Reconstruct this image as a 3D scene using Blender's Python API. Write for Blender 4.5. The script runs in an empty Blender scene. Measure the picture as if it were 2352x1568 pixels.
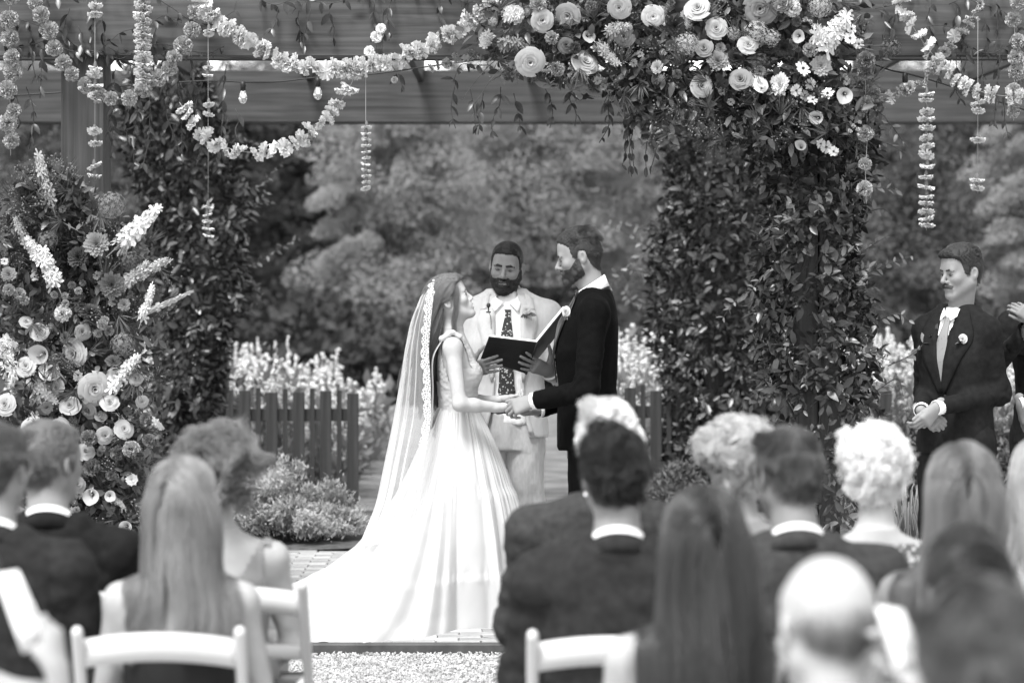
import bpy, math, random
import numpy as np
from mathutils import Vector, Matrix

random.seed(7)
rng = np.random.default_rng(11)
scene = bpy.context.scene
col = scene.collection

# ------------------------------------------------------------------ camera
FPX, CU, HV, CH = 6849.0, 1176.0, 607.0, 1.73      # focal length and horizon measured on the photograph (2352 px wide)
cam_d = bpy.data.cameras.new('camera')
cam_d.sensor_width = 36.0
cam_d.lens = 36.0 * FPX / 2352.0
cam_d.shift_y = -(784.0 - HV) / 2352.0
cam_d.clip_start, cam_d.clip_end = 0.1, 2000.0
cam_d.dof.use_dof = True
cam_d.dof.focus_distance = 14.25
cam_d.dof.aperture_fstop = 2.8
cam = bpy.data.objects.new('camera', cam_d)
cam.location = (0, 0, CH)
cam.rotation_euler = (math.radians(90), 0, 0)
col.objects.link(cam)
scene.camera = cam

# ------------------------------------------------------------------ sky and sun (the photograph is black and white)
SUN_EL, SUN_AZ = 62.0, 208.0       # degrees; azimuth clockwise from +Y (behind the camera, to its left)
world = bpy.data.worlds.new('World')
scene.world = world
world.use_nodes = True
nt = world.node_tree
nt.nodes.clear()
sky = nt.nodes.new('ShaderNodeTexSky')
sky.sky_type = 'NISHITA'
sky.sun_disc = False
sky.sun_elevation = math.radians(SUN_EL)
sky.sun_rotation = math.radians(SUN_AZ)
bw = nt.nodes.new('ShaderNodeRGBToBW')
bgn = nt.nodes.new('ShaderNodeBackground')
bgn.inputs['Strength'].default_value = 0.15
wo = nt.nodes.new('ShaderNodeOutputWorld')
nt.links.new(sky.outputs[0], bw.inputs[0])
nt.links.new(bw.outputs[0], bgn.inputs['Color'])
nt.links.new(bgn.outputs[0], wo.inputs[0])
sun_d = bpy.data.lights.new('sun', 'SUN')
sun_d.energy = 1.5
sun_d.angle = math.radians(18.0)
sun_d.color = (1, 1, 1)
sun = bpy.data.objects.new('sun', sun_d)
_az, _el = math.radians(SUN_AZ), math.radians(SUN_EL)
_to = Vector((math.sin(_az) * math.cos(_el), math.cos(_az) * math.cos(_el), math.sin(_el)))
sun.rotation_euler = _to.to_track_quat('Z', 'Y').to_euler()
sun.location = (0, 0, 30)
col.objects.link(sun)
vs = scene.view_settings
vs.view_transform = 'Standard'
vs.look = 'None'
vs.exposure = 1.82
vs.gamma = 1.0
vs.use_curve_mapping = False
scene.render.engine = 'CYCLES'
scene.cycles.use_denoising = True
scene.cycles.max_bounces = 8
scene.cycles.transparent_max_bounces = 24
scene.cycles.sample_clamp_indirect = 6.0

# ------------------------------------------------------------------ helpers: objects
WL = {}
def at(u, v, D):
    """a pixel of the photograph (2352 px wide) and its distance -> a point of the place"""
    return np.array([(u - CU) / FPX * D, D, CH + (HV - v) / FPX * D])

def link(o, loc=(0, 0, 0), parent=None):
    col.objects.link(o)
    WL[o] = np.array(loc, float)
    if parent is not None:
        o.parent = parent
        o.location = WL[o] - WL[parent]
    else:
        o.location = WL[o]
    return o

def tag(o, label=None, cat=None, group=None, kind=None):
    if label: o['label'] = label
    if cat: o['category'] = cat
    if group: o['group'] = group
    if kind: o['kind'] = kind
    return o

def empty(name, loc, label, cat, group=None):
    o = bpy.data.objects.new(name, None)
    o.empty_display_size = 0.1
    link(o, loc)
    return tag(o, label, cat, group)

def mesh_np(name, V, F, mats=(), smooth=True, midx=None):
    """V (n,3); F = list of int arrays (m,3) or (m,4)"""
    me = bpy.data.meshes.new(name)
    V = np.ascontiguousarray(V, dtype=np.float32)
    if isinstance(F, np.ndarray): F = [F]
    F = [np.asarray(f, dtype=np.int32) for f in F if len(f)]
    idx = np.concatenate([f.ravel() for f in F]) if F else np.zeros(0, np.int32)
    tot = np.concatenate([np.full(len(f), f.shape[1], np.int32) for f in F]) if F else np.zeros(0, np.int32)
    me.vertices.add(len(V)); me.vertices.foreach_set('co', V.ravel())
    me.loops.add(len(idx)); me.loops.foreach_set('vertex_index', idx)
    me.polygons.add(len(tot))
    st = np.zeros(len(tot), np.int32); st[1:] = np.cumsum(tot)[:-1]
    me.polygons.foreach_set('loop_start', st)
    me.polygons.foreach_set('loop_total', tot)
    if midx is not None: me.polygons.foreach_set('material_index', np.asarray(midx, np.int32))
    if not isinstance(mats, (list, tuple)): mats = [mats]
    for m in mats: me.materials.append(m)
    me.update(calc_edges=True)
    me.polygons.foreach_set('use_smooth', np.full(len(tot), bool(smooth)))
    return me

def obj(name, me, loc=(0, 0, 0), parent=None, rot=None, scale=None):
    o = bpy.data.objects.new(name, me)
    link(o, loc, parent)
    if rot is not None:
        o.rotation_euler = rot if not isinstance(rot, Matrix) else rot.to_euler()
    if scale is not None:
        o.scale = (scale,) * 3 if np.isscalar(scale) else scale
    return o

def mk(name, V, F, mat, parent=None, smooth=True, origin=None):
    """world-space vertices -> one mesh object"""
    V = np.asarray(V, float)
    if origin is None:
        origin = WL[parent] if parent is not None else V.mean(0) * [1, 1, 0] + [0, 0, V[:, 2].min()]
    return obj(name, mesh_np(name, V - origin, F, mat, smooth), origin, parent)

BOXF = np.array([[0, 1, 3, 2], [4, 6, 7, 5], [0, 4, 5, 1], [2, 3, 7, 6], [0, 2, 6, 4], [1, 5, 7, 3]])
def box_vf(c, h, R=None):
    s = np.array([[x, y, z] for x in (-1, 1) for y in (-1, 1) for z in (-1, 1)], float) * h
    if R is not None: s = s @ np.asarray(R).T
    return s + np.asarray(c), BOXF

def bevel_box_vf(c, h, b=0.004, R=None):
    """box with chamfered edges (24 vertices)"""
    h = np.asarray(h, float); V = []; ids = {}
    for sx in (-1, 1):
        for sy in (-1, 1):
            for sz in (-1, 1):
                for ax in range(3):
                    p = np.array([sx * (h[0] - b), sy * (h[1] - b), sz * (h[2] - b)])
                    p[ax] = (sx, sy, sz)[ax] * h[ax]
                    ids[(sx, sy, sz, ax)] = len(V); V.append(p)
    Q, T = [], []
    cyc = [(-1, -1), (1, -1), (1, 1), (-1, 1)]
    for ax in range(3):
        a, b_ = (ax + 1) % 3, (ax + 2) % 3
        for s in (-1, 1):
            q = []
            for (p, r) in cyc:
                k = [0, 0, 0]; k[ax] = s; k[a] = p; k[b_] = r
                q.append(ids[(k[0], k[1], k[2], ax)])
            Q.append(q if s > 0 else q[::-1])
    for ax in range(3):
        a, b_ = (ax + 1) % 3, (ax + 2) % 3
        for p in (-1, 1):
            for r in (-1, 1):
                k0 = [0, 0, 0]; k1 = [0, 0, 0]
                k0[ax] = -1; k1[ax] = 1; k0[a] = k1[a] = p; k0[b_] = k1[b_] = r
                q = [ids[(*k0, a)], ids[(*k1, a)], ids[(*k1, b_)], ids[(*k0, b_)]]
                Q.append(q if p * r > 0 else q[::-1])
    for sx in (-1, 1):
        for sy in (-1, 1):
            for sz in (-1, 1):
                t = [ids[(sx, sy, sz, 0)], ids[(sx, sy, sz, 1)], ids[(sx, sy, sz, 2)]]
                T.append(t if sx * sy * sz > 0 else t[::-1])
    V = np.array(V)
    if R is not None: V = V @ np.asarray(R).T
    return V + np.asarray(c), [np.array(Q), np.array(T)]

def join_vf(items):
    Vs, Q, T, n = [], [], [], 0
    for V, F in items:
        if isinstance(F, np.ndarray): F = [F]
        for f in F:
            f = np.asarray(f)
            if len(f) == 0: continue
            (Q if f.shape[1] == 4 else T).append(f + n)
        Vs.append(V); n += len(V)
    F = []
    if Q: F.append(np.concatenate(Q))
    if T: F.append(np.concatenate(T))
    return np.concatenate(Vs), F

def tube_vf(pts, r, n=6, caps=True):
    pts = np.asarray(pts, float); m = len(pts)
    r = np.broadcast_to(np.asarray(r, float), (m,))
    t = np.gradient(pts, axis=0); t /= np.linalg.norm(t, axis=1)[:, None] + 1e-9
    ref = np.array([0.31, 0.17, 0.93]) if abs(t[0] @ [0.31, 0.17, 0.93]) < 0.9 else np.array([1., 0, 0])
    V = []
    for i in range(m):
        a = np.cross(t[i], ref); a /= np.linalg.norm(a) + 1e-9
        ref = np.cross(a, t[i]) if False else ref
        b = np.cross(t[i], a)
        an = np.arange(n) * 2 * math.pi / n
        V.append(pts[i] + r[i] * (np.cos(an)[:, None] * a + np.sin(an)[:, None] * b))
    V = np.concatenate(V)
    Q = []
    for i in range(m - 1):
        for j in range(n):
            Q.append([i * n + j, i * n + (j + 1) % n, (i + 1) * n + (j + 1) % n, (i + 1) * n + j])
    F = [np.array(Q)]
    if caps:
        V = np.concatenate([V, pts[:1], pts[-1:]])
        c0, c1 = m * n, m * n + 1
        T = [[c0, (j + 1) % n, j] for j in range(n)] + [[c1, (m - 1) * n + j, (m - 1) * n + (j + 1) % n] for j in range(n)]
        F.append(np.array(T))
    return V, F

def lathe_vf(prof, n=16, c=(0, 0, 0)):
    """prof = [(r,z)]"""
    an = np.arange(n) * 2 * math.pi / n
    V = np.concatenate([np.stack([r * np.cos(an), r * np.sin(an), np.full(n, z)], 1) for r, z in prof])
    Q = [[i * n + j, i * n + (j + 1) % n, (i + 1) * n + (j + 1) % n, (i + 1) * n + j] for i in range(len(prof) - 1) for j in range(n)]
    return V + np.asarray(c), [np.array(Q)]

def grid_faces(nu, nv, wrap=False):
    Q = []
    for i in range(nu - 1):
        a = np.arange(nv if wrap else nv - 1)
        b = (a + 1) % nv
        Q.append(np.stack([i * nv + a, i * nv + b, (i + 1) * nv + b, (i + 1) * nv + a], 1))
    return np.concatenate(Q)

def spline(pts, n):
    """Catmull-Rom through pts, n samples"""
    P = np.asarray(pts, float)
    P = np.concatenate([2 * P[:1] - P[1:2], P, 2 * P[-1:] - P[-2:-1]])
    s = np.linspace(0, len(P) - 3 - 1e-6, n); i = s.astype(int); t = (s - i)[:, None]
    a, b, c, d = P[i], P[i + 1], P[i + 2], P[i + 3]
    return 0.5 * (2 * b + (c - a) * t + (2 * a - 5 * b + 4 * c - d) * t ** 2 + (3 * b - a - 3 * c + d) * t ** 3)

def unit(v):
    v = np.asarray(v, float)
    return v / (np.linalg.norm(v, axis=-1, keepdims=True) + 1e-12)

def rotz(a):
    c, s = math.cos(a), math.sin(a); return np.array([[c, -s, 0], [s, c, 0], [0, 0, 1.]])
def rotx(a):
    c, s = math.cos(a), math.sin(a); return np.array([[1., 0, 0], [0, c, -s], [0, s, c]])
def roty(a):
    c, s = math.cos(a), math.sin(a); return np.array([[c, 0, s], [0, 1., 0], [-s, 0, c]])

def frames(xdir, zdir):
    """rotation matrices (k,3,3) with columns x=xdir, z~zdir"""
    x = unit(xdir); y = unit(np.cross(zdir, x)); z = np.cross(x, y)
    return np.stack([x, y, z], axis=2)

def scatter(V, F, R, S, P):
    """copies of template (V,F): rotations R (k,3,3), scales S (k,), positions P (k,3) -> V,F"""
    k, n = len(P), len(V)
    W = np.einsum('kij,nj->kni', R, V) * np.asarray(S).reshape(k, 1, -1) + P[:, None, :]
    FF = [(f[None] + (np.arange(k) * n)[:, None, None]).reshape(-1, f.shape[1]) for f in ([F] if isinstance(F, np.ndarray) else F)]
    return W.reshape(-1, 3), FF

def to_mat(R):
    return Matrix([list(map(float, r)) for r in R])

# value noise (numpy)
_perm = rng.random((32, 32, 32)).astype(np.float32)
def vnoise(P):
    P = np.asarray(P, np.float32); i = np.floor(P).astype(int); f = P - i; f = f * f * (3 - 2 * f)
    out = 0
    for dx in (0, 1):
        wx = f[..., 0] if dx else 1 - f[..., 0]
        for dy in (0, 1):
            wy = f[..., 1] if dy else 1 - f[..., 1]
            for dz in (0, 1):
                wz = f[..., 2] if dz else 1 - f[..., 2]
                out = out + wx * wy * wz * _perm[(i[..., 0] + dx) % 32, (i[..., 1] + dy) % 32, (i[..., 2] + dz) % 32]
    return out * 2 - 1
def fbm(P, o=3):
    return sum(vnoise(np.asarray(P) * 2 ** k + 7.3 * k) / 2 ** k for k in range(o))

# ------------------------------------------------------------------ materials (all neutral greys)
MATS = {}
def material(name, g, rough=0.6, spec=0.3, var=0.0, vscale=20.0, bump=0.0, bscale=60.0, stretch=(1, 1, 1), sheen=0.0, transl=0.0, objvar=0.0, coat=0.0, detail=4.0):
    """grey g with soft noise variation, fine relief and optional light through thin leaves and petals"""
    if name in MATS: return MATS[name]
    m = bpy.data.materials.new(name); m.use_nodes = True
    t = m.node_tree; N, L = t.nodes, t.links
    bs = N['Principled BSDF']; out = N['Material Output']
    bs.inputs['Base Color'].default_value = (g, g, g, 1)
    bs.inputs['Roughness'].default_value = rough
    bs.inputs['Specular IOR Level'].default_value = spec
    if sheen: bs.inputs['Sheen Weight'].default_value = sheen
    if coat: bs.inputs['Coat Weight'].default_value = coat
    tc = N.new('ShaderNodeTexCoord'); mp = N.new('ShaderNodeMapping')
    mp.inputs['Scale'].default_value = stretch
    L.new(tc.outputs['Object'], mp.inputs[0])
    colsock = None
    if var or objvar:
        val = N.new('ShaderNodeValue'); val.outputs[0].default_value = 1.0
        cur = val.outputs[0]
        if var:
            nz = N.new('ShaderNodeTexNoise'); nz.inputs['Scale'].default_value = vscale; nz.inputs['Detail'].default_value = detail
            L.new(mp.outputs[0], nz.inputs['Vector'])
            mr = N.new('ShaderNodeMapRange'); mr.inputs[1].default_value = 0.3; mr.inputs[2].default_value = 0.7
            mr.inputs[3].default_value = 1 - var; mr.inputs[4].default_value = 1 + var
            L.new(nz.outputs['Fac'], mr.inputs[0]); cur = mr.outputs[0]
        if objvar:
            oi = N.new('ShaderNodeObjectInfo'); mr2 = N.new('ShaderNodeMapRange')
            mr2.inputs[3].default_value = 1 - objvar; mr2.inputs[4].default_value = 1 + objvar
            L.new(oi.outputs['Random'], mr2.inputs[0])
            mu = N.new('ShaderNodeMath'); mu.operation = 'MULTIPLY'
            L.new(cur, mu.inputs[0]); L.new(mr2.outputs[0], mu.inputs[1]); cur = mu.outputs[0]
        sc = N.new('ShaderNodeMath'); sc.operation = 'MULTIPLY'; sc.inputs[1].default_value = g; sc.use_clamp = True
        L.new(cur, sc.inputs[0])
        cb = N.new('ShaderNodeCombineColor')
        for k in range(3): L.new(sc.outputs[0], cb.inputs[k])
        colsock = cb.outputs[0]
        L.new(colsock, bs.inputs['Base Color'])
    if bump:
        nb = N.new('ShaderNodeTexNoise'); nb.inputs['Scale'].default_value = bscale; nb.inputs['Detail'].default_value = 5
        L.new(mp.outputs[0], nb.inputs['Vector'])
        bp = N.new('ShaderNodeBump'); bp.inputs['Strength'].default_value = bump; bp.inputs['Distance'].default_value = 0.01
        L.new(nb.outputs['Fac'], bp.inputs['Height']); L.new(bp.outputs[0], bs.inputs['Normal'])
    if transl:
        tr = N.new('ShaderNodeBsdfTranslucent'); mx = N.new('ShaderNodeMixShader'); mx.inputs[0].default_value = transl
        if colsock: L.new(colsock, tr.inputs[0])
        else: tr.inputs[0].default_value = (g, g, g, 1)
        L.new(bs.outputs[0], mx.inputs[1]); L.new(tr.outputs[0], mx.inputs[2]); L.new(mx.outputs[0], out.inputs[0])
    MATS[name] = m
    return m

def hair_material(name, g, spread=0.35, rough=0.35):
    if name in MATS: return MATS[name]
    m = bpy.data.materials.new(name); m.use_nodes = True
    t = m.node_tree; N, L = t.nodes, t.links
    bs = N['Principled BSDF']
    bs.inputs['Roughness'].default_value = rough
    bs.inputs['Specular IOR Level'].default_value = 0.5
    hi = N.new('ShaderNodeHairInfo'); mr = N.new('ShaderNodeMapRange')
    at_ = N.new('ShaderNodeAttribute'); at_.attribute_name = 'lock'
    mx = N.new('ShaderNodeMath'); mx.operation = 'MULTIPLY_ADD'; mx.inputs[1].default_value = .35
    ml = N.new('ShaderNodeMath'); ml.operation = 'MULTIPLY'; ml.inputs[1].default_value = .65
    L.new(at_.outputs['Fac'], ml.inputs[0]); L.new(hi.outputs['Random'], mx.inputs[0]); L.new(ml.outputs[0], mx.inputs[2])
    mr.inputs[3].default_value = g * (1 - spread); mr.inputs[4].default_value = min(0.95, g * (1 + spread))
    L.new(mx.outputs[0], mr.inputs[0])
    cb = N.new('ShaderNodeCombineColor')
    for k in range(3): L.new(mr.outputs[0], cb.inputs[k])
    L.new(cb.outputs[0], bs.inputs['Base Color'])
    MATS[name] = m
    return m
# ------------------------------------------------------------------ sculpting: smooth unions of limbs meshed with surface nets
def _smin(a, b, k):
    if k <= 0: return np.minimum(a, b)
    h = np.clip(0.5 + 0.5 * (b - a) / k, 0, 1)
    return b + (a - b) * h - k * h * (1 - h)

class Cap:                       # tapered limb; optionally flattened by s along direction n
    def __init__(self, a, b, ra, rb=None, k=0.02, n=None, s=1.0, sub=False):
        self.a, self.b = np.asarray(a, float), np.asarray(b, float)
        self.ra, self.rb = ra, ra if rb is None else rb
        self.k, self.sub, self.n, self.s = k, sub, (None if n is None else unit(n)), s
    def bb(self):
        r = max(self.ra, self.rb) * max(1, self.s)
        return np.minimum(self.a, self.b) - r, np.maximum(self.a, self.b) + r
    def d(self, P):
        a, b = self.a, self.b
        if self.n is not None:
            A = np.eye(3) + (1 / self.s - 1) * np.outer(self.n, self.n)
            P = P @ A.T.astype(P.dtype); a, b = A @ a, A @ b
        ba = b - a; L2 = ba @ ba + 1e-12
        t = np.clip(((P - a) @ ba) / L2, 0, 1)
        q = P - a - t[..., None] * ba
        return np.sqrt((q * q).sum(-1)) - (self.ra + (self.rb - self.ra) * t)
    def tr(self, M, s):
        return Cap(M[:3, :3] @ self.a + M[:3, 3], M[:3, :3] @ self.b + M[:3, 3], self.ra * s, self.rb * s, self.k * s,
                   None if self.n is None else M[:3, :3] @ self.n, self.s, self.sub)

class Ell:
    def __init__(self, c, r, R=None, k=0.02, sub=False):
        self.c, self.r, self.k, self.sub = np.asarray(c, float), np.asarray(r, float), k, sub
        self.R = np.eye(3) if R is None else np.asarray(R)
    def bb(self):
        m = self.r.max(); return self.c - m, self.c + m
    def d(self, P):
        q = (P - self.c) @ self.R
        a = q / self.r; b = a / self.r
        k0 = np.sqrt((a * a).sum(-1)); k1 = np.sqrt((b * b).sum(-1)) + 1e-9
        return k0 * (k0 - 1) / k1
    def tr(self, M, s):
        Rm = M[:3, :3] / np.cbrt(np.linalg.det(M[:3, :3]))
        return Ell(M[:3, :3] @ self.c + M[:3, 3], self.r * s, Rm @ self.R, self.k * s, self.sub)

class Box:
    def __init__(self, c, h, R=None, rd=0.01, k=0.01, sub=False):
        self.c, self.h, self.rd, self.k, self.sub = np.asarray(c, float), np.asarray(h, float), rd, k, sub
        self.R = np.eye(3) if R is None else np.asarray(R)
    def bb(self):
        m = np.linalg.norm(self.h); return self.c - m, self.c + m
    def d(self, P):
        q = np.abs((P - self.c) @ self.R) - (self.h - self.rd)
        return np.sqrt((np.maximum(q, 0) ** 2).sum(-1)) + np.minimum(q.max(-1), 0) - self.rd
    def tr(self, M, s):
        Rm = M[:3, :3] / np.cbrt(np.linalg.det(M[:3, :3]))
        return Box(M[:3, :3] @ self.c + M[:3, 3], self.h * s, Rm @ self.R, self.rd * s, self.k * s, self.sub)

class Loft:
    """stack of (z, x, y, rx, ry) sections; superellipse power n; placed by rotation R and origin o"""
    def __init__(self, secs, o=(0, 0, 0), R=None, n=2.3, k=0.03, sub=False):
        self.sec = np.asarray(secs, float); self.o = np.asarray(o, float)
        self.R = np.eye(3) if R is None else np.asarray(R); self.n, self.k, self.sub = n, k, sub
        z = np.linspace(self.sec[0, 0], self.sec[-1, 0], 80)
        s = np.stack([np.interp(z, self.sec[:, 0], self.sec[:, i]) for i in range(1, 5)], 1)
        ker = np.hanning(9)[1:-1]; ker /= ker.sum()
        sp = np.pad(s, ((3, 3), (0, 0)), mode='edge')
        self.z = z; self.s = np.stack([np.convolve(sp[:, i], ker, 'valid') for i in range(4)], 1)
    def bb(self):
        r = self.s[:, 2:].max() + np.abs(self.s[:, :2]).max()
        c = np.array([[x, y, z] for x in (-r, r) for y in (-r, r) for z in (self.z[0], self.z[-1])]) @ self.R.T + self.o
        return c.min(0), c.max(0)
    def d(self, P):
        q = (P - self.o) @ self.R; z = q[..., 2]
        f = [np.interp(z, self.z, self.s[:, i]) for i in range(4)]
        a, b = np.abs(q[..., 0] - f[0]) / f[2], np.abs(q[..., 1] - f[1]) / f[3]
        rr = (a ** self.n + b ** self.n + 1e-9) ** (1 / self.n)
        g = (rr - 1) * np.minimum(f[2], f[3])
        return np.maximum(g, np.maximum(z - self.z[-1], self.z[0] - z))

def sdf_pts(prims, P):
    F = np.full(P.shape[:-1], 1.0)
    for p in prims:
        d = p.d(P)
        F = -_smin(-F, d, p.k) if p.sub else _smin(F, d, p.k)
    return F

def surface_nets(F, o, h):
    S = F < 0
    c = np.zeros(tuple(np.array(F.shape) - 1), np.int8)
    for dx in (0, 1):
        for dy in (0, 1):
            for dz in (0, 1):
                c += S[dx:F.shape[0] - 1 + dx, dy:F.shape[1] - 1 + dy, dz:F.shape[2] - 1 + dz]
    act = (c > 0) & (c < 8)
    I = np.argwhere(act)
    if len(I) == 0: return np.zeros((0, 3)), np.zeros((0, 4), int)
    idx = np.full(act.shape, -1, np.int64); idx[act] = np.arange(len(I))
    pos = np.zeros((len(I), 3)); cnt = np.zeros(len(I))
    cor = [np.array(t) for t in ((0, 0, 0), (1, 0, 0), (0, 1, 0), (1, 1, 0), (0, 0, 1), (1, 0, 1), (0, 1, 1), (1, 1, 1))]
    val = [F[tuple((I + q).T)] for q in cor]
    for i, j in ((0, 1), (2, 3), (4, 5), (6, 7), (0, 2), (1, 3), (4, 6), (5, 7), (0, 4), (1, 5), (2, 6), (3, 7)):
        a, b = val[i], val[j]; m = (a < 0) != (b < 0)
        t = np.where(m, a / np.where(m, a - b, 1), 0)[:, None]
        pos += np.where(m[:, None], cor[i] + t * (cor[j] - cor[i]), 0); cnt += m
    V = o + h * (I + pos / cnt[:, None])
    Q = []
    for ax in range(3):
        sl0 = [slice(1, -1)] * 3; sl1 = [slice(1, -1)] * 3
        sl0[ax] = slice(0, -1); sl1[ax] = slice(1, None)
        a, b = S[tuple(sl0)], S[tuple(sl1)]
        E = np.argwhere(a != b)
        if len(E) == 0: continue
        sg = a[tuple(E.T)]
        off = np.ones(3, int); off[ax] = 0; E = E + off
        u, w = (ax + 1) % 3, (ax + 2) % 3
        du = np.zeros(3, int); du[u] = 1; dw = np.zeros(3, int); dw[w] = 1
        q = np.stack([idx[tuple((E - du - dw).T)], idx[tuple((E - dw).T)], idx[tuple(E.T)], idx[tuple((E - du).T)]], 1)
        q[~sg] = q[~sg][:, ::-1]
        Q.append(q)
    return V, np.concatenate(Q)

def sdf_grid(prims, lo, hi, h):
    lo = np.asarray(lo, float); n = np.ceil((np.asarray(hi) - lo) / h).astype(int) + 1
    F = np.full(n, 1.0, np.float32)
    ax = [lo[i] + h * np.arange(n[i]) for i in range(3)]
    for p in prims:
        b0, b1 = p.bb(); m = p.k + 3 * h
        i0 = np.clip(np.floor((b0 - m - lo) / h).astype(int), 0, n); i1 = np.clip(np.ceil((b1 + m - lo) / h).astype(int) + 1, 0, n)
        if np.any(i1 <= i0): continue
        G = np.stack(np.meshgrid(*[ax[i][i0[i]:i1[i]] for i in range(3)], indexing='ij'), -1).astype(np.float32)
        sl = tuple(slice(i0[i], i1[i]) for i in range(3))
        d = p.d(G)
        F[sl] = -_smin(-F[sl], d, p.k) if p.sub else _smin(F[sl], d, p.k)
    return F

def sdf_mesh(prims, h, lo=None, hi=None, fine=(), disp=None, clip=None):
    """-> V, Q.  fine = [(lo, hi, step)] boxes meshed at a finer step"""
    add = [p for p in prims if not p.sub]
    if lo is None:
        lo = np.min([p.bb()[0] for p in add], 0) - 3 * h
        hi = np.max([p.bb()[1] for p in add], 0) + 3 * h
    V, Q = surface_nets(sdf_grid(prims, lo, hi, h), lo, h)
    parts = []
    if len(fine):
        cen = V[Q].mean(1); keep = np.ones(len(Q), bool)
        for (a, b, hh) in fine:
            keep &= ~np.all((cen > np.asarray(a) + 1.2 * h) & (cen < np.asarray(b) - 1.2 * h), 1)
        Q = Q[keep]
        used = np.unique(Q); mp = np.full(len(V), -1); mp[used] = np.arange(len(used)); V, Q = V[used], mp[Q]
        for (a, b, hh) in fine:
            v, q = surface_nets(sdf_grid(prims, a, b, hh), np.asarray(a, float), hh)
            if len(v): parts.append((v, q))
    V, F = join_vf([(V, Q)] + parts)
    Q = F[0]
    if disp is not None: V = disp(V)
    if clip is not None:
        keep = clip(V[Q].mean(1)); Q = Q[keep]
    return V, Q

def vnormals(V, Q):
    n = np.cross(V[Q[:, 2]] - V[Q[:, 0]], V[Q[:, 3]] - V[Q[:, 1]])
    N = np.zeros_like(V)
    for i in range(4): np.add.at(N, Q[:, i], n)
    return unit(N)

def wrinkle(amp, freq, stretch=(1, 1, 1), seed=0.0):
    def f(V):
        lo = V.mean(0)
        return lambda N: V + N * (amp * fbm((V + seed) * freq * np.asarray(stretch), 3))[:, None]
    return f

def cloth_mesh(prims, h, amp=0.004, freq=9.0, stretch=(1, 1, 1), seed=0.0, **kw):
    V, Q = sdf_mesh(prims, h, **kw)
    N = vnormals(V, Q)
    n = fbm((V + seed) * freq * np.asarray(stretch), 3)
    return V + N * (amp * (1 - 2 * np.abs(n)))[:, None], Q

# ------------------------------------------------------------------ heads and hands
def mat4(R, t, s=1.0):
    M = np.eye(4); M[:3, :3] = np.asarray(R) * s; M[:3, 3] = t; return M

def head_frame(c, yaw, pitch=0, roll=0, s=1.0):
    """face looks along -Y before turning; yaw about Z, pitch > 0 looks down, roll leans the crown to the viewer's right"""
    return mat4(rotz(math.radians(yaw)) @ rotx(math.radians(pitch)) @ roty(math.radians(roll)), c, s)

def head_prims(M, s=1.0, fem=False, mouth=0.0, smile=0.0, jaw=1.0, heavy=0.0):
    L = []
    L.append(Ell((0, .012, .034), (.0765, .099, .090), k=.0))
    L.append(Ell((0, -.034, -.030), (.060 * jaw + heavy * .5, .058, .078), k=.035))
    for x in (-1, 1):
        L.append(Cap((x * .052 * jaw, .005, -.045), (x * .018, -.068, -.098), .022 + heavy, .017, k=.03))
        L.append(Ell((x * .040, -.066, -.018), (.024, .020, .022), k=.022))         # cheek
    L.append(Ell((0, -.079, -.098), (.022 * jaw, .018, .017), k=.022))
    L.append(Cap((-.036, -.082, .024), (.036, -.082, .024), .0105 if fem else .0135, k=.02))
    L.append(Ell((0, -.060, .062), (.052, .034, .040), k=.03))                      # forehead
    for x in (-1, 1):
        L.append(Ell((x * .033, -.104, .003), (.021, .021, .0125), k=.013, sub=True))
        L.append(Ell((x * .033, -.0785, .002), (.0145, .0125, .0125), k=.005))      # eyeball under its lids
        L.append(Cap((x * .020, -.0895, .0065), (x * .045, -.084, .0065), .0035, .003, k=.004))
        L.append(Cap((x * .020, -.0885, -.0055), (x * .044, -.083, -.0045), .003, .0025, k=.004))
    ns = .9 if fem else 1.0
    L.append(Cap((0, -.088, .016), (0, -.115 if not fem else -.108, -.024), .0075 * ns, .0105 * ns, k=.012))
    L.append(Ell((0, -.113 if not fem else -.105, -.028), (.0115 * ns, .0115 * ns, .0095 * ns), k=.008))
    for x in (-1, 1):
        L.append(Ell((x * .0125 * ns, -.100, -.032), (.008, .010, .0075), k=.007))
        L.append(Ell((x * .0065, -.110, -.0375), (.0035, .005, .003), k=.003, sub=True))
    L.append(Ell((0, -.084, -.060), (.030, .016, .022), k=.016))                    # muzzle
    L.append(Ell((0, -.097, -.0555 + .001), (.019, .0075, .0042), k=.005))
    L.append(Ell((0, -.0955, -.0665 - mouth * .012), (.018, .008, .0052), k=.005))
    L.append(Ell((0, -.101, -.0610 - mouth * .005), (.019, .008, .0014 + mouth * .006), k=.003, sub=True))
    if smile:
        for x in (-1, 1): L.append(Ell((x * .028, -.086, -.057), (.007, .008, .004), k=.006, sub=True))
    for x in (-1, 1):                                                               # ears
        R = rotz(x * math.radians(-20)) @ rotx(math.radians(-10))
        L.append(Ell((x * .081, .016, -.002), (.0085, .0185, .031), R, k=.008))
        L.append(Ell((x * .0895, .011, .004), (.0085, .0105, .0185), R, k=.003, sub=True))
    return [p.tr(M, s) for p in L]

def neck_prims(M, s, base, r0=.054, r1=.062):
    """from under the skull down to the base of the neck (world point)"""
    a = (M @ np.array([0, .022, -.05, 1]))[:3]
    b = (M @ np.array([0, -.030, -.075, 1]))[:3]
    base = np.asarray(base, float)
    return [Cap(a, base, r0 * s, r1 * s, k=.03), Cap(b, base * .7 + a * .3, .030 * s, .045 * s, k=.03)]

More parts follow.
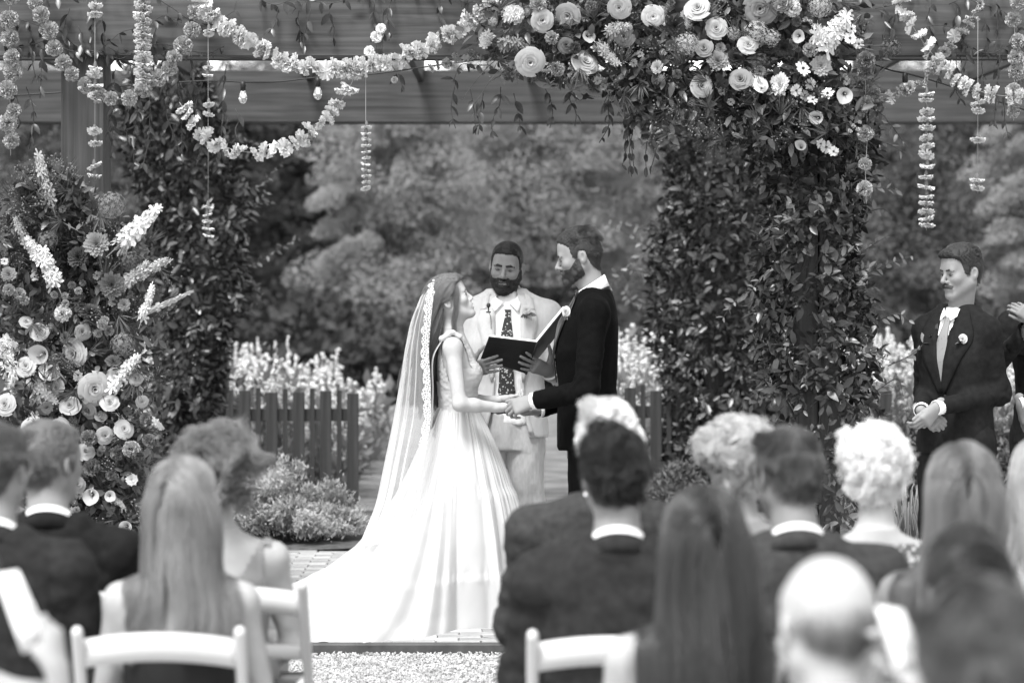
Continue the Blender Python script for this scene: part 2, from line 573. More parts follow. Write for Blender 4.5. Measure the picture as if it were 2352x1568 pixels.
def hand_prims(w, f, n, side, curl=(25, 25, 25, 25), thumb=(.55, .75, .25), spread=6.0, s=1.0, bend2=1.0, k=.006, thumb_curl=15):
    """w wrist, f finger direction, n palm normal (out of the palm), side +1/-1: thumb direction = side * (f x n)"""
    f = unit(f); n = unit(np.asarray(n, float) - f * np.dot(n, f)); t = side * np.cross(f, n); w = np.asarray(w, float)
    L = [Cap(w - f * .03 * s, w + f * .02 * s, .027 * s, .028 * s, k=.012, n=n, s=.75)]
    for x, r in ((.026, .0155), (.009, .0155), (-.009, .015), (-.026, .014)):
        L.append(Cap(w + f * .012 * s + t * x * .62 * s, w + f * .084 * s + t * x * s, r * 1.05 * s, r * .88 * s, k=.014 * s))
    Ls = ((.044, .026, .021), (.049, .030, .022), (.045, .028, .021), (.034, .021, .018))
    rs = (.0088, .0090, .0086, .0076)
    offs = (.027, .0095, -.0085, -.0260); fl = (.086, .090, .086, .077)
    for i in range(4):
        a = math.radians((1.5 - i) * spread)
        d = unit(f * math.cos(a) + t * math.sin(a))
        p = w + f * fl[i] * s + t * offs[i] * s
        ang = 0.0
        cs = curl[i] if not np.isscalar(curl[i]) else (curl[i] * .8, curl[i] * bend2, curl[i] * .7 * bend2)
        for j in range(3):
            ang += math.radians(cs[j])
            dd = d * math.cos(ang) + n * math.sin(ang)
            q = p + dd * Ls[i][j] * s
            L.append(Cap(p, q, rs[i] * (1 - .09 * j) * s, rs[i] * (1 - .09 * (j + 1)) * s, k=.004 * s if j else k * s))
            p = q
    d = unit(f * thumb[0] + t * thumb[1] + n * thumb[2])
    p = w + f * .016 * s + t * .020 * s + n * .004 * s
    ang = 0; ax = unit(f * .9 + n * .25 - t * .25)
    for j, (ln, r) in enumerate(((.046, .0150), (.034, .0108), (.027, .0096))):
        q = p + d * ln * s
        L.append(Cap(p, q, r * s, (r - .0018) * s, k=.010 * s if j == 0 else .005 * s)); p = q
        d = unit(d + ax * math.radians(thumb_curl))
    return L
# ------------------------------------------------------------------ materials of the place
M_gravel = material('gravel_ground', .38, .9, .1, var=.25, vscale=60, bump=.8, bscale=140)
M_stone = material('gravel_stone', .42, .85, .2, var=.35, vscale=9, objvar=.0)
M_brick = material('patio_brick', .33, .85, .2, var=.22, vscale=16, bump=.35, bscale=70, objvar=.22)
M_joint = material('patio_sand', .16, .95, .05, var=.3, vscale=50)
M_edge = material('edging_steel', .06, .6, .3, var=.3, vscale=12, bump=.1)
M_lawn = material('lawn_ground', .15, .95, .05, var=.35, vscale=3.0, bump=.6, bscale=30)
M_soil = material('bed_soil', .09, .95, .05, var=.4, vscale=20, bump=.6, bscale=40)

def wood_material(name, g, axis):
    if name in MATS: return MATS[name]
    m = bpy.data.materials.new(name); m.use_nodes = True
    t = m.node_tree; N, L = t.nodes, t.links; bs = N['Principled BSDF']
    bs.inputs['Roughness'].default_value = .7; bs.inputs['Specular IOR Level'].default_value = .2
    tc = N.new('ShaderNodeTexCoord'); mp = N.new('ShaderNodeMapping')
    s = [38.0, 38.0, 38.0]; s[axis] = 1.6
    mp.inputs['Scale'].default_value = s
    L.new(tc.outputs['Object'], mp.inputs[0])
    n1 = N.new('ShaderNodeTexNoise'); n1.inputs['Scale'].default_value = 1.0; n1.inputs['Detail'].default_value = 7; n1.inputs['Distortion'].default_value = .6
    L.new(mp.outputs[0], n1.inputs['Vector'])
    n2 = N.new('ShaderNodeTexNoise'); n2.inputs['Scale'].default_value = 1.3; n2.inputs['Detail'].default_value = 3
    L.new(tc.outputs['Object'], n2.inputs['Vector'])
    # knots
    mk_ = N.new('ShaderNodeMapping'); ks = [3.4, 3.4, 3.4]; ks[axis] = 1.5; mk_.inputs['Scale'].default_value = ks
    L.new(tc.outputs['Object'], mk_.inputs[0])
    vo = N.new('ShaderNodeTexVoronoi'); vo.inputs['Scale'].default_value = 1.0; L.new(mk_.outputs[0], vo.inputs['Vector'])
    kr = N.new('ShaderNodeMapRange'); kr.inputs[1].default_value = .03; kr.inputs[2].default_value = .085; kr.inputs[3].default_value = .3; kr.inputs[4].default_value = 1
    L.new(vo.outputs['Distance'], kr.inputs[0])
    r1 = N.new('ShaderNodeMapRange'); r1.inputs[1].default_value = .3; r1.inputs[2].default_value = .7; r1.inputs[3].default_value = .62; r1.inputs[4].default_value = 1.4
    L.new(n1.outputs['Fac'], r1.inputs[0])
    r2 = N.new('ShaderNodeMapRange'); r2.inputs[1].default_value = .3; r2.inputs[2].default_value = .7; r2.inputs[3].default_value = .75; r2.inputs[4].default_value = 1.25
    L.new(n2.outputs['Fac'], r2.inputs[0])
    a = N.new('ShaderNodeMath'); a.operation = 'MULTIPLY'; L.new(r1.outputs[0], a.inputs[0]); L.new(r2.outputs[0], a.inputs[1])
    b = N.new('ShaderNodeMath'); b.operation = 'MULTIPLY'; L.new(a.outputs[0], b.inputs[0]); L.new(kr.outputs[0], b.inputs[1])
    c = N.new('ShaderNodeMath'); c.operation = 'MULTIPLY'; c.inputs[1].default_value = g; L.new(b.outputs[0], c.inputs[0])
    cb = N.new('ShaderNodeCombineColor')
    for k in range(3): L.new(c.outputs[0], cb.inputs[k])
    L.new(cb.outputs[0], bs.inputs['Base Color'])
    bp = N.new('ShaderNodeBump'); bp.inputs['Strength'].default_value = .35; bp.inputs['Distance'].default_value = .004
    L.new(n1.outputs['Fac'], bp.inputs['Height']); L.new(bp.outputs[0], bs.inputs['Normal'])
    MATS[name] = m
    return m
M_beam = wood_material('beam_wood', .068, 0)
M_post = wood_material('post_wood', .060, 2)
M_rafter = wood_material('rafter_wood', .05, 1)
M_fence = wood_material('fence_wood', .040, 2)

# ------------------------------------------------------------------ ground
def sheet(name, x0, x1, y0, y1, z, mat, nx=2, ny=2, amp=0):
    X, Y = np.meshgrid(np.linspace(x0, x1, nx), np.linspace(y0, y1, ny), indexing='ij')
    Z = np.full_like(X, z)
    if amp: Z = Z + amp * fbm(np.stack([X, Y, Z], -1) * .7, 3)
    V = np.stack([X, Y, Z], -1).reshape(-1, 3)
    F = grid_faces(nx, ny)[:, ::-1]
    o = mk(name, V, F, mat, origin=np.array([(x0 + x1) / 2, (y0 + y1) / 2, z]))
    return tag(o, kind='structure')
sheet('ground', -600, 600, -300, 900, -.03, M_lawn)
sheet('gravel_path', -9, 9, -3, 13.30, -.012, M_gravel, 60, 60, .004)
sheet('lawn', -14, 14, 17.9, 34, .0, M_lawn, 60, 60, .03)
sheet('soil_bed', -6, -0.75, 17.72, 20.6, .03, M_soil, 30, 20, .03)
sheet('garden_soil', 1.9, 7, 15.6, 20.6, .03, M_soil, 30, 20, .03)

# gravel stones: loose stones that nobody could count
ico = np.array([[0, 0, 1], [.894, 0, .447], [.276, .851, .447], [-.724, .526, .447], [-.724, -.526, .447], [.276, -.851, .447],
                [.724, .526, -.447], [-.276, .851, -.447], [-.894, 0, -.447], [-.276, -.851, -.447], [.724, -.526, -.447], [0, 0, -1]])
icoF = np.array([[0, 1, 2], [0, 2, 3], [0, 3, 4], [0, 4, 5], [0, 5, 1], [1, 6, 2], [2, 7, 3], [3, 8, 4], [4, 9, 5], [5, 10, 1],
                 [6, 7, 2], [7, 8, 3], [8, 9, 4], [9, 10, 5], [10, 6, 1], [11, 7, 6], [11, 8, 7], [11, 9, 8], [11, 10, 9], [11, 6, 10]])
octa = np.array([[1, 0, 0], [-1, 0, 0], [0, 1, 0], [0, -1, 0], [0, 0, 1], [0, 0, -1.]])
octaF = np.array([[0, 2, 4], [2, 1, 4], [1, 3, 4], [3, 0, 4], [2, 0, 5], [1, 2, 5], [3, 1, 5], [0, 3, 5]])
def rand_rot(k):
    q = rng.normal(size=(k, 4)); q /= np.linalg.norm(q, axis=1)[:, None]
    w, x, y, z = q.T
    return np.stack([1 - 2 * (y * y + z * z), 2 * (x * y - z * w), 2 * (x * z + y * w), 2 * (x * y + z * w), 1 - 2 * (x * x + z * z), 2 * (y * z - x * w),
                     2 * (x * z - y * w), 2 * (y * z + x * w), 1 - 2 * (x * x + y * y)], 1).reshape(k, 3, 3)
k = 24000
P = np.stack([rng.uniform(-1.6, .35, k), rng.uniform(11.2, 13.29, k), rng.uniform(-.012, .004, k)], 1)
S = np.stack([rng.uniform(.003, .010, k), rng.uniform(.003, .008, k), rng.uniform(.003, .006, k)], 1)
Rr = rand_rot(k)
V = (octa[None] * (1.15 + .25 * rng.normal(size=(k, 6, 1)))) * S[:, None, :]
V = np.einsum('kij,knj->kni', Rr, V) + P[:, None]
stones = mk('gravel', V.reshape(-1, 3), (octaF[None] + (np.arange(k) * 6)[:, None, None]).reshape(-1, 3), M_stone, smooth=False, origin=np.array([-.6, 12.3, 0]))
tag(stones, 'pale loose gravel in front of the brick patio', 'gravel', kind='stuff')

# patio of clay pavers with a dark edging in front
PY0, PY1 = 13.40, 17.70
patio = sheet('patio', -5.2, 4.6, PY0, PY1, .0, M_joint)
brick_me = []
for i in range(6):
    V, F = bevel_box_vf((0, 0, 0), (.0985, .0475, .03), .005)
    V = V + rng.normal(size=V.shape) * .0016
    brick_me.append(mesh_np('brick', V, F, M_brick, False))
cand = []
row = 0
y = PY0 + .05
while y < PY1 - .04:
    x = -5.1 + (row % 2) * .1
    while x < 4.5:
        cand.append((x, y)); x += .2025
    y += .1; row += 1
def brick_shows(x, y):
    u = CU + x / y * FPX; v = HV + CH / y * FPX
    if 560 < u < 1215 and v > 1462: return 3
    if 560 < u < 860 and v > 1270: return 2
    return 0
vis = sorted([c for c in cand if brick_shows(*c)], key=lambda c: (-brick_shows(*c), c[1]))[:300]
visset = set(vis)
for (x, y) in vis:
    obj('brick', brick_me[random.randrange(6)], (x, y, random.uniform(-.0015, .0035) + .001), patio, (random.gauss(0, .012), random.gauss(0, .008), random.gauss(0, .012)))
rest = np.array([c for c in cand if c not in visset])
V, F = box_vf((0, 0, 0), np.array([.0965, .0455, .03])); F = [F]
k = len(rest)
Pz = np.concatenate([rest, rng.uniform(-.001, .003, (k, 1))], 1)
V, F = scatter(V, F, np.stack([rotz(a) for a in rng.normal(size=k) * .012]), np.ones(k), Pz)
pav = mk('paving', V, F, M_brick, patio, False); tag(pav, kind='stuff')
V, F = bevel_box_vf((-.3, 13.345, -.005), (4.9, .035, .042), .006)
tag(mk('kerb', V, F, M_edge, smooth=False), kind='structure')

# ------------------------------------------------------------------ pergola
FD, RD = 14.60, 21.30
ZB = CH + (HV - 131) / FPX * (FD - .13)
ZT = ZB + .37
XL, XR = at(198, 0, FD)[0], at(1876, 0, FD)[0]
perg = empty('pergola', (0, FD, 0), 'large weathered timber pergola with two heavy beams and vine covered posts', 'pergola')
def beam(name, x0, x1, y, z0, z1, ht, mat, n=1):
    V, F = bevel_box_vf(((x0 + x1) / 2, y, (z0 + z1) / 2), ((x1 - x0) / 2, ht, (z1 - z0) / 2), .006)
    return mk(name, V, F, mat, perg, False, origin=np.array([(x0 + x1) / 2 + random.uniform(-1, 1), y, (z0 + z1) / 2 + random.uniform(-.3, .3)]))
for (yy, d) in ((FD, -.135), (FD, .135), (RD, -.135), (RD, .135)):
    beam('beam', -4.8, 4.2, yy + d, ZB, ZT, .024, M_beam)
for (xx, yy) in ((XL, FD), (XR, FD), (XL - .05, RD), (XR, RD)):
    if xx == XR and yy == FD:      # post of two planks with a gap
        V, F = join_vf([bevel_box_vf((xx - .054, yy, ZT / 2 - .02), (.050, .105, ZT / 2), .008), bevel_box_vf((xx + .054, yy + .004, ZT / 2 - .02), (.050, .105, ZT / 2), .008)])
    else:
        V, F = bevel_box_vf((xx, yy, ZT / 2 - .02), (.108, .108, ZT / 2), .01)
    mk('post', V, F, M_post, perg, False, origin=np.array([xx, yy, 0]))
x = -4.55
while x < 4.2:
    V, F = bevel_box_vf((x, (FD + RD) / 2, ZT + .02), (.022, (RD - FD) / 2 + .16, .10), .005)
    mk('rafter', V, F, M_rafter, perg, False, origin=np.array([x, (FD + RD) / 2, ZT]))
    x += .78

# ------------------------------------------------------------------ picket fence with its gate standing open
def fence(x0, x1, y0, y1, n, label, group, seed, zt=.86):
    r = random.Random(seed)
    a, b = np.array([x0, y0]), np.array([x1, y1]); L = np.linalg.norm(b - a); d = (b - a) / L; nn = np.array([-d[1], d[0]])
    R = np.array([[d[0], nn[0], 0], [d[1], nn[1], 0], [0, 0, 1]])
    root = empty('picket_fence', (x0, y0, 0), label, 'fence', group)
    for i in range(n):
        t = (i + .5) / n * L
        wide = i % 2 == (n - 1) % 2
        w = .040 if wide else .017
        h = zt + r.uniform(-.012, .012) + (0 if wide else .02)
        z0 = .06 if wide else .09
        p = a + d * t + nn * (-.012)
        V, F = bevel_box_vf((p[0], p[1], (h + z0) / 2), (w, .011, (h - z0) / 2), .003, R)
        mk('picket', V, F, M_fence, root, False, origin=np.array([p[0], p[1], z0]))
    for zz in (.20, zt - .16):
        c = (a + b) / 2 + nn * .022
        V, F = bevel_box_vf((c[0], c[1], zz), (L / 2 - .01, .019, .042), .003, R)
        mk('rail', V, F, M_fence, root, False, origin=np.array([c[0], c[1], zz]))
    return root
GD = 20.4
fence(at(516, 0, GD)[0], at(826, 0, GD)[0], GD, GD, 10, 'dark picket gate section beside the bride standing over the pale shrub', 'picket fence sections', 1)
fence(at(1432, 0, GD + .4)[0], at(1760, 0, GD + .4)[0], GD + .4, GD + .4, 11, 'picket fence section between the groom and the vine covered post', 'picket fence sections', 2)
fence(at(1780, 0, GD + .4)[0], at(2050, 0, GD + .4)[0], GD + .4, GD + .4, 9, 'picket fence section behind the front right post and its vine', 'picket fence sections', 3)

# ------------------------------------------------------------------ leaves
def leaf_template(w=.42, fold=.10, droop=.12, rows=(.0, .22, .5, .78, 1.0), wid=(0, .8, 1.0, .62, 0)):
    V, n = [[0, 0, 0]], len(rows)
    for t, ww in list(zip(rows, wid))[1:-1]:
        z = -droop * t * t
        V += [[t, -ww * w / 2, z + fold * ww * .5], [t, 0, z], [t, ww * w / 2, z + fold * ww * .5]]
    V.append([1, 0, -droop])
    V = np.array(V, float); m = n - 2
    T = [[0, 2, 1], [0, 3, 2]]; Q = []
    for i in range(m - 1):
        a = 1 + 3 * i
        Q += [[a, a + 1, a + 4, a + 3], [a + 1, a + 2, a + 5, a + 4]]
    a = 1 + 3 * (m - 1); e = len(V) - 1
    T += [[a, a + 1, e], [a + 1, a + 2, e]]
    return V, [f for f in (np.array(Q, int).reshape(-1, 4), np.array(T, int)) if len(f)]
LEAF = leaf_template()
LEAF_LO = leaf_template(rows=(0, .45, 1), wid=(0, 1, 0))
LEAF_MD = leaf_template(rows=(0, .3, .68, 1), wid=(0, .9, .85, 0))
def leaf_frames(out, k=None, up=.2, jit=.7, hang=0.0):
    """leaf axis along out/up with jitter, blade facing outward and up"""
    k = len(out) if k is None else k
    x = unit(out * .5 + np.array([0, 0, up - hang]) + rng.normal(size=(k, 3)) * jit)
    z = unit(out * .8 + np.array([0, 0, .8]) + rng.normal(size=(k, 3)) * .5)
    return frames(x, z)

# ------------------------------------------------------------------ trees and hedge beyond the garden
M_bark = material('bark', .10, .9, .1, var=.4, vscale=8, bump=.6, bscale=25)
M_tleaf = [material('tree_leaf_pale', .28, .8, .1, var=.25, vscale=1.2, transl=.45),
           material('tree_leaf_mid', .15, .8, .1, var=.3, vscale=1.2, transl=.4),
           material('tree_leaf_dark', .055, .8, .1, var=.3, vscale=1.2, transl=.25)]
LEAF_DI = (np.array([[0, 0, 0], [.5, -.34, .06], [1, 0, -.05], [.5, .34, .06]]), np.array([[0, 1, 2, 3]]))
def tree(u0, u1, v_top, v_bot, D, tone, label, nspray=46, nleaf=420, lsize=.085, seed=0, layered=True, size=1.0):
    """trunk, limbs and a crown of leaf sprays: flat layered sprays or rounder dense clumps"""
    r = np.random.default_rng(seed)
    a, b = at(u0, v_bot, D), at(u1, v_top, D)
    cx, rx = (a[0] + b[0]) / 2, (b[0] - a[0]) / 2
    z0, z1 = a[2], b[2]
    root = empty('tree', (cx, D, 0), label, 'tree', 'trees beyond the garden')
    items = []
    topp = np.array([cx + r.uniform(-.3, .3), D, z0 + (z1 - z0) * .85])
    pts = spline([[cx, D, -.05], [cx + r.uniform(-.15, .15), D + r.uniform(-.1, .1), z0 * .5 + .3], topp * [1, 1, .55] + [0, 0, .2], topp], 14)
    items.append(tube_vf(pts, np.linspace(.12, .03, 14), 7))
    C, ax = [], []
    for i in range(nspray):
        t = (i + r.uniform(0, 1)) / nspray; ang = i * 2.4 + r.uniform(-.4, .4)
        prof = math.sqrt(max(.06, 1 - (abs(t - .35) / .70) ** 2.0))
        rad = prof * r.uniform(.35, .88)
        c = np.array([cx + math.cos(ang) * rx * rad, D + math.sin(ang) * rx * rad * .8, z0 + t * (z1 - z0) * .92 + .1])
        C.append(c); ax.append([math.cos(ang), math.sin(ang) * .8, r.uniform(-.22, .05) if layered else 0])
        j = int(np.clip(3 + t * 9, 3, 12)); p0 = pts[j]
        items.append(tube_vf(spline([p0, (p0 + c) / 2 + [0, 0, .12], c], 6), np.linspace(.03, .008, 6), 5))
    V, F = join_vf(items); mk('trunk', V, F, M_bark, root)
    C, ax = np.array(C), unit(np.array(ax)); k = nspray * nleaf; ci = np.repeat(np.arange(nspray), nleaf)
    ln = (r.uniform(.35, .95, nspray) * min(1.0, rx / 2.6) * size)[ci]
    e = r.normal(size=(k, 3)); e /= np.maximum(1, np.linalg.norm(e, axis=1) / 1.8)[:, None]
    sd = unit(np.cross(ax, [0, 0, 1.]))[ci]
    wd, th = (.80, .38) if layered else (.85, .55)
    P = C[ci] + ax[ci] * (e[:, :1] * ln[:, None]) + sd * (e[:, 1:2] * ln[:, None] * wd) + np.array([0, 0, 1.]) * (e[:, 2:] * ln[:, None] * th)
    P[:, 2] -= (.10 if layered else .08) * (e[:, 0] ** 2 + e[:, 1] ** 2) * ln
    keep = vnoise(P * 2.6 + seed) > -.35; P, ee, cc = P[keep], e[keep], ci[keep]; k = len(P)
    x = unit(ax[cc] * .6 + r.normal(size=(k, 3)) * .6 + [0, 0, -.25])
    z = unit(np.array([0, -.45, 1.0]) + (0 if layered else 1) * .5 * np.stack([ee[:, 0], -np.abs(ee[:, 1]), ee[:, 2]], 1) + r.normal(size=(k, 3)) * .40)
    V, F = scatter(LEAF_DI[0], LEAF_DI[1], frames(x, z), r.uniform(.7, 1.4, k) * lsize, P)
    mk('crown', V, F, M_tleaf[tone], root, False)
    return root
tree(560, 900, 150, 800, 57, 2, 'dark dense tree left of centre behind the flower field', 40, 420, .14, seed=1, layered=False)
tree(700, 1130, 225, 730, 45, 0, 'pale spreading tree with layered sprays behind the bride', 44, 1500, .050, seed=2)
tree(930, 1560, 120, 640, 48, 0, 'pale broad tree rising behind the groom and officiant', 62, 1500, .052, seed=3)
tree(1380, 1800, 180, 720, 52, 1, 'mid grey tree behind the rear right vine', 40, 1000, .062, seed=4)
tree(1880, 2400, 150, 720, 50, 1, 'mid grey tree behind the mustached groomsman', 50, 1200, .062, seed=5, layered=False)
tree(2240, 2560, 240, 700, 43, 0, 'pale feathery tree at the right edge behind the groomsmen', 34, 1100, .052, seed=6)
tree(-120, 330, 180, 760, 47, 1, 'mid grey tree at the left edge behind the beam', 40, 900, .065, seed=7)
tree(300, 640, 150, 800, 53, 2, 'dark tree behind the rear left vine', 40, 420, .13, seed=8, layered=False)
tree(1080, 1420, 330, 820, 60, 2, 'dark low tree showing under the pale branches at centre', 40, 420, .14, seed=9, layered=False)
tree(1640, 2080, 150, 800, 60, 2, 'dark dense tree between the right vine and the groomsmen', 44, 420, .14, seed=10, layered=False)
tree(2080, 2500, 330, 800, 58, 2, 'dark low tree behind the mustached groomsman head', 40, 420, .14, seed=12, layered=False)

for i, (a, b, vt) in enumerate(((430, 760, 118), (760, 1010, 128), (960, 1250, 112), (1900, 2160, 120), (2120, 2420, 112), (-60, 200, 116))):
    tree(a, b, vt - 14, 420, 82, 0, ['pale tall tree seen through the beam gap above the left vine', 'pale tall tree seen through the beam gap above the lone hanging strand', 'pale tall tree seen through the beam gap left of the installation', 'pale tall tree seen through the beam gap right of the installation', 'pale tall tree seen through the beam gap at the right edge', 'pale tall tree seen through the beam gap at the left edge'][i], 22, 420, .12, seed=30 + i, layered=False)

# a far-off dark wood that closes the view
k = 60000
P = np.stack([rng.uniform(-17, 17, k), rng.uniform(62, 68, k), rng.uniform(-.1, 1, k) ** 1 * 5.2], 1)
hgt = 5.1 + .45 * vnoise(np.stack([P[:, 0] * .7, P[:, 0] * 0, P[:, 0] * 0], 1))
P[:, 2] = rng.uniform(0, 1, k) * hgt
V, F = scatter(LEAF_DI[0], LEAF_DI[1], leaf_frames(np.tile([0, -1., .3], (k, 1))), rng.uniform(.2, .45, k), P)
tag(mk('woods', V, F, M_tleaf[2], smooth=False, origin=np.array([0, 65, 0])), 'dark far-off wood closing the view behind the trees', 'woods', kind='stuff')
# low dark undergrowth at the foot of the trees
k = 42000
P = np.stack([rng.uniform(-10, 10, k), rng.uniform(37, 41, k), np.zeros(k)], 1)
hh = .9 + .5 * vnoise(np.stack([P[:, 0] * 1.1, P[:, 1] * .5, P[:, 0] * 0], 1))
P[:, 2] = rng.uniform(0, 1, k) * hh
V, F = scatter(LEAF_DI[0], LEAF_DI[1], leaf_frames(np.tile([0, -1., .3], (k, 1))), rng.uniform(.12, .26, k), P)
tag(mk('undergrowth', V, F, M_tleaf[2], smooth=False, origin=np.array([0, 39, 0])), 'dark undergrowth along the foot of the trees', 'undergrowth', kind='stuff')

# ------------------------------------------------------------------ field of white flower spikes
M_ff = material('field_flower', .74, .7, .2, transl=.3)
M_fs = material('field_stem', .22, .7, .2, var=.3, vscale=3, transl=.3)
def field(name, xr, yr, n, label, hmean, taper):
    bx = rng.uniform(xr[0], xr[1], n); by = rng.uniform(yr[0], yr[1], n)
    kind = rng.random(n)
    h = hmean + rng.normal(size=n) * .13 - taper * np.clip((bx - xr[0]) / (xr[1] - xr[0]), 0, 1) ** 3
    nb = 24
    i = np.repeat(np.arange(n), nb); t = np.tile(np.linspace(0, 1, nb), n)
    spike = kind[i] < .62
    zz = np.where(spike, h[i] * (.55 + .45 * t), h[i] * rng.uniform(.55, 1.0, n * nb))
    rr = np.where(spike, .030 * (1.15 - t), .11) * rng.uniform(.5, 1.3, n * nb)
    aa = rng.uniform(0, 2 * math.pi, n * nb)
    P = np.stack([bx[i] + rr * np.cos(aa), by[i] + rr * np.sin(aa), zz], 1)
    keep = spike | (rng.random(n * nb) < .35)
    P = P[keep]; k = len(P); sp = spike[keep]
    S = np.where(sp, rng.uniform(.011, .024, k), rng.uniform(.014, .034, k))
    V1, F1 = scatter(octa, octaF, rand_rot(k), S, P)
    o = mk(name, V1, F1, M_ff, origin=np.array([(xr[0] + xr[1]) / 2, (yr[0] + yr[1]) / 2, 0]))
    tag(o, label, 'flower field', kind='stuff')
    m = n * 16
    j = rng.integers(0, n, m)
    P = np.stack([bx[j] + rng.normal(size=m) * .06, by[j] + rng.normal(size=m) * .06, h[j] * rng.uniform(0, .8, m)], 1)
    out = unit(rng.normal(size=(m, 3)) * [1, 1, .2]); V2, F2 = scatter(LEAF_DI[0] * [1, .6, 1], LEAF_DI[1], leaf_frames(out, up=1.2), rng.uniform(.10, .2, m), P)
    st = []
    o2 = mk(name + '_foliage', V2, F2, M_fs, origin=np.array([(xr[0] + xr[1]) / 2, (yr[0] + yr[1]) / 2, 0]))
    tag(o2, label.replace('white flower spikes', 'green stems and leaves'), 'flower foliage', kind='stuff')
field('flower_field', (-5.4, -1.22), (21.6, 28.5), 900, 'field of white flower spikes behind the gate left of the bride', .90, .30)
field('flower_field', (.70, 6.5), (21.6, 28.5), 1050, 'field of white flower spikes behind the groom and groomsmen', .92, .0)
# ------------------------------------------------------------------ people: helpers
from mathutils.bvhtree import BVHTree
M_skin = {k: material('skin_' + k, g, .55, .18, var=.06, vscale=25, bump=.05, bscale=250) for k, g in (('fair', .37), ('light', .225), ('mid', .20), ('tan', .195))}
M_lip = material('lips', .24, .4, .4)
M_eye = material('eye_dark', .02, .2, .5)
M_eyew = material('eye_white', .6, .25, .5)
M_black = material('tuxedo_wool', .0032, .85, .06, var=.2, vscale=40, bump=.12, bscale=180)
M_satin = material('tuxedo_satin', .012, .35, .45)
M_char = material('charcoal_wool', .0210, .85, .1, var=.25, vscale=40, bump=.15, bscale=160)
M_navy = material('navy_wool', .0115, .85, .1, var=.25, vscale=40, bump=.15, bscale=160)
M_grey = material('grey_wool', .038, .85, .1, var=.25, vscale=50, bump=.15, bscale=160)
M_linen = material('linen_suit', .50, .85, .15, var=.05, vscale=70, bump=.2, bscale=240, stretch=(1, 1, .35))
M_linen2 = material('linen_trousers', .44, .85, .15, var=.12, vscale=70, bump=.2, bscale=240, stretch=(1, 1, .35))
M_shirt = material('shirt_cotton', .80, .7, .2, bump=.08, bscale=90)
M_gown = material('gown_silk', .455, .55, .25, var=.03, vscale=8, bump=.06, bscale=60, transl=.08)
M_belt = material('belt_leather', .03, .4, .4)
M_shoe = material('shoe_leather', .02, .3, .5)
M_book = material('book_leather', .012, .5, .25, bump=.08, bscale=200)
M_page = material('book_pages', .82, .8, .1)

def pattern_material(name, dark, light, scale, thr=.42):
    if name in MATS: return MATS[name]
    m = material(name, dark, .7, .2)
    t = m.node_tree; N, L = t.nodes, t.links
    tc = N.new('ShaderNodeTexCoord'); vo = N.new('ShaderNodeTexVoronoi'); vo.inputs['Scale'].default_value = scale
    nz = N.new('ShaderNodeTexNoise'); nz.inputs['Scale'].default_value = scale * .8; nz.inputs['Detail'].default_value = 3
    L.new(tc.outputs['Object'], vo.inputs['Vector']); L.new(tc.outputs['Object'], nz.inputs['Vector'])
    ad = N.new('ShaderNodeMath'); ad.operation = 'ADD'; L.new(vo.outputs['Distance'], ad.inputs[0]); L.new(nz.outputs['Fac'], ad.inputs[1])
    mr = N.new('ShaderNodeMapRange'); mr.inputs[1].default_value = thr * 2 - .06; mr.inputs[2].default_value = thr * 2 + .06
    mr.inputs[3].default_value = light; mr.inputs[4].default_value = dark
    L.new(ad.outputs[0], mr.inputs[0]); cb = N.new('ShaderNodeCombineColor')
    for k in range(3): L.new(mr.outputs[0], cb.inputs[k])
    L.new(cb.outputs[0], N['Principled BSDF'].inputs['Base Color'])
    return m
M_tie = pattern_material('tie_floral', .035, .50, 85, .40)
M_tie2 = pattern_material('tie_pale_print', .20, .09, 90, .30)
M_lacedress = pattern_material('dress_lace', .10, .55, 70, .44)

def to_local(M, P):
    A = np.linalg.inv(M); return P @ A[:3, :3].T + A[:3, 3]

def body_obj(V, Q, mat, base, label, cat='person', group=None):
    o = mk('person', V, Q, mat, origin=np.asarray(base, float))
    return tag(o, label, cat, group)

def sample_quads(V, Q, n, r):
    i = r.integers(0, len(Q), n); a, b = r.random((2, n, 1))
    q = V[Q[i]]
    return (q[:, 0] * (1 - a) * (1 - b) + q[:, 1] * a * (1 - b) + q[:, 2] * a * b + q[:, 3] * (1 - a) * b), i

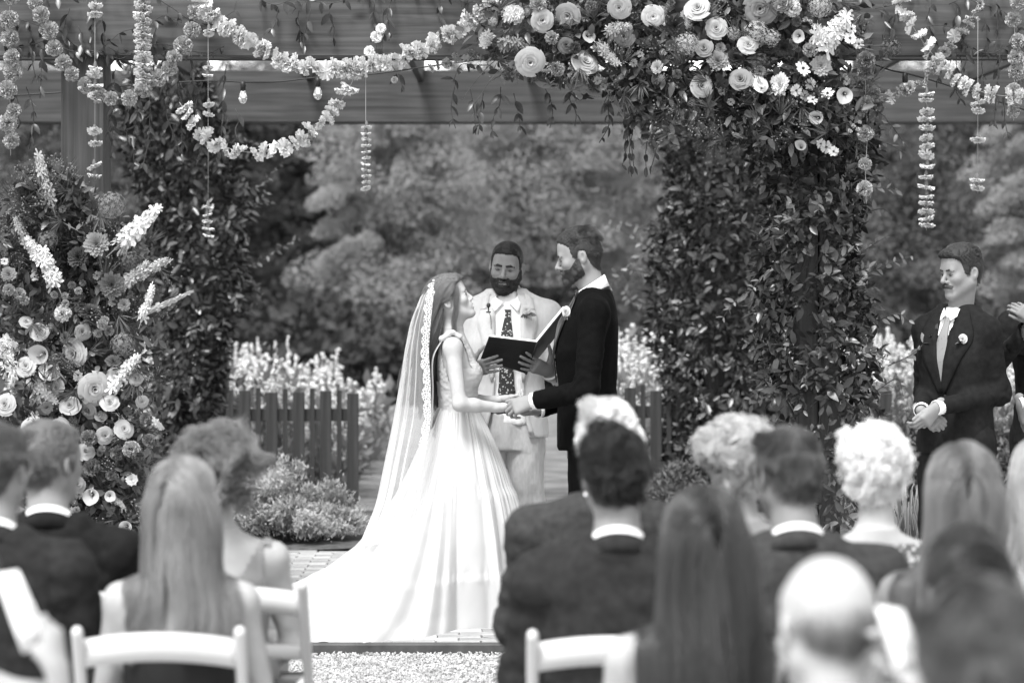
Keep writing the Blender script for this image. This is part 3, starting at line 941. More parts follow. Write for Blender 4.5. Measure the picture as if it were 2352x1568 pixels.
def grow(roots, d0, target, length, nseg, coll=None, off=.003, stiff=.6, noise=0.0, nfreq=30.0, curl=0.0, cfreq=60.0, seed=0, hug=None):
    r = np.random.default_rng(seed); n = len(roots)
    length = np.broadcast_to(np.asarray(length, float), (n,)); st = (length / nseg)[:, None]
    P = roots.copy(); D = unit(d0); pts = [P.copy()]
    for i in range(nseg):
        T = target(P, (i + 1) / nseg)
        D = D * stiff + T * (1 - stiff)
        if noise:
            D = D + noise * np.stack([vnoise(P * nfreq + 3.1), vnoise(P * nfreq + 17.7), vnoise(P * nfreq * .7 + 29.3)], -1)
        D = unit(D); Pn = P + D * st
        if coll is not None:
            d = sdf_pts(coll, Pn); m = d < off
            if m.any():
                X = Pn[m]; e = 1e-3
                g = np.stack([sdf_pts(coll, X + np.eye(3)[a] * e) - sdf_pts(coll, X - np.eye(3)[a] * e) for a in range(3)], -1)
                Pn[m] = X + unit(g) * (off - d[m])[:, None]
            if hug is not None:
                lim, act = hug; a = act(Pn) & (d > lim)
                if a.any():
                    X = Pn[a]; e = 1e-3
                    g = np.stack([sdf_pts(coll[:1], X + np.eye(3)[b] * e) - sdf_pts(coll[:1], X - np.eye(3)[b] * e) for b in range(3)], -1)
                    Pn[a] = X - unit(g) * ((d - lim)[a] * .8)[:, None]
        D = unit(Pn - P); P = Pn; pts.append(P.copy())
    A = np.stack(pts, 1)
    if curl:
        s = np.arange(nseg + 1) / nseg; ph = r.uniform(0, 6.28, n)[:, None] * .25 + vnoise(roots * 22)[:, None] * 6
        L = length[:, None] * s; w = np.minimum(1, s * 3) * curl
        u1 = unit(np.cross(D, [.3, .2, .9])); u2 = np.cross(D, u1)
        A = A + (w * np.cos(ph + cfreq * L))[..., None] * u1[:, None] + (w * np.sin(ph + cfreq * L))[..., None] * u2[:, None]
    return A

def strands_obj(name, A, radius, mat, parent, tip=.35, clump=0.0, per=40, seed=0):
    """A (n strands, m points, 3) world -> one hair curves object; clump gathers strands into locks"""
    n, m = A.shape[:2]
    r = np.random.default_rng(seed + n); lock = .5 + .5 * vnoise(A[:, 0] * 45)
    if clump:
        gi = r.permutation(n)[:max(4, n // per)]
        best = np.empty(n, int)
        for s in range(0, n, 1000):
            best[s:s + 1000] = ((A[s:s + 1000, m // 3][:, None] - A[gi, m // 3][None]) ** 2).sum(-1).argmin(1)
        w = (clump * np.clip(np.linspace(-.15, 1.1, m), 0, 1) ** .8)[None, :, None]
        A = A * (1 - w) + A[gi][best] * w + r.normal(size=(n, 1, 3)) * .0015
        lk = r.random(len(gi)); lock = .35 * lock + .65 * lk[best]
    hc = bpy.data.hair_curves.new(name)
    hc.add_curves([m] * n)
    org = WL[parent]
    hc.points.foreach_set('position', np.ascontiguousarray((A - org).reshape(-1), np.float32))
    rad = np.linspace(1, tip, m)[None] * np.broadcast_to(np.asarray(radius, float), (n,))[:, None]
    hc.points.foreach_set('radius', np.ascontiguousarray(rad.ravel(), np.float32))
    hc.materials.append(mat)
    la = hc.attributes.new('lock', 'FLOAT', 'CURVE'); la.data.foreach_set('value', np.ascontiguousarray(lock, np.float32))
    return obj(name, hc, org, parent)

HL_Y = np.array([-.12, -.085, -.065, -.045, -.035, -.012, 0.0, .028, .045, .07, .12])
HL_Z = np.array([.078, .080, .070, .050, -.002, -.004, .030, .026, -.030, -.062, -.070])
def hair_region(lz=0.0, recede=0.0, bald=None):
    def f(p):
        z = np.interp(p[:, 1], HL_Y, HL_Z) + recede * (p[:, 1] < -.03) + lz * (p[:, 1] > .03)
        m = p[:, 2] > z
        if bald is not None: m &= p[:, 2] < bald + .25 * np.maximum(0, -p[:, 1])
        return m
    return f

def hair_cap(V, Q, M, region, thick, mat, parent, name='hair', bulk=None, namp=.0):
    """scalp cover: the skull's surface in the hair region pushed outward"""
    N = vnormals(V, Q); loc = to_local(M, V)
    m = region(loc); ear = np.abs(loc[:, 0]) > .079
    m &= ~(ear & (loc[:, 2] < .05))
    keep = m[Q].all(1); q = Q[keep]
    used = np.unique(q); mp = np.full(len(V), -1); mp[used] = np.arange(len(used))
    t = thick if bulk is None else thick + bulk(loc[used])
    W = V[used] + N[used] * np.broadcast_to(np.asarray(t), (len(used),))[:, None]
    if namp: W = W + N[used] * (namp * fbm(W * 60))[:, None]
    qq = mp[q]
    # border ring drops back to the skin
    cnt = np.zeros(len(used))
    for i in range(4): np.add.at(cnt, qq[:, i], 1)
    b = cnt < 4; W[b] = V[used][b] + N[used][b] * .0008
    return mk(name, W, qq, mat, parent), W, qq

def project_strip(Lp, Rp, nl, nw, bvh, R, O, off, front=True):
    """strip between two (x,z) polylines of the body's own frame, laid on the garment from the front (or back)"""
    a, b = spline(np.array(Lp, float), nl), spline(np.array(Rp, float), nl)
    V = []
    for i in range(nl):
        for j in range(nw):
            t = j / (nw - 1); x, z = a[i] * (1 - t) + b[i] * t
            o = O + R @ np.array([x, -1.0 if front else 1.0, z]); d = R @ np.array([0, 1.0 if front else -1.0, 0])
            h = bvh.ray_cast(Vector(o), Vector(d), 2.0)
            if h[0] is None:
                h = bvh.find_nearest(Vector(O + R @ np.array([x, -.12 if front else .12, z])))
                V.append(np.array(h[0]) - d * off)
            else: V.append(np.array(h[0]) - d * off)
    V = np.array(V); F = grid_faces(nl, nw)
    return V, F

def thick(V, F, t, nrm):
    """give a strip thickness: copy offset along nrm, walls included"""
    n = len(V); W = np.concatenate([V, V + np.asarray(nrm) * t])
    E = {}
    for q in F:
        for i in range(len(q)):
            e = (q[i], q[(i + 1) % len(q)]); E[e] = E.get(e, 0) + 1
    side = [[a, b, b + n, a + n] for (a, b) in E if (b, a) not in E]
    return W, [np.concatenate([F[:, ::-1], F + n, np.array(side)])]

def collar_vf(c, R, rx, ry, hb, hf, open_deg, flare=.012, n=36, drop_front=.03, th=.004):
    """band round the neck: back height hb, front height hf; sinks by drop_front toward the front"""
    o = math.radians(open_deg); an = np.linspace(-math.pi + o, math.pi - o, n) + math.pi / 2   # back (+y) is the middle
    w = (np.sin(an) * .5 + .5)
    V = []
    for r_, s in ((flare, 0), (0, 1)):
        h = (hf + (hb - hf) * w) * s - drop_front * (1 - w)
        V.append(np.stack([(rx + r_) * np.cos(an), (ry + r_) * np.sin(an), h], 1))
    V = np.concatenate(V); F = grid_faces(2, n)
    cen = V * [1, 1, 0]; nrm = unit(cen)
    W, FF = thick(V, F, th, nrm)
    return W @ np.asarray(R).T + np.asarray(c), FF

_FACE = {}
def face_y(fem, x, z, **kw):
    """how far forward the face reaches at (x, z) of the head's frame"""
    key = (fem, tuple(sorted(kw.items())))
    if key not in _FACE: _FACE[key] = head_prims(np.eye(4), 1.0, fem=fem, **kw)
    y = np.linspace(-.14, -.03, 221); d = sdf_pts(_FACE[key], np.stack([np.full(221, x), y, np.full(221, z)], 1))
    return y[np.argmax(d < 0)]

def eyes_brows(M, s, parent, hairmat, brow=1.0, lid=.0045, fem=False, lips=False, mouth=0.0, jaw=1.0):
    def put(prm, name, mat, h=.0012):
        V, Q = sdf_mesh(prm, h); mk(name, V @ M[:3, :3].T + M[:3, 3], Q, mat, parent)
    for x in (-1, 1):
        ye = face_y(fem, x * .033, .0005)
        put([Ell((x * .033, ye + .0015, .0005), (.0115, .0035, lid), rotz(x * .35), k=0)], 'eye', M_eye)
        put([Cap((x * .022, face_y(fem, x * .022, .006) - .0005, .005), (x * .033, face_y(fem, x * .033, .008) - .0008, .0075), .0013, .0016, k=.001), Cap((x * .033, face_y(fem, x * .033, .008) - .0008, .0075), (x * .0455, face_y(fem, x * .0455, .005) - .0005, .004), .0016, .0012, k=.001)], 'eyelash', M_eye, .0009)
        p = [(x * a, face_y(fem, x * a, z) + .0008, z) for a, z in ((.014, .0235), (.032, .0268), (.051, .0205))]
        r0 = .0042 * brow
        put([Cap(p[0], p[1], r0 * .9, r0, k=.002), Cap(p[1], p[2], r0, r0 * .5, k=.002)], 'eyebrow', hairmat)
    if lips:
        y1, y2 = face_y(fem, 0, -.0545), face_y(fem, 0, -.0665 - mouth * .012)
        put([Ell((0, y1 + .0045, -.0550), (.0185, .0055, .0038), k=.001)], 'upper_lip', M_lip)
        put([Ell((0, y2 + .0050, -.0665 - mouth * .012), (.0175, .0062, .0046), k=.001)], 'lower_lip', M_lip)

def beard_base(hv, hq, M, me, region, mat, off):
    bm = region(to_local(M, hv)); N = vnormals(hv, hq)
    qb = hq[bm[hq].all(1)]; used = np.unique(qb); mp = np.full(len(hv), -1); mp[used] = np.arange(len(used))
    mk('beard_base', hv[used] + N[used] * off, mp[qb], mat, me)

def box_of(prims, m=.02):
    return np.min([p.bb()[0] for p in prims], 0) - m, np.max([p.bb()[1] for p in prims], 0) + m

def short_hair(V, Q, M, s, parent, mat, capmat, n, length, region, comb, seed, rad=.0006, bulk=None, thick_=.006, noise=.25, curl=0.0, cfreq=200, lift=.5, coll=None, stiff=.5, nseg=6, namp=.002):
    """cropped hair: scalp cover plus strands combed along comb(local) (directions in the head's frame)"""
    cap, W, q = hair_cap(V, Q, M, region, thick_, capmat, parent, bulk=bulk, namp=namp)
    r = np.random.default_rng(seed)
    N = vnormals(W, q)
    P, i = sample_quads(W, q, n, r); nn = unit(N[q[i]].mean(1))
    Rm = M[:3, :3] / s
    P = P - nn * .003
    def tgt(X, t):
        return unit(comb(to_local(M, X)) @ Rm.T)
    d0 = unit(nn * lift + tgt(P, 0))
    L = length(to_local(M, P)) if callable(length) else length
    A = grow(P, d0, tgt, L * r.uniform(.7, 1.15, n), nseg, None, stiff=stiff, noise=noise, curl=curl, cfreq=cfreq, seed=seed)
    strands_obj('hair_strands', A, rad, mat, cap)
    return cap

def beard(V, Q, M, s, parent, mat, n, length, region, seed, rad=.0005, out=.5):
    r = np.random.default_rng(seed); loc = to_local(M, V); m = region(loc)
    q = Q[m[Q].all(1)]; N = vnormals(V, Q)
    P, i = sample_quads(V, q, n, r); nn = unit(N[q[i]].mean(1))
    dn = M[:3, :3] @ np.array([0, -.25, -1.0]) / s
    def tgt(X, t): return np.broadcast_to(unit(dn), X.shape)
    A = grow(P - nn * .001, unit(nn * out + dn * .6), tgt, length * r.uniform(.6, 1.2, n), 4, None, stiff=.6, noise=.3, nfreq=60, seed=seed)
    return strands_obj('beard', A, rad, mat, parent)

H_dark = hair_material('hair_dark', .015, .6); C_dark = material('scalp_dark', .012, .6, .3, bump=.3, bscale=300)
H_umber = hair_material('hair_dark_brown', .032, .6); C_umber = material('scalp_dark_brown', .024, .6, .3, bump=.3, bscale=300)
H_brown = hair_material('hair_brown', .075, .6); C_brown = material('scalp_brown', .050, .6, .3, bump=.3, bscale=300)
H_lbrown = hair_material('hair_light_brown', .12, .55); C_lbrown = material('scalp_light_brown', .10, .6, .3, bump=.3, bscale=300)
H_honey = hair_material('hair_honey', .17, .55); C_honey = material('scalp_honey', .12, .6, .3, bump=.3, bscale=300)
H_blond = hair_material('hair_blond', .28, .5); C_blond = material('scalp_blond', .22, .6, .3, bump=.3, bscale=300)
H_grey = hair_material('hair_grey', .42, .35); C_grey = material('scalp_grey', .34, .6, .3, bump=.3, bscale=300)
H_white = hair_material('hair_white', .75, .2); C_white = material('scalp_white', .62, .6, .3, bump=.3, bscale=300)

def suit_body(name, label, O, yaw, zsh, secs, armsL, armsR, mat, hem, res=.008, sw=.20, neck=None, group=None, amp=.004, rs=(.066, .058, .054, .045), seed=0.0, clip=None, n=2.4, wst=(1, 1, .7)):
    """jacket mesh: torso loft in the body's frame plus both sleeves given as world points [shoulder, elbow, wrist]"""
    R = rotz(math.radians(yaw))
    L, cut, yoke = [], [], []
    for s, arm in ((1, armsL), (-1, armsR)):
        sh, el, wr = [np.asarray(a, float) for a in arm]
        nb = O + R @ np.array([s * .07, .012, zsh + .012])
        yoke.append(Cap(nb, sh + [0, 0, .004], .045, rs[0] * .98, k=.045))
        L.append(Cap(sh, el, rs[0], rs[1], k=.0 if not L else .035))
        L.append(Cap(el, wr, rs[2], rs[3], k=.03))
        d = unit(wr - el); cut.append(Box(wr + d * (.06 - .010), (.06, .055, .055), frames(d[None], np.array([[.1, .2, .95]]))[0], rd=.002, k=.002, sub=True))
    L = L + cut + [Loft(secs, O, R, n=n, k=.03)] + yoke
    V, Q = cloth_mesh(L, res, amp, 11.0, wst, seed)
    N = vnormals(V, Q)                              # creases round the elbows and along the sleeves
    for arm in (armsL, armsR):
        sh, el, wr = [np.asarray(a, float) for a in arm]
        ds = np.minimum(Cap(sh, el, rs[0], rs[1]).d(V), Cap(el, wr, rs[2], rs[3]).d(V)); on = np.clip(1 - np.maximum(0, ds - .004) / .012, 0, 1)
        e = np.linalg.norm(V - el, axis=1)
        V = V + N * (on * (.0050 * np.exp(-(e / .10) ** 2) + .0008) * np.sin(e / .052 * 6.28 + 9 * fbm(V * 7 + seed)))[:, None]
    return V, Q, L, R

def cuffs(arm, mat, parent, r0=.041, r1=.040):
    el, wr = np.asarray(arm[1], float), np.asarray(arm[2], float); d = unit(wr - el)
    V, F = tube_vf([wr - d * .03, wr + d * .010], [r0, r1], 18, caps=False)
    nrm = unit(V - (wr + np.outer((V - wr) @ d, d)))
    W, FF = thick(V, F[0], -.003, nrm)
    mk('cuff', W, FF, mat, parent)
# ------------------------------------------------------------------ the groom
CD = 14.3
def P3(u, v, D=CD): return at(u, v, D)

def make_groom():
    O = np.array([P3(1350, 0)[0], CD, 0.0]); yaw = -90; R = rotz(math.radians(yaw))
    hc = P3(1331, 594); M = head_frame(hc + [0, 0, .004], yaw, 12, 0)
    nb = O + R @ np.array([0, .030, 1.592])
    # clasped hands
    wl = P3(1226, 920, 14.09); el = P3(1346, 900, 13.99); sh = O + R @ np.array([.200, .025, 1.500])
    wr_ = P3(1236, 940, 14.40); er = P3(1336, 905, 14.58); shr = O + R @ np.array([-.200, .025, 1.500])
    hl = hand_prims(wl, P3(1180, 936, 14.10) - wl, (-.25, .75, -.55), -1, curl=((30, 45, 40), (34, 50, 40), (38, 55, 40), (42, 55, 40)), thumb=(.95, .32, .1), spread=3, s=1.08, thumb_curl=6)
    hr = hand_prims(wr_, P3(1180, 948, 14.34) - wr_, (-.2, -.35, .9), -1, curl=(25, 30, 32, 36), thumb=(.9, .3, .2), spread=4, s=1.04)
    hp = head_prims(M, 1.0, jaw=1.03) + neck_prims(M, 1.0, nb, .056, .064)
    core = [Loft([(.80, 0, 0, .13, .10), (1.1, 0, 0, .13, .10), (1.35, 0, 0, .15, .11), (1.5, 0, .02, .13, .08), (1.57, 0, .03, .06, .055)], O, R, k=.03),
            Cap(nb - [0, 0, .05], sh, .05, .05, k=.03), Cap(nb - [0, 0, .05], shr, .05, .05, k=.03),
            Cap(sh, el, .042, .036, k=.02), Cap(el, wl, .035, .026, k=.02), Cap(shr, er, .042, .036, k=.02), Cap(er, wr_, .035, .026, k=.02)]
    for s in (-1, 1):
        core += [Cap(O + R @ np.array([s * .09, 0, .85]), O + R @ np.array([s * .10, 0, .48]), .07, .05, k=.03), Cap(O + R @ np.array([s * .10, 0, .48]), O + R @ np.array([s * .10, .02, .07]), .048, .035, k=.03)]
    allp = core + hp + hl + hr
    b0, b1 = box_of(hp, .015); b0[2] = nb[2] - .02
    c0, c1 = box_of(hl + hr, .012)
    V, Q = sdf_mesh(allp, .02, fine=[(b0, b1, .0036), (c0, c1, .0031)])
    me = body_obj(V, Q, M_skin['light'], O, 'bearded groom in black tuxedo facing the bride and holding her hands')
    # hair and beard
    hv, hq = sdf_mesh(hp, .005)
    reg = hair_region(-.014, recede=.006)
    def comb(p):
        top = np.clip((p[:, 2] - .055) / .03, 0, 1)[:, None]
        side = np.stack([p[:, 0] * 0, .55 + p[:, 1] * 0, -.85 + p[:, 1] * 0], 1)
        t = np.stack([.25 * np.sign(p[:, 0]), .9 + 0 * p[:, 0], .35 - 6 * np.maximum(0, p[:, 1])], 1)
        return side * (1 - top) + t * top
    bulk = lambda p: .020 * np.clip((p[:, 2] - .065) / .045, 0, 1) * np.clip(1.2 - 4 * np.maximum(0, p[:, 1]), .35, 1) * np.clip((p[:, 1] + .095) / .04, .25, 1)
    short_hair(hv, hq, M, 1, me, H_umber, C_umber, 9000, lambda p: np.where(p[:, 2] > .07, .034, .012), reg, comb, 3, rad=.0005, bulk=bulk, thick_=.004, noise=.35, lift=.35)
    def breg(p):
        x, y, z = np.abs(p[:, 0]), p[:, 1], p[:, 2]
        m = (z < np.maximum(-.042, -.002 - 1.05 * np.maximum(0, -.022 - y))) & (z > -.086 + .50 * y) & (y < .002 - .20 * (z + .03))
        m |= (x < .030) & (z < -.037) & (z > -.053) & (y < -.08)
        lips = (x < .019) & (z < -.0525) & (z > -.070) & (y < -.085)
        nose = (x < .021) & (z > -.039) & (y < -.085)
        return m & ~lips & ~nose
    bv, bq = sdf_mesh(hp, .0034)
    beard_base(bv, bq, M, me, breg, material('beard_stubble', .050, .8, .2, var=.3, vscale=90, bump=.4, bscale=400), .0006)
    beard(bv, bq, M, 1, me, H_umber, 12000, .010, breg, 5, rad=.0005)
    eyes_brows(M, 1, me, C_umber, lid=.0038, brow=1.15)
    # tuxedo
    secs = [(.845, 0, .01, .195, .155), (1.0, 0, .005, .19, .150), (1.14, 0, 0, .178, .138), (1.30, 0, -.008, .20, .150), (1.45, 0, .005, .205, .140), (1.55, 0, .03, .165, .10), (1.612, 0, .04, .085, .070)]
    V, Q, L, _ = suit_body('jacket', '', O, yaw, 1.562, secs, (sh, el, wl), (shr, er, wr_), M_black, .85, .0088, amp=.003, seed=2.0, rs=(.066, .060, .054, .046))
    bvh = BVHTree.FromPolygons([tuple(p) for p in V], Q.tolist())
    lc = (V[Q].mean(1) - O) @ R
    opening = (np.hypot(lc[:, 0], lc[:, 1] - .025) < .098) & (lc[:, 2] > 1.585 + .95 * (lc[:, 1] - .045))
    opening |= (lc[:, 1] < 0) & (np.abs(lc[:, 0]) < np.interp(lc[:, 2], [1.18, 1.55], [0, .055])) & (lc[:, 2] > 1.18)
    jk = mk('jacket', V, Q[~opening], M_black, me)
    for s in (-1, 1):
        V2, F2 = project_strip([(s * .055, 1.580), (s * .045, 1.49), (s * .030, 1.34), (s * .012, 1.17)], [(s * .085, 1.570), (s * .125, 1.47), (s * .095, 1.37), (s * .020, 1.165)], 20, 5, bvh, R, O, .006)
        W, FF = thick(V2, F2, .005, -(R @ np.array([0, 1, 0])))
        mk('lapel', W, FF, M_satin, jk)
    c = nb - [0, 0, .012]
    Rt = R @ rotx(math.radians(18))
    V2, F2 = collar_vf(c - R @ np.array([0, -.004, .012]), Rt, .074, .078, .048, .02, 42, .014)
    mk('jacket_collar', V2, F2, M_satin, jk)
    V2, F2 = collar_vf(c + [0, 0, .016], Rt, .0675, .0715, .066, .072, 8, .006, drop_front=.045)
    mk('shirt_collar', V2, F2, M_shirt, me)
    sh_s = [(1.15, 0, -.012, .10, .120), (1.30, 0, -.016, .12, .134), (1.43, 0, -.008, .12, .128), (1.52, 0, .012, .10, .10), (1.585, 0, .03, .06, .062)]
    V2, Q2 = sdf_mesh([Loft(sh_s, O, R, k=0)], .012)
    mk('shirt', V2, Q2, M_shirt, me)
    bt = nb + R @ np.array([0, -.088, -.002])
    prm = [Ell(bt, (.008, .011, .012), R, k=.004)] + [Cap(bt + R @ np.array([s * .008, 0, 0]), bt + R @ np.array([s * .045, .006, 0]), .007, .018, k=.004, n=R @ np.array([0, 1., 0]), s=.5) for s in (-1, 1)]
    V2, Q2 = sdf_mesh(prm, .003); mk('bow_tie', V2, Q2, M_satin, me)
    for arm in ((sh, el, wl), (shr, er, wr_)): cuffs(arm, M_shirt, me)
    b = O + R @ np.array([.01, -.16, 1.145])
    V2, Q2 = sdf_mesh([Ell(b, (.009, .006, .009), R, k=0)], .003); mk('button', V2, Q2, M_satin, jk)
    # trousers and shoes
    L2 = []
    for s in (-1, 1):
        hp_, kn, an = O + R @ np.array([s * .085, .01, .90]), O + R @ np.array([s * .095, -.01, .50]), O + R @ np.array([s * .10, .015, .05])
        L2 += [Cap(hp_, kn, .105, .082, k=.03), Cap(kn, an, .082, .068, k=.03)]
    V2, Q2 = cloth_mesh(L2, .016, .004, 8.0, (1, 1, .5))
    mk('trousers', V2, Q2, M_black, me)
    for s in (-1, 1):
        a = O + R @ np.array([s * .10, .02, .035])
        V2, Q2 = sdf_mesh([Cap(a, a + R @ np.array([0, -.20, 0]), .042, .036, k=.01, n=(0, 0, 1), s=.8)], .01); mk('shoe', V2, Q2, M_shoe, me)
    h = bvh.ray_cast(Vector(O + R @ np.array([.10, -1, 1.505])), Vector(R @ np.array([0, 1., 0])))
    boutonniere(np.array(h[0]) + R @ np.array([.02, -.016, 0]), R @ rotz(math.radians(45)), jk, .028, True)
    return me

def boutonniere(p, R, parent, size=.03, light=True):
    p = np.asarray(p, float)
    dirs = [(0, 0), (.55, .5), (-.5, .55), (.1, .9)]
    fl = rose_vf(size * 1.0, 7)
    m = mk('boutonniere', fl[0] @ (R @ rotx(math.radians(90))).T + p, fl[1], material('boutonniere_petal', .55, .6, .2, transl=.15), parent)
    n = 9; out = unit(np.stack([rng.normal(size=n) * .8, np.full(n, -.4), rng.normal(size=n) * .3 - .75], 1)) @ R.T
    V, F = scatter(LEAF[0], LEAF[1], leaf_frames(out, up=-.2, jit=.4), rng.uniform(.03, .055, n), np.tile(p + R @ np.array([0, .012, -.012]), (n, 1)))
    mk('sprig', V, F, material('boutonniere_leaf', .10, .5, .4), m)
    return m

def rose_vf(size, seed=0, layers=6, open_=1.0):
    """spiral of nested cupped petals, opening along +Z; radius about size"""
    r = np.random.default_rng(seed); items = []
    npet = [2, 3, 4, 5, 5, 6][:layers]
    for li, n in enumerate(npet):
        f = (li + .6) / layers
        top_r = (.06 + .80 * f ** 1.05) * (1 + .12 * (open_ - 1)); ztop = .50 - .34 * f ** 1.3; br = .05 + .22 * f
        for j in range(n):
            a0 = 2 * math.pi * (j / n) + 2.1 * li + r.normal() * .15; w = 2 * math.pi / n * .72
            nu, nv = 6, 6
            u = np.linspace(-1, 1, nu)[:, None]; v = np.linspace(0, 1, nv)[None]
            tr_, zt = top_r * (1 + r.normal() * .06), ztop + r.normal() * .035
            ang = a0 + u * w * (.55 + .45 * v)
            rim = np.clip((v - .72) / .28, 0, 1) ** 2
            rad = br + (tr_ - br) * v ** 1.35 + .055 * u * f ** .5 + (.05 + .13 * f * open_) * rim
            z = -.30 + (zt + .30) * v ** .75 * (1 - .10 * u ** 2 * v) - (.03 + .15 * f * open_) * rim
            V = np.stack(np.broadcast_arrays(rad * np.cos(ang), rad * np.sin(ang), z), -1).reshape(-1, 3)
            V += r.normal(size=V.shape) * .010
            items.append((V, [grid_faces(nu, nv)]))
    V, F = join_vf(items)
    return V * size, F

# ------------------------------------------------------------------ the bride
def make_bride():
    O = np.array([P3(1052, 0)[0], CD, 0.0]); yaw = 90; R = rotz(math.radians(yaw))
    # facing +X: her right (-x of her frame) is toward the camera
    M = head_frame(P3(1034, 692), yaw, -23, 0, .93); s = .93
    nb = O + R @ np.array([0, .030, 1.40])
    sh = O + R @ np.array([-.165, .022, 1.335]); el = P3(1056, 928, 14.06); wr = P3(1150, 936, 14.15)
    shl = O + R @ np.array([.165, .022, 1.335]); ell = P3(1068, 925, 14.50); wrl = P3(1158, 918, 14.42)
    hn = hand_prims(wr, P3(1195, 928, 14.20) - wr, (.1, .3, .95), -1, curl=(30, 34, 36, 40), thumb=(.9, .3, .2), spread=3, s=.92)
    hf = hand_prims(wrl, P3(1205, 912, 14.38) - wrl, (.1, -.3, -.9), -1, curl=(35, 38, 40, 42), thumb=(.9, .35, -.1), spread=3, s=.92)
    hp = head_prims(M, s, fem=True, mouth=.55, jaw=.94) + neck_prims(M, s, nb, .047, .050)
    torso = [Loft([(.95, 0, 0, .14, .115), (1.03, 0, 0, .115, .088), (1.10, 0, .002, .118, .090), (1.22, 0, .0, .135, .102), (1.30, 0, .012, .14, .092), (1.37, 0, .022, .115, .066), (1.42, 0, .03, .05, .047)], O, R, n=2.1, k=.03)]
    torso += [Ell(O + R @ np.array([x * .060, -.064, 1.205]), (.050, .044, .050), R, k=.035) for x in (-1, 1)]
    arms = []
    for a, b, c in ((sh, el, wr), (shl, ell, wrl)):
        arms += [Cap(nb - [0, 0, .045], a, .036, .043, k=.04), Cap(a, b, .040, .032, k=.03), Cap(b, b * .65 + c * .35, .033, .032, k=.02), Cap(b * .65 + c * .35, c, .032, .0215, k=.02)]
    legs = []
    for x in (-1, 1):
        legs += [Cap(O + R @ np.array([x * .08, 0, .92]), O + R @ np.array([x * .08, 0, .48]), .075, .05, k=.03), Cap(O + R @ np.array([x * .08, 0, .48]), O + R @ np.array([x * .08, .02, .05]), .048, .03, k=.03)]
    allp = torso + arms + legs + hp + hn + hf
    b0, b1 = box_of(hp, .015); b0[2] = nb[2] - .02
    c0, c1 = box_of(hn + hf, .012)
    V, Q = sdf_mesh(allp, .009, fine=[(b0, b1, .0034), (c0, c1, .003)])
    me = body_obj(V, Q, M_skin['fair'], O, 'bride in white gown and lace edged veil looking up at the groom')
    # bodice: follows the torso, open under the arms, wide straps
    bod = [Loft([(1.0, 0, 0, .118, .094), (1.05, 0, 0, .118, .092), (1.12, 0, .002, .124, .096), (1.22, 0, .0, .142, .108), (1.30, 0, .012, .146, .098), (1.37, 0, .022, .122, .072), (1.41, 0, .03, .08, .055)], O, R, n=2.1, k=.02)]
    bod += [Ell(O + R @ np.array([x * .060, -.066, 1.205]), (.055, .049, .055), R, k=.035) for x in (-1, 1)]
    bod += [Cap(nb - [0, 0, .045], a, .041, .048, k=.04) for a in (sh, shl)]
    def clipb(c):
        q = (c - O) @ R; x, y, z = np.abs(q[:, 0]), q[:, 1], q[:, 2]
        front = y < .02
        vneck = 1.215 + .9 * np.maximum(0, x - .02)          # V neckline
        strap = (x > .082) & (x < .126)
        top = np.where(front, np.where(strap, 2, vneck), np.where(strap, 2, 1.17))
        side = (x > .118) & (z > 1.235) & ~((z > 1.33) & (x < .15))
        return (z < top) & ~side & (x < .158)
    V2, Q2 = cloth_mesh(bod, .006, .0022, 26.0, (1, 1, 3.0), clip=None)
    keep = clipb(V2[Q2].mean(1)); mk('bodice', V2, Q2[keep], M_gown, me)
    # knots on the straps
    for a in (sh, shl):
        p = a + R @ np.array([0, .0, .052]) + (nb - a) * .30
        prm = [Ell(p, (.016, .018, .013), R, k=.006), Cap(p, p + R @ np.array([.0, .05, -.03]), .008, .016, k=.006), Cap(p, p + R @ np.array([0, -.035, -.02]), .008, .014, k=.006)]
        V2, Q2 = sdf_mesh(prm, .004); mk('strap_knot', V2, Q2, M_gown, me)
    # ribbon tails down the back
    for dx, x0 in ((-.02, -.115), (.01, -.09)):
        a = spline([O + R @ np.array([x0, .075, 1.37]), O + R @ np.array([x0 - .01, .118, 1.28]), O + R @ np.array([x0, .118, 1.12]), O + R @ np.array([x0 + dx, .125, .95])], 16)
        Vs = np.concatenate([a + R @ np.array([-.014, -.004, 0]), a + R @ np.array([.014, .004, 0])]); F = grid_faces(2, 16)
        W, FF = thick(Vs, F, .0015, R @ np.array([0, 1., 0])); mk('ribbon', W, FF, M_gown, me)
    # skirt: gathered rings falling to the floor, long train behind
    nt_, na = 64, 420
    t = np.linspace(0, 1, nt_)
    zf = np.interp(t, np.linspace(0, 1, 8), [1.045, .90, .74, .58, .42, .26, .10, .012])
    rf = np.interp(t, np.linspace(0, 1, 8), [.092, .165, .230, .285, .325, .345, .345, .340])
    rs_ = np.interp(t, np.linspace(0, 1, 8), [.120, .185, .245, .300, .345, .380, .405, .425])
    zb = np.interp(t, np.linspace(0, 1, 10), [1.045, .92, .76, .62, .48, .36, .25, .15, .06, .010])
    rb = np.interp(t, np.linspace(0, 1, 10), [.092, .155, .225, .295, .385, .49, .63, .80, 1.00, 1.22])
    th = np.linspace(0, 2 * math.pi, na, endpoint=False)     # 0 = front (+X), pi = back
    c_, s_ = np.cos(th), np.sin(th)
    wf = np.clip(c_, 0, 1) ** 1.2; wb = np.clip(-c_, 0, 1) ** .85; wsd = np.clip(1 - wf - wb, 0, 1)
    rr = rf[:, None] * wf + rb[:, None] * wb + rs_[:, None] * wsd
    zz = zf[:, None] * (wf + wsd) + zb[:, None] * wb
    ph = th + .12 * np.sin(3 * th + 1) + .07 * np.sin(7 * th)
    fold = .50 * np.sin(15 * ph + .5) + .32 * np.sin(23 * ph + 2.1 + 1.2 * t[:, None]) + .22 * np.sin(41 * ph + .7)
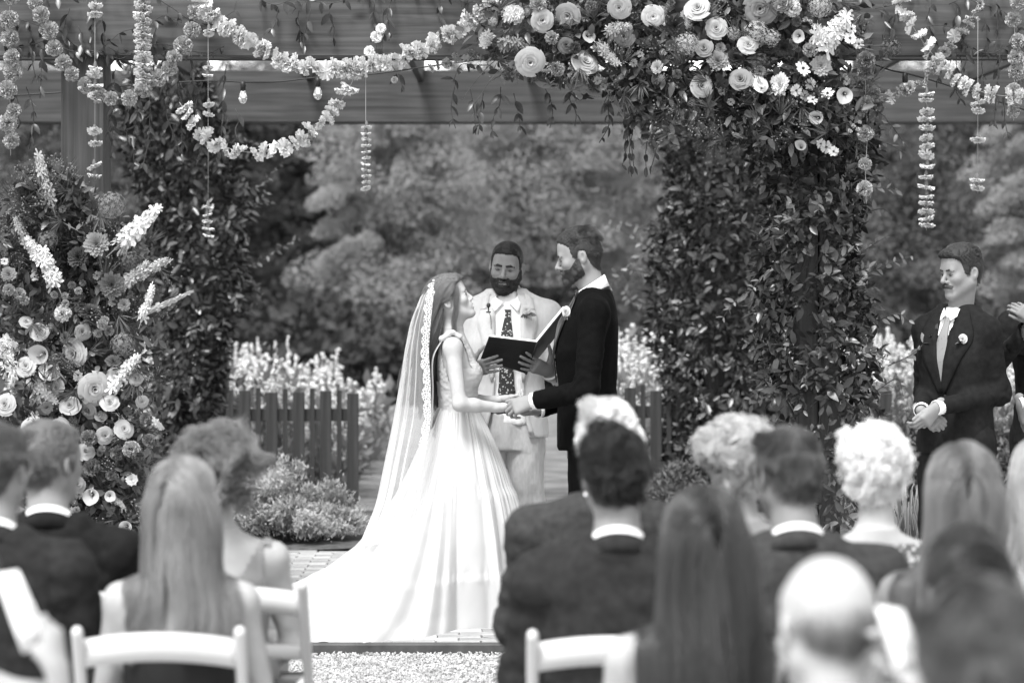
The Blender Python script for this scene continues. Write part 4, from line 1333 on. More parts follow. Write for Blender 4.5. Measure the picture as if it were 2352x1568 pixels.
    fold = np.sign(fold) * np.abs(fold) ** .9
    amp = (.004 + .036 * t ** 1.2)[:, None] * (1 + .9 * wb * t[:, None])
    gather = .0035 * np.sin(95 * ph + 4 * t[:, None]) * (1 - t[:, None]) ** 2
    for zt in (.36, .70):                                  # tier seams with fine gathers below them
        gather = gather + .004 * np.sin(120 * ph) * np.exp(-((t[:, None] - zt) / .03) ** 2)
        rr = rr + .008 * np.clip((t[:, None] - zt) / .012, 0, 1) * np.exp(-np.maximum(0, t[:, None] - zt) / .08)
    rr = rr + fold * amp + gather
    hemwave = .045 * np.clip(fold, -1, 1) * np.clip((t[:, None] - .75) / .25, 0, 1) * (.2 + wb)
    zz = np.maximum(.008, zz + np.abs(hemwave) * (wb > 0))
    # train spreads sideways on the floor
    X = O[0] + rr * c_; Y = O[1] + rr * s_ * (1 + .9 * wb * t[:, None] ** 2) + .10 * wb * t[:, None] ** 2
    Y = Y + .28 * wb * t[:, None] ** 3
    V2 = np.stack([X, Y, zz], -1).reshape(-1, 3)
    sk = mk('skirt', V2, grid_faces(nt_, na, True), M_gown, me)
    # hair: drawn back over the ears, long down the back
    hv, hq = sdf_mesh(hp, .005)
    reg = lambda p: (p[:, 2] > np.interp(p[:, 1], HL_Y, HL_Z - .004)) & ~((np.abs(p[:, 0]) > .06) & (p[:, 1] < .03) & (p[:, 2] < .02))
    cap, W, q = hair_cap(hv, hq, M, reg, .008, C_lbrown, me, bulk=lambda p: .014 * np.clip((p[:, 2] - .02) / .08, 0, 1), namp=.001)
    r = np.random.default_rng(4)
    P, i = sample_quads(W, q, 7000, r); nn = vnormals(W, q)[q[i]].mean(1)
    coll = torso + [Ell((M @ np.array([0, .012, .036, 1]))[:3], np.array([.088, .112, .102]) * s, M[:3, :3] / s, k=0), hp[-2]] + arms[:2] + arms[4:6]
    tie = (M @ np.array([0, .115, .03, 1]))[:3]
    loc = to_local(M, P); upper = loc[:, 2] > .015
    def tgt(X, t):
        a = unit(tie + [0, 0, -.02] - X); far = (np.linalg.norm(X - tie, axis=1) > .045) & upper & (t < .30)
        down = np.broadcast_to(unit(np.array([-.10, -.04, -1.0])), X.shape)
        return np.where(far[:, None], a, down)
    A = grow(P, unit(nn * .2 + tgt(P, 0)), tgt, np.where(upper, .58, .50) * r.uniform(.75, 1.1, len(P)), 26, coll, .006, stiff=.55, noise=.22, nfreq=14, seed=1)
    strands_obj('hair_strands', A, .00075, H_lbrown, cap, clump=.6, per=60)
    # loose lock by the cheek
    root = (M @ np.array([-.066, -.052, .055, 1]))[:3]
    P = root + r.normal(size=(260, 3)) * [.008, .004, .008]
    A = grow(P, np.tile([.25, -.3, -1.], (260, 1)), lambda X, t: np.broadcast_to(unit(np.array([.12 - .3 * t, -.05, -1.])), X.shape), r.uniform(.16, .26, 260), 16, hp[:6], .004, stiff=.6, noise=.2, nfreq=16, seed=2)
    strands_obj('hair_lock', A, .0006, H_lbrown, cap)
    eyes_brows(M, s, me, C_brown, brow=.6, lid=.0048, fem=True, lips=True, mouth=.55)
    # shoes stay under the skirt
    veil(me, O, R)
    return me

def sheer_material():
    m = bpy.data.materials.new('veil_tulle'); m.use_nodes = True
    t = m.node_tree; N, L = t.nodes, t.links; out = N['Material Output']; bs = N['Principled BSDF']
    bs.inputs['Base Color'].default_value = (.85, .85, .85, 1); bs.inputs['Roughness'].default_value = .7
    tl = N.new('ShaderNodeBsdfTranslucent'); tl.inputs[0].default_value = (.85, .85, .85, 1)
    mx = N.new('ShaderNodeMixShader'); mx.inputs[0].default_value = .5
    L.new(bs.outputs[0], mx.inputs[1]); L.new(tl.outputs[0], mx.inputs[2])
    tr = N.new('ShaderNodeBsdfTransparent'); m2 = N.new('ShaderNodeMixShader')
    lw = N.new('ShaderNodeLayerWeight'); lw.inputs[0].default_value = .35
    mr = N.new('ShaderNodeMapRange'); mr.inputs[3].default_value = .20; mr.inputs[4].default_value = .80
    L.new(lw.outputs['Facing'], mr.inputs[0]); L.new(mr.outputs[0], m2.inputs[0])
    L.new(tr.outputs[0], m2.inputs[1]); L.new(mx.outputs[0], m2.inputs[2]); L.new(m2.outputs[0], out.inputs[0])
    return m
def lace_material():
    m = bpy.data.materials.new('veil_lace'); m.use_nodes = True
    t = m.node_tree; N, L = t.nodes, t.links; out = N['Material Output']; bs = N['Principled BSDF']
    bs.inputs['Base Color'].default_value = (.5, .5, .5, 1); bs.inputs['Roughness'].default_value = .8
    tc = N.new('ShaderNodeTexCoord'); vo = N.new('ShaderNodeTexVoronoi'); vo.feature = 'DISTANCE_TO_EDGE'; vo.inputs['Scale'].default_value = 95
    L.new(tc.outputs['Object'], vo.inputs['Vector'])
    mr = N.new('ShaderNodeMapRange'); mr.inputs[1].default_value = .10; mr.inputs[2].default_value = .2; mr.inputs[3].default_value = .95; mr.inputs[4].default_value = .25
    L.new(vo.outputs['Distance'], mr.inputs[0])
    tr = N.new('ShaderNodeBsdfTransparent'); m2 = N.new('ShaderNodeMixShader')
    L.new(mr.outputs[0], m2.inputs[0]); L.new(tr.outputs[0], m2.inputs[1]); L.new(bs.outputs[0], m2.inputs[2]); L.new(m2.outputs[0], out.inputs[0])
    return m

def veil(parent, O, R):
    M_veil, M_lace = sheer_material(), lace_material()
    vv = np.array([648, 680, 740, 800, 870, 960, 1050, 1150, 1245])
    right = np.array([1000, 992, 986, 982, 986, 988, 970, 950, 930])      # front edge of the veil beside the hair
    left = np.array([992, 968, 944, 932, 922, 908, 890, 870, 830])
    hd = np.array([.045, .085, .12, .15, .18, .22, .28, .33, .37])
    n, m = 70, 60
    s = np.linspace(0, 1, n); f = lambda a: np.interp(s, np.linspace(0, 1, 9), a)
    ker = np.hanning(9); ker /= ker.sum()
    sm = lambda a: np.convolve(np.pad(f(a), 4, mode='edge'), ker, 'valid')
    v, ur, ul, h = sm(vv), sm(right), sm(left), sm(hd)
    v = f(vv)
    w = np.linspace(-1, 1, m)
    V = np.zeros((n, m, 3))
    for i in range(n):
        pr, pl = at(ur[i], v[i], CD), at(ul[i], v[i], CD)
        ang = w * math.pi * .5
        x = pl[0] + (pr[0] - pl[0]) * (1 - np.cos(ang)) ** 1.1
        fold = .012 * s[i] ** .7 * (np.sin(ang * 17 + 1.3) + .6 * np.sin(ang * 29 + s[i] * 3)) + .003 * np.sin(ang * 9 + 2)
        y = CD + h[i] * np.sin(ang) + fold * .4
        V[i] = np.stack([x + fold, y, np.full(m, pl[2]) - .02 * s[i] * np.cos(ang * 3)], 1)
    o = mk('veil', V.reshape(-1, 3), grid_faces(n, m), M_veil, parent)
    # lace along the near and far edges, scalloped
    for side in (0, m - 1):
        e = V[:, side]; nx = 60 * 3
        ee = spline(e[:58], 220); sc = np.abs(np.sin(np.linspace(0, 1, 220) * math.pi * 16)) ** .6
        wd = (.014 + .014 * sc * (1 + .3 * np.sin(np.linspace(0, 40, 220)))) * np.interp(np.linspace(0, 1, 220), [0, .8, 1], [1, 1, .25])
        inner = ee + np.stack([.012 + 0 * wd, 0 * wd + (-.006 if side == 0 else .006), 0 * wd], 1)
        outer = ee + np.stack([-wd, 0 * wd + (-.010 if side == 0 else .010), 0 * wd], 1)
        Vl = np.concatenate([inner, (inner + outer) / 2 + [0, -.003 if side == 0 else .003, 0], outer])
        mk('lace_edge', Vl, grid_faces(3, 220), M_lace, o)
    # comb at the crown
    V2, Q2 = sdf_mesh([Cap(at(996, 645, CD - .045), at(996, 645, CD + .045), .008, k=.0)], .003)
    mk('comb', V2, Q2, M_gown, o)

# ------------------------------------------------------------------ the officiant
def make_officiant():
    OD = 15.0
    O = np.array([at(1163, 0, OD)[0], OD, 0.0]); yaw = 0; R = rotz(0)
    M = head_frame(at(1163, 615, OD - .02), -8, 9, 6, 1.0)
    Zf = lambda z: z + .040 * float(np.clip((z - 1.0) / .4, 0, 1))
    up = lambda pts: [(x, Zf(z)) for x, z in pts]
    nb = O + np.array([0, .03, 1.585])
    shl, ell, wl = O + [.205, .0, 1.475], O + [.285, -.05, 1.17], at(1262, 852, 14.57)
    shr, elr, wr = O + [-.205, .0, 1.475], O + [-.27, -.03, 1.17], at(1080, 850, 14.57)
    # fingers spread on the outside of the cover
    hL = hand_prims(wl, at(1192, 826, 14.445) - wl, (.05, .9, .25), -1, curl=((1, 3, 4),) * 4, thumb=(.35, .95, .15), spread=7, s=1.05)
    hR = hand_prims(wr, at(1150, 834, 14.455) - wr, (.0, .9, .15), 1, curl=((1, 3, 4),) * 4, thumb=(.5, .7, .55), spread=4, s=1.05)
    hp = head_prims(M, 1.0, jaw=1.05, mouth=.5) + neck_prims(M, 1.0, nb, .058, .066)
    core = [Loft([(.85, 0, 0, .14, .10), (1.1, 0, 0, .14, .10), (1.32, 0, 0, .16, .11), (1.46, 0, .02, .14, .08), (1.55, 0, .03, .06, .055)], O, R, k=.03)]
    for a, b, c in ((shl, ell, wl), (shr, elr, wr)):
        core += [Cap(nb - [0, 0, .06], a, .05, .05, k=.03), Cap(a, b, .042, .036, k=.02), Cap(b, c, .035, .026, k=.02)]
    for s in (-1, 1):
        core += [Cap(O + [s * .09, 0, .85], O + [s * .10, 0, .48], .07, .05, k=.03), Cap(O + [s * .10, 0, .48], O + [s * .10, .02, .07], .048, .035, k=.03)]
    b0, b1 = box_of(hp, .015); b0[2] = nb[2] - .02
    l0, l1 = box_of(hL, .012); r0, r1 = box_of(hR, .012)
    V, Q = sdf_mesh(core + hp + hL + hR, .02, fine=[(b0, b1, .0036), (l0, l1, .0031), (r0, r1, .0031)])
    me = body_obj(V, Q, M_skin['tan'], O, 'dark bearded officiant in pale linen suit reading from an open black book')
    hv, hq = sdf_mesh(hp, .005)
    reg = hair_region(recede=.0)
    def comb(p): return np.stack([-.3 * p[:, 0] / .08, np.full(len(p), 1.0), np.where(p[:, 1] > .03, -.9, -.10)], 1)
    short_hair(hv, hq, M, 1, me, H_dark, C_dark, 9000, .030, reg, comb, 8, rad=.0005, thick_=.005, bulk=lambda p: .006 * np.clip((p[:, 2] - .05) / .05, 0, 1), noise=.08, lift=.05, namp=.0006)
    def breg(p):
        x, y, z = np.abs(p[:, 0]), p[:, 1], p[:, 2]
        m = (z < np.maximum(-.042, .002 - 1.00 * np.maximum(0, -.020 - y))) & (z > -.090 + .50 * y) & (y < .004 - .2 * (z + .03))
        m |= (x < .034) & (z < -.036) & (z > -.053) & (y < -.08)
        lips = (x < .018) & (z < -.053) & (z > -.069) & (y < -.085)
        nose = (x < .020) & (z > -.038) & (y < -.085)
        return m & ~lips & ~nose
    bv, bq = sdf_mesh(hp, .0034)
    beard_base(bv, bq, M, me, breg, C_dark, .0012)
    beard(bv, bq, M, 1, me, H_dark, 12000, .012, breg, 9, rad=.00055, out=.35)
    eyes_brows(M, 1, me, C_dark, brow=1.5, lid=.0042)
    # jacket, open over the shirt
    secs = [(.865, 0, .0, .215, .135), (1.0, 0, 0, .205, .135), (1.13, 0, 0, .19, .130), (1.30, 0, -.01, .215, .140), (1.42, 0, .0, .205, .125), (1.495, 0, .02, .16, .095), (1.555, 0, .035, .085, .068)]
    V, Q, L, _ = suit_body('jacket', '', O, yaw, 1.545, [(Zf(q[0]),) + q[1:] for q in secs], (shl, ell, wl), (shr, elr, wr), M_linen, .87, .0088, amp=.0012, seed=5.0, rs=(.068, .060, .056, .048))
    bvh = BVHTree.FromPolygons([tuple(p) for p in V], Q.tolist())
    def inside(c):
        q = c - O; z = q[:, 2]
        half = np.interp(z, [.85, 1.0, 1.16, 1.33, 1.49, 1.60], [.115, .085, .072, .070, .066, .05])
        return ~((np.abs(q[:, 0] - .006) < half) & (q[:, 1] < .0))
    jk = mk('jacket', V, Q[inside(V[Q].mean(1))], M_linen, me)
    for s in (-1, 1):
        V2, F2 = project_strip(up([(s * .050 + .006, 1.545), (s * .062 + .006, 1.45), (s * .066 + .006, 1.30), (s * .070 + .006, 1.14)]), up([(s * .095 + .006, 1.530), (s * .150 + .006, 1.425), (s * .125 + .006, 1.30), (s * .082 + .006, 1.13)]), 22, 5, bvh, R, O, .008)
        W, FF = thick(V2, F2, .005, (0, -1, 0)); mk('lapel', W, FF, M_linen, jk)
        V2, F2 = project_strip(up([(s * .085 + .006, 1.545), (s * .092 + .006, 1.50), (s * .10 + .006, 1.468)]), up([(s * .125 + .006, 1.527), (s * .132 + .006, 1.49), (s * .138 + .006, 1.462)]), 8, 3, bvh, R, O, .0095)
        W, FF = thick(V2, F2, .004, (0, -1, 0)); mk('collar_leaf', W, FF, M_linen, jk)
        # front edge of the open jacket
        V2, F2 = project_strip(up([(s * .062 + .006, 1.15), (s * .075 + .006, 1.02), (s * .11 + .006, .88)]), up([(s * .080 + .006, 1.15), (s * .097 + .006, 1.02), (s * .135 + .006, .88)]), 14, 3, bvh, R, O, .002)
        W, FF = thick(V2, F2, .006, (0, -1, 0)); mk('front_edge', W, FF, M_linen, jk)
        V2, Q2 = sdf_mesh([Ell(O + [s * .092 + .006, -.14, 1.03], (.008, .005, .008), k=0)], .003); mk('button', V2, Q2, M_linen2, jk)
    V2, F2 = collar_vf(nb - [0, -.004, .02], rotx(math.radians(14)), .078, .080, .050, .018, 45, .014); mk('jacket_collar', V2, F2, M_linen, jk)
    # shirt, collar leaves, tie, belt
    ss = [(.93, 0, -.012, .165, .112), (1.13, 0, -.012, .165, .112), (1.30, 0, -.02, .18, .122), (1.42, 0, -.01, .17, .108), (1.50, 0, .01, .12, .088), (1.555, 0, .03, .066, .064)]
    V2, Q2 = cloth_mesh([Loft([(Zf(q[0]),) + q[1:] for q in ss], O, R, k=0)], .010, .003, 10, seed=3)
    shirt = mk('shirt', V2, Q2, M_shirt, me); bs = BVHTree.FromPolygons([tuple(p) for p in V2], Q2.tolist())
    V2, F2 = collar_vf(nb - [0, 0, .004], rotx(math.radians(14)), .068, .070, .046, .034, 10, .006); mk('shirt_collar', V2, F2, M_shirt, me)
    for s in (-1, 1):
        V2, F2 = project_strip(up([(s * .066, 1.565), (s * .050, 1.525), (s * .012, 1.500)]), up([(s * .074, 1.535), (s * .070, 1.48), (s * .058, 1.452)]), 8, 4, bs, R, O, .016)
        W, FF = thick(V2, F2, .003, (0, -1, 0)); mk('collar_leaf', W, FF, M_shirt, me)
    V2, F2 = project_strip([(-.014 + .004, 1.505), (-.010 + .004, 1.478), (-.030, 1.36), (-.034, 1.22), (-.038, 1.13), (-.040, 1.085), (-.004, 1.045)],
                           [(.022 + .004, 1.505), (.018 + .004, 1.478), (.034, 1.36), (.036, 1.22), (.040, 1.13), (.044, 1.085), (.004, 1.045)], 40, 5, bs, R, O, .010)
    W, FF = thick(V2, F2, .004, (0, -1, 0)); mk('necktie', W, FF, M_tie, me)
    V2, Q2 = sdf_mesh([Loft([(.985, 0, -.012, .168, .117), (1.022, 0, -.012, .168, .117)], O, R, k=0)], .006); mk('belt', V2, Q2, M_belt, me)
    for arm in ((shl, ell, wl), (shr, elr, wr)): cuffs(arm, M_shirt, me, .044, .043)
    L2 = [Loft([(.80, 0, 0, .17, .115), (.9, 0, -.005, .170, .117), (.99, 0, -.01, .165, .115)], O, R, k=0)]
    for s in (-1, 1):
        L2 += [Cap(O + [s * .090, 0, .88], O + [s * .105, -.01, .50], .104, .088, k=.02), Cap(O + [s * .105, -.01, .50], O + [s * .11, .015, .05], .088, .078, k=.03)]
    V2, Q2 = cloth_mesh(L2, .010, .006, 8.0, (1, 1, .45), seed=9)
    mk('trousers', V2, Q2, M_linen2, me)
    for s in (-1, 1):
        a = O + [s * .11, .02, .035]
        V2, Q2 = sdf_mesh([Cap(a, a + [0, -.20, 0], .042, .036, k=.01, n=(0, 0, 1), s=.8)], .01); mk('shoe', V2, Q2, M_shoe, me)
    boutonniere(at(1210, 712, OD - .155), R, jk, .024)
    # clip-on microphone
    mp_ = at(1122, 701, OD - .165)
    V2, Q2 = sdf_mesh([Ell(mp_, (.011, .011, .012), k=.003), Cap(mp_, mp_ - [0, 0, .03], .004, .0035, k=.003), Box(mp_ - [0, 0, .034], (.012, .006, .004), rd=.002, k=.002)], .0025)
    mc = mk('microphone', V2, Q2, M_eye, jk)
    V2, F2 = tube_vf(spline([mp_ - [0, 0, .034], mp_ + [.010, .002, -.055], mp_ + [.013, .012, -.10], mp_ + [.012, .05, -.16]], 12), .0016, 5); mk('microphone_cable', V2, F2, M_eye, mc)
    # the book
    tl, trp, brp, blp = at(1123, 774, 14.40), at(1234, 787, 14.40), at(1208, 866, 14.56), at(1104, 824, 14.56)
    brp = trp + (blp - tl) + np.array([-.012, 0, -.045])
    o_t = at(1300, 706, 14.44); o_b = o_t + (brp - trp)
    bk = empty('book', (tl + o_b) / 2, 'open black leather book held up by the officiant', 'book')
    def slab(a, b, c, d, t, off, mat, name):
        n = unit(np.cross(b - a, d - a)); Q_ = np.array([a, b, c, d]) + n * off
        V = []
        nu, nv = 8, 8
        for i in range(nu):
            for j in range(nv):
                s_, t_ = i / (nu - 1), j / (nv - 1)
                V.append((Q_[0] * (1 - s_) + Q_[1] * s_) * (1 - t_) + (Q_[3] * (1 - s_) + Q_[2] * s_) * t_)
        W, FF = thick(np.array(V), grid_faces(nu, nv), t, n); mk(name, W, FF, mat, bk, False)
    slab(tl, trp, brp, blp, .005, 0, M_book, 'cover'); slab(trp, o_t, o_b, brp, .005, 0, M_book, 'cover')
    sgn = 1 if np.cross(trp - tl, blp - tl)[1] > 0 else -1
    def inset(a, b, c, d, k=.02): 
        m = (a + b + c + d) / 4; return [p * (1 - k) + m * k for p in (a, b, c, d)]
    slab(*inset(tl, trp, brp, blp), .010, .0055 if sgn > 0 else -.0105, M_page, 'page_block'); slab(*inset(trp, o_t, o_b, brp), .010, .0055 if sgn > 0 else -.0105, M_page, 'page_block')
    V2, F2 = tube_vf([trp + [0, -.002, 0], brp + [0, -.002, 0]], .006, 8); mk('spine', V2, F2, M_book, bk)
    return me

# ------------------------------------------------------------------ groomsmen
def groomsman(O, yaw, hc, hyaw, pitch, zsh, armL, armR, hands, label, tone, hairmat, capmat, tie, mustache=False, head=True, seed=1.0, zscale=1.0, skin='light'):
    R = rotz(math.radians(yaw)); z = zscale
    M = head_frame(hc, hyaw, pitch, 0)
    nb = O + R @ np.array([0, .03, zsh + .03])
    hp = head_prims(M, 1.0, jaw=1.05, smile=1.0, heavy=.003) + neck_prims(M, 1.0, nb, .052, .060)
    core = [Loft([(zsh - .68, 0, 0, .14, .10), (zsh - .4, 0, 0, .14, .10), (zsh - .2, 0, 0, .16, .11), (zsh - .05, 0, .02, .14, .08), (zsh + .04, 0, .03, .06, .055)], O, R, k=.03)]
    for a, b, c in (armL, armR):
        core += [Cap(nb - [0, 0, .06], a, .05, .05, k=.03), Cap(a, b, .042, .036, k=.02), Cap(b, c, .035, .026, k=.02)]
    for s in (-1, 1):
        core += [Cap(O + R @ np.array([s * .09, 0, .85]), O + R @ np.array([s * .10, 0, .48]), .07, .05, k=.03), Cap(O + R @ np.array([s * .10, 0, .48]), O + R @ np.array([s * .10, .02, .07]), .048, .035, k=.03)]
    b0, b1 = box_of(hp, .015); b0[2] = nb[2] - .02
    fine = [(b0, b1, .0036)]
    for h in hands:
        a, b = box_of(h, .012); fine.append((a, b, .0032))
    V, Q = sdf_mesh(core + hp + sum(hands, []), .02, fine=fine)
    me = body_obj(V, Q, M_skin[skin], O, label, group='groomsmen beside the pergola')
    hv, hq = sdf_mesh(hp, .005)
    def comb(p):
        top = np.clip((p[:, 2] - .055) / .03, 0, 1)[:, None]
        return np.stack([p[:, 0] * 0, .5 + p[:, 1] * 0, -.85 + p[:, 1] * 0], 1) * (1 - top) + np.stack([-.7 + 0 * p[:, 0], .55 + 0 * p[:, 0], .1 - 7 * np.maximum(0, p[:, 1])], 1) * top
    short_hair(hv, hq, M, 1, me, hairmat, capmat, 8000, lambda p: np.where(p[:, 2] > .06, .045, .018), hair_region(), comb, 13, rad=.00055, thick_=.005, bulk=lambda p: .020 * np.clip((p[:, 2] - .045) / .05, 0, 1), noise=.3, lift=.25)
    eyes_brows(M, 1, me, capmat, brow=1.0, lid=.0038, lips=True)
    if mustache:
        prm = [Cap((s * .003, -.1035, -.0455), (s * .030, -.090, -.054), .0080, .0048, k=.003) for s in (-1, 1)]
        V2, Q2 = sdf_mesh(prm, .002); V2 = V2 @ M[:3, :3].T + M[:3, 3]; ms = mk('mustache', V2, Q2, capmat, me)
        r = np.random.default_rng(5); P, i = sample_quads(V2, Q2, 900, r)
        dn = M[:3, :3] @ np.array([0, -.2, -1.]); sx = M[:3, :3] @ np.array([1., 0, 0])
        sg = np.sign((P - M[:3, 3]) @ sx)[:, None]
        A = grow(P, unit(dn + sg * sx), lambda X, t: unit(dn + sg * sx * .8), .009, 4, None, noise=.2, seed=3)
        strands_obj('mustache_strands', A, .0005, hairmat, ms)
    s0 = zsh
    secs = [(s0 - .655, 0, .0, .188, .140), (s0 - .5, 0, 0, .178, .136), (s0 - .37, 0, 0, .168, .130), (s0 - .20, 0, -.01, .188, .140), (s0 - .09, 0, .0, .185, .124), (s0 - .01, 0, .02, .150, .096), (s0 + .05, 0, .035, .085, .070)]
    V, Q, L, _ = suit_body('jacket', '', O, yaw, zsh, secs, armL, armR, tone, .87, .0088, amp=.003, seed=seed, rs=(.059, .053, .049, .039))
    bvh = BVHTree.FromPolygons([tuple(p) for p in V], Q.tolist())
    def inside(c):
        q = (c - O) @ R; zz = q[:, 2]
        half = np.interp(zz, [s0 - .34, s0 - .02, s0 + .06], [0, .026, .036])
        return ~((np.abs(q[:, 0]) < half) & (q[:, 1] < 0) & (zz > s0 - .34))
    jk = mk('jacket', V, Q[inside(V[Q].mean(1))], tone, me)
    fr = -(R @ np.array([0, 1., 0]))
    for s in (-1, 1):
        V2, F2 = project_strip([(s * .050, s0 + .045), (s * .038, s0 - .04), (s * .020, s0 - .18), (s * -.006, s0 - .35)], [(s * .098, s0 + .03), (s * .142, s0 - .09), (s * .10, s0 - .20), (s * .016, s0 - .36)], 22, 5, bvh, R, O, .005)
        W, FF = thick(V2, F2, .005, fr); mk('lapel', W, FF, tone, jk)
    for zz in (-.37, -.48):
        h = bvh.ray_cast(Vector(O + R @ np.array([.012, -1, s0 + zz])), Vector(R @ np.array([0, 1., 0])))
        if h[0] is not None:
            V2, Q2 = sdf_mesh([Ell(np.array(h[0]), (.009, .006, .009), R, k=0)], .003); mk('button', V2, Q2, M_satin, jk)
    Rt = R @ rotx(math.radians(14))
    V2, F2 = collar_vf(nb - [0, 0, .02], Rt, .080, .082, .050, .018, 45, .014); mk('jacket_collar', V2, F2, tone, jk)
    ss = [(s0 - .42, 0, -.005, .15, .118), (s0 - .2, 0, -.015, .17, .128), (s0 - .08, 0, -.008, .16, .112), (s0 - .01, 0, .01, .12, .088), (s0 + .05, 0, .03, .068, .066)]
    V2, Q2 = sdf_mesh([Loft(ss, O, R, k=0)], .010); mk('shirt', V2, Q2, M_shirt, me); bs = BVHTree.FromPolygons([tuple(p) for p in V2], Q2.tolist())
    V2, F2 = collar_vf(nb - [0, 0, .004], Rt, .064, .067, .050, .038, 10, .006); mk('shirt_collar', V2, F2, M_shirt, me)
    for s in (-1, 1):
        A_, B_, C_, D_ = [np.array(q) for q in ((s * .050, -.030, s0 + .050), (s * .006, -.084, s0 + .018), (s * .028, -.108, s0 - .014), (s * .058, -.046, s0 + .022))]
        g = [O + R @ ((A_ * (1 - a) + B_ * a) * (1 - b) + (D_ * (1 - a) + C_ * a) * b) for a in np.linspace(0, 1, 6) for b in np.linspace(0, 1, 4)]
        W, FF = thick(np.array(g), grid_faces(6, 4), .003, fr); mk('collar_leaf', W, FF, M_shirt, me)
    V2, F2 = project_strip([(-.017, s0 + .005), (-.013, s0 - .022), (-.032, s0 - .15), (-.036, s0 - .25), (-.030, s0 - .31)], [(.021, s0 + .005), (.017, s0 - .022), (.032, s0 - .15), (.036, s0 - .25), (.030, s0 - .31)], 26, 5, bs, R, O, .010)
    W, FF = thick(V2, F2, .004, fr); mk('necktie', W, FF, tie, me)
    for arm in (armL, armR): cuffs(arm, M_shirt, me, .038, .036)
    L2 = [Loft([(.80, 0, 0, .18, .125), (.9, 0, 0, .18, .125), (.99, 0, 0, .17, .12)], O, R, k=0)]
    for s in (-1, 1):
        L2 += [Cap(O + R @ np.array([s * .095, 0, .88]), O + R @ np.array([s * .105, -.01, .50]), .108, .086, k=.02), Cap(O + R @ np.array([s * .105, -.01, .50]), O + R @ np.array([s * .11, .015, .05]), .086, .07, k=.03)]
    V2, Q2 = cloth_mesh(L2, .016, .004, 8.0, (1, 1, .5)); mk('trousers', V2, Q2, tone, me)
    for s in (-1, 1):
        a = O + R @ np.array([s * .11, .02, .035])
        V2, Q2 = sdf_mesh([Cap(a, a + R @ np.array([0, -.20, 0]), .042, .036, k=.01, n=(0, 0, 1), s=.8)], .01); mk('shoe', V2, Q2, M_shoe, me)
    h = bvh.ray_cast(Vector(O + R @ np.array([.105, -1, s0 - .10])), Vector(R @ np.array([0, 1., 0])))
    if h[0] is not None: boutonniere(np.array(h[0]) + fr * .014, R, jk, .026)
    return me

def make_groomsmen():
    D = 14.3
    O = np.array([at(2197, 0, D)[0], D, 0]); yaw = -38; R = rotz(math.radians(yaw))
    zsh = 1.475
    B = lambda x, y, z: O + R @ np.array([x, y, z])
    shL, shR = B(.168, .0, zsh - .062), B(-.168, .0, zsh - .062)
    wL, wR = at(2152, 936, 14.02), at(2116, 942, 14.05)
    eL, eR = B(.192, .075, zsh - .36), B(-.200, .05, zsh - .36)
    hL = hand_prims(wL, at(2122, 972, 14.00) - wL, (-.35, .85, .2), -1, curl=(36, 40, 44, 48), thumb=(.9, .3, .15), spread=2, s=1.0)
    hR = hand_prims(wR + [.01, .03, -.01], at(2162, 985, 14.06) - wR, (.25, .85, -.2), 1, curl=(38, 42, 46, 48), thumb=(.9, .3, .2), spread=2, s=1.0)
    groomsman(O, yaw, at(2208, 628, D - .01), -60, 6, zsh, (shL, eL, wL), (shR, eR, wR), [hL, hR], 'smiling mustached groomsman in dark suit with hands clasped by the right vine', M_navy, H_umber, C_umber, M_tie2, True, seed=7.0)
    # second groomsman, cut by the right edge, one hand raised
    D2 = 14.75; O2 = np.array([at(2412, 0, D2)[0], D2, 0]); yaw = -30; R = rotz(math.radians(yaw)); zsh = 1.50
    B = lambda x, y, z: O2 + R @ np.array([x, y, z])
    shL, shR = B(.205, 0, zsh - .07), B(-.205, 0, zsh - .07)
    wR = at(2375, 735, 14.42); eR = B(-.30, -.10, zsh - .34)
    wL = at(2347, 928, 14.45); eL = B(.24, -.16, zsh - .36)
    hR = hand_prims(wR, at(2318, 690, 14.42) - wR, (.3, .8, -.4), 1, curl=((32, 36, 28),) * 4, thumb=(.85, .4, .3), spread=3, s=.92)
    hL = hand_prims(wL, at(2362, 965, 14.42) - wL, (.6, .6, 0), -1, curl=(20, 24, 26, 30), thumb=(.85, .4, .1), spread=3, s=1.02)
    groomsman(O2, yaw, at(2405, 610, D2), -35, 0, zsh, (shL, eL, wL), (shR, eR, wR), [hR, hL], 'groomsman cut off by the right edge with one hand raised to his chest', M_char, H_dark, C_dark, M_tie2, False, seed=11.0, skin='mid')
# ------------------------------------------------------------------ vines on the posts
M_vleaf = material('vine_leaf', .034, .32, .6, var=.35, vscale=9, transl=.12, objvar=.35)
M_vpale = material('vine_leaf_young', .13, .40, .5, var=.3, vscale=9, transl=.25, objvar=.3)
M_vstem = material('vine_stem', .06, .8, .2, var=.3, vscale=20)
M_sleaf = material('smilax_leaf', .036, .34, .55, var=.3, vscale=9, transl=.12, objvar=.35)
leaf_dark = []
leaf_pale = []
for i in range(5):
    tpl = leaf_template(w=random.uniform(.40, .52), fold=random.uniform(.02, .22), droop=random.uniform(-.02, .30))
    leaf_dark.append(mesh_np('leaf', tpl[0], tpl[1], M_vleaf)); leaf_pale.append(mesh_np('leaf', tpl[0], tpl[1], M_vpale))
leaf_smilax = []
for i in range(5):
    tpl = leaf_template(w=random.uniform(.34, .44), fold=random.uniform(.02, .16), droop=random.uniform(.0, .35))
    leaf_smilax.append(mesh_np('leaf', tpl[0], tpl[1], M_sleaf))

def leaf_objs(meshes, R, S, P, parent):
    for i in range(len(P)):
        obj('leaf', meshes[random.randrange(len(meshes))], P[i], parent, to_mat(R[i]), float(S[i]))

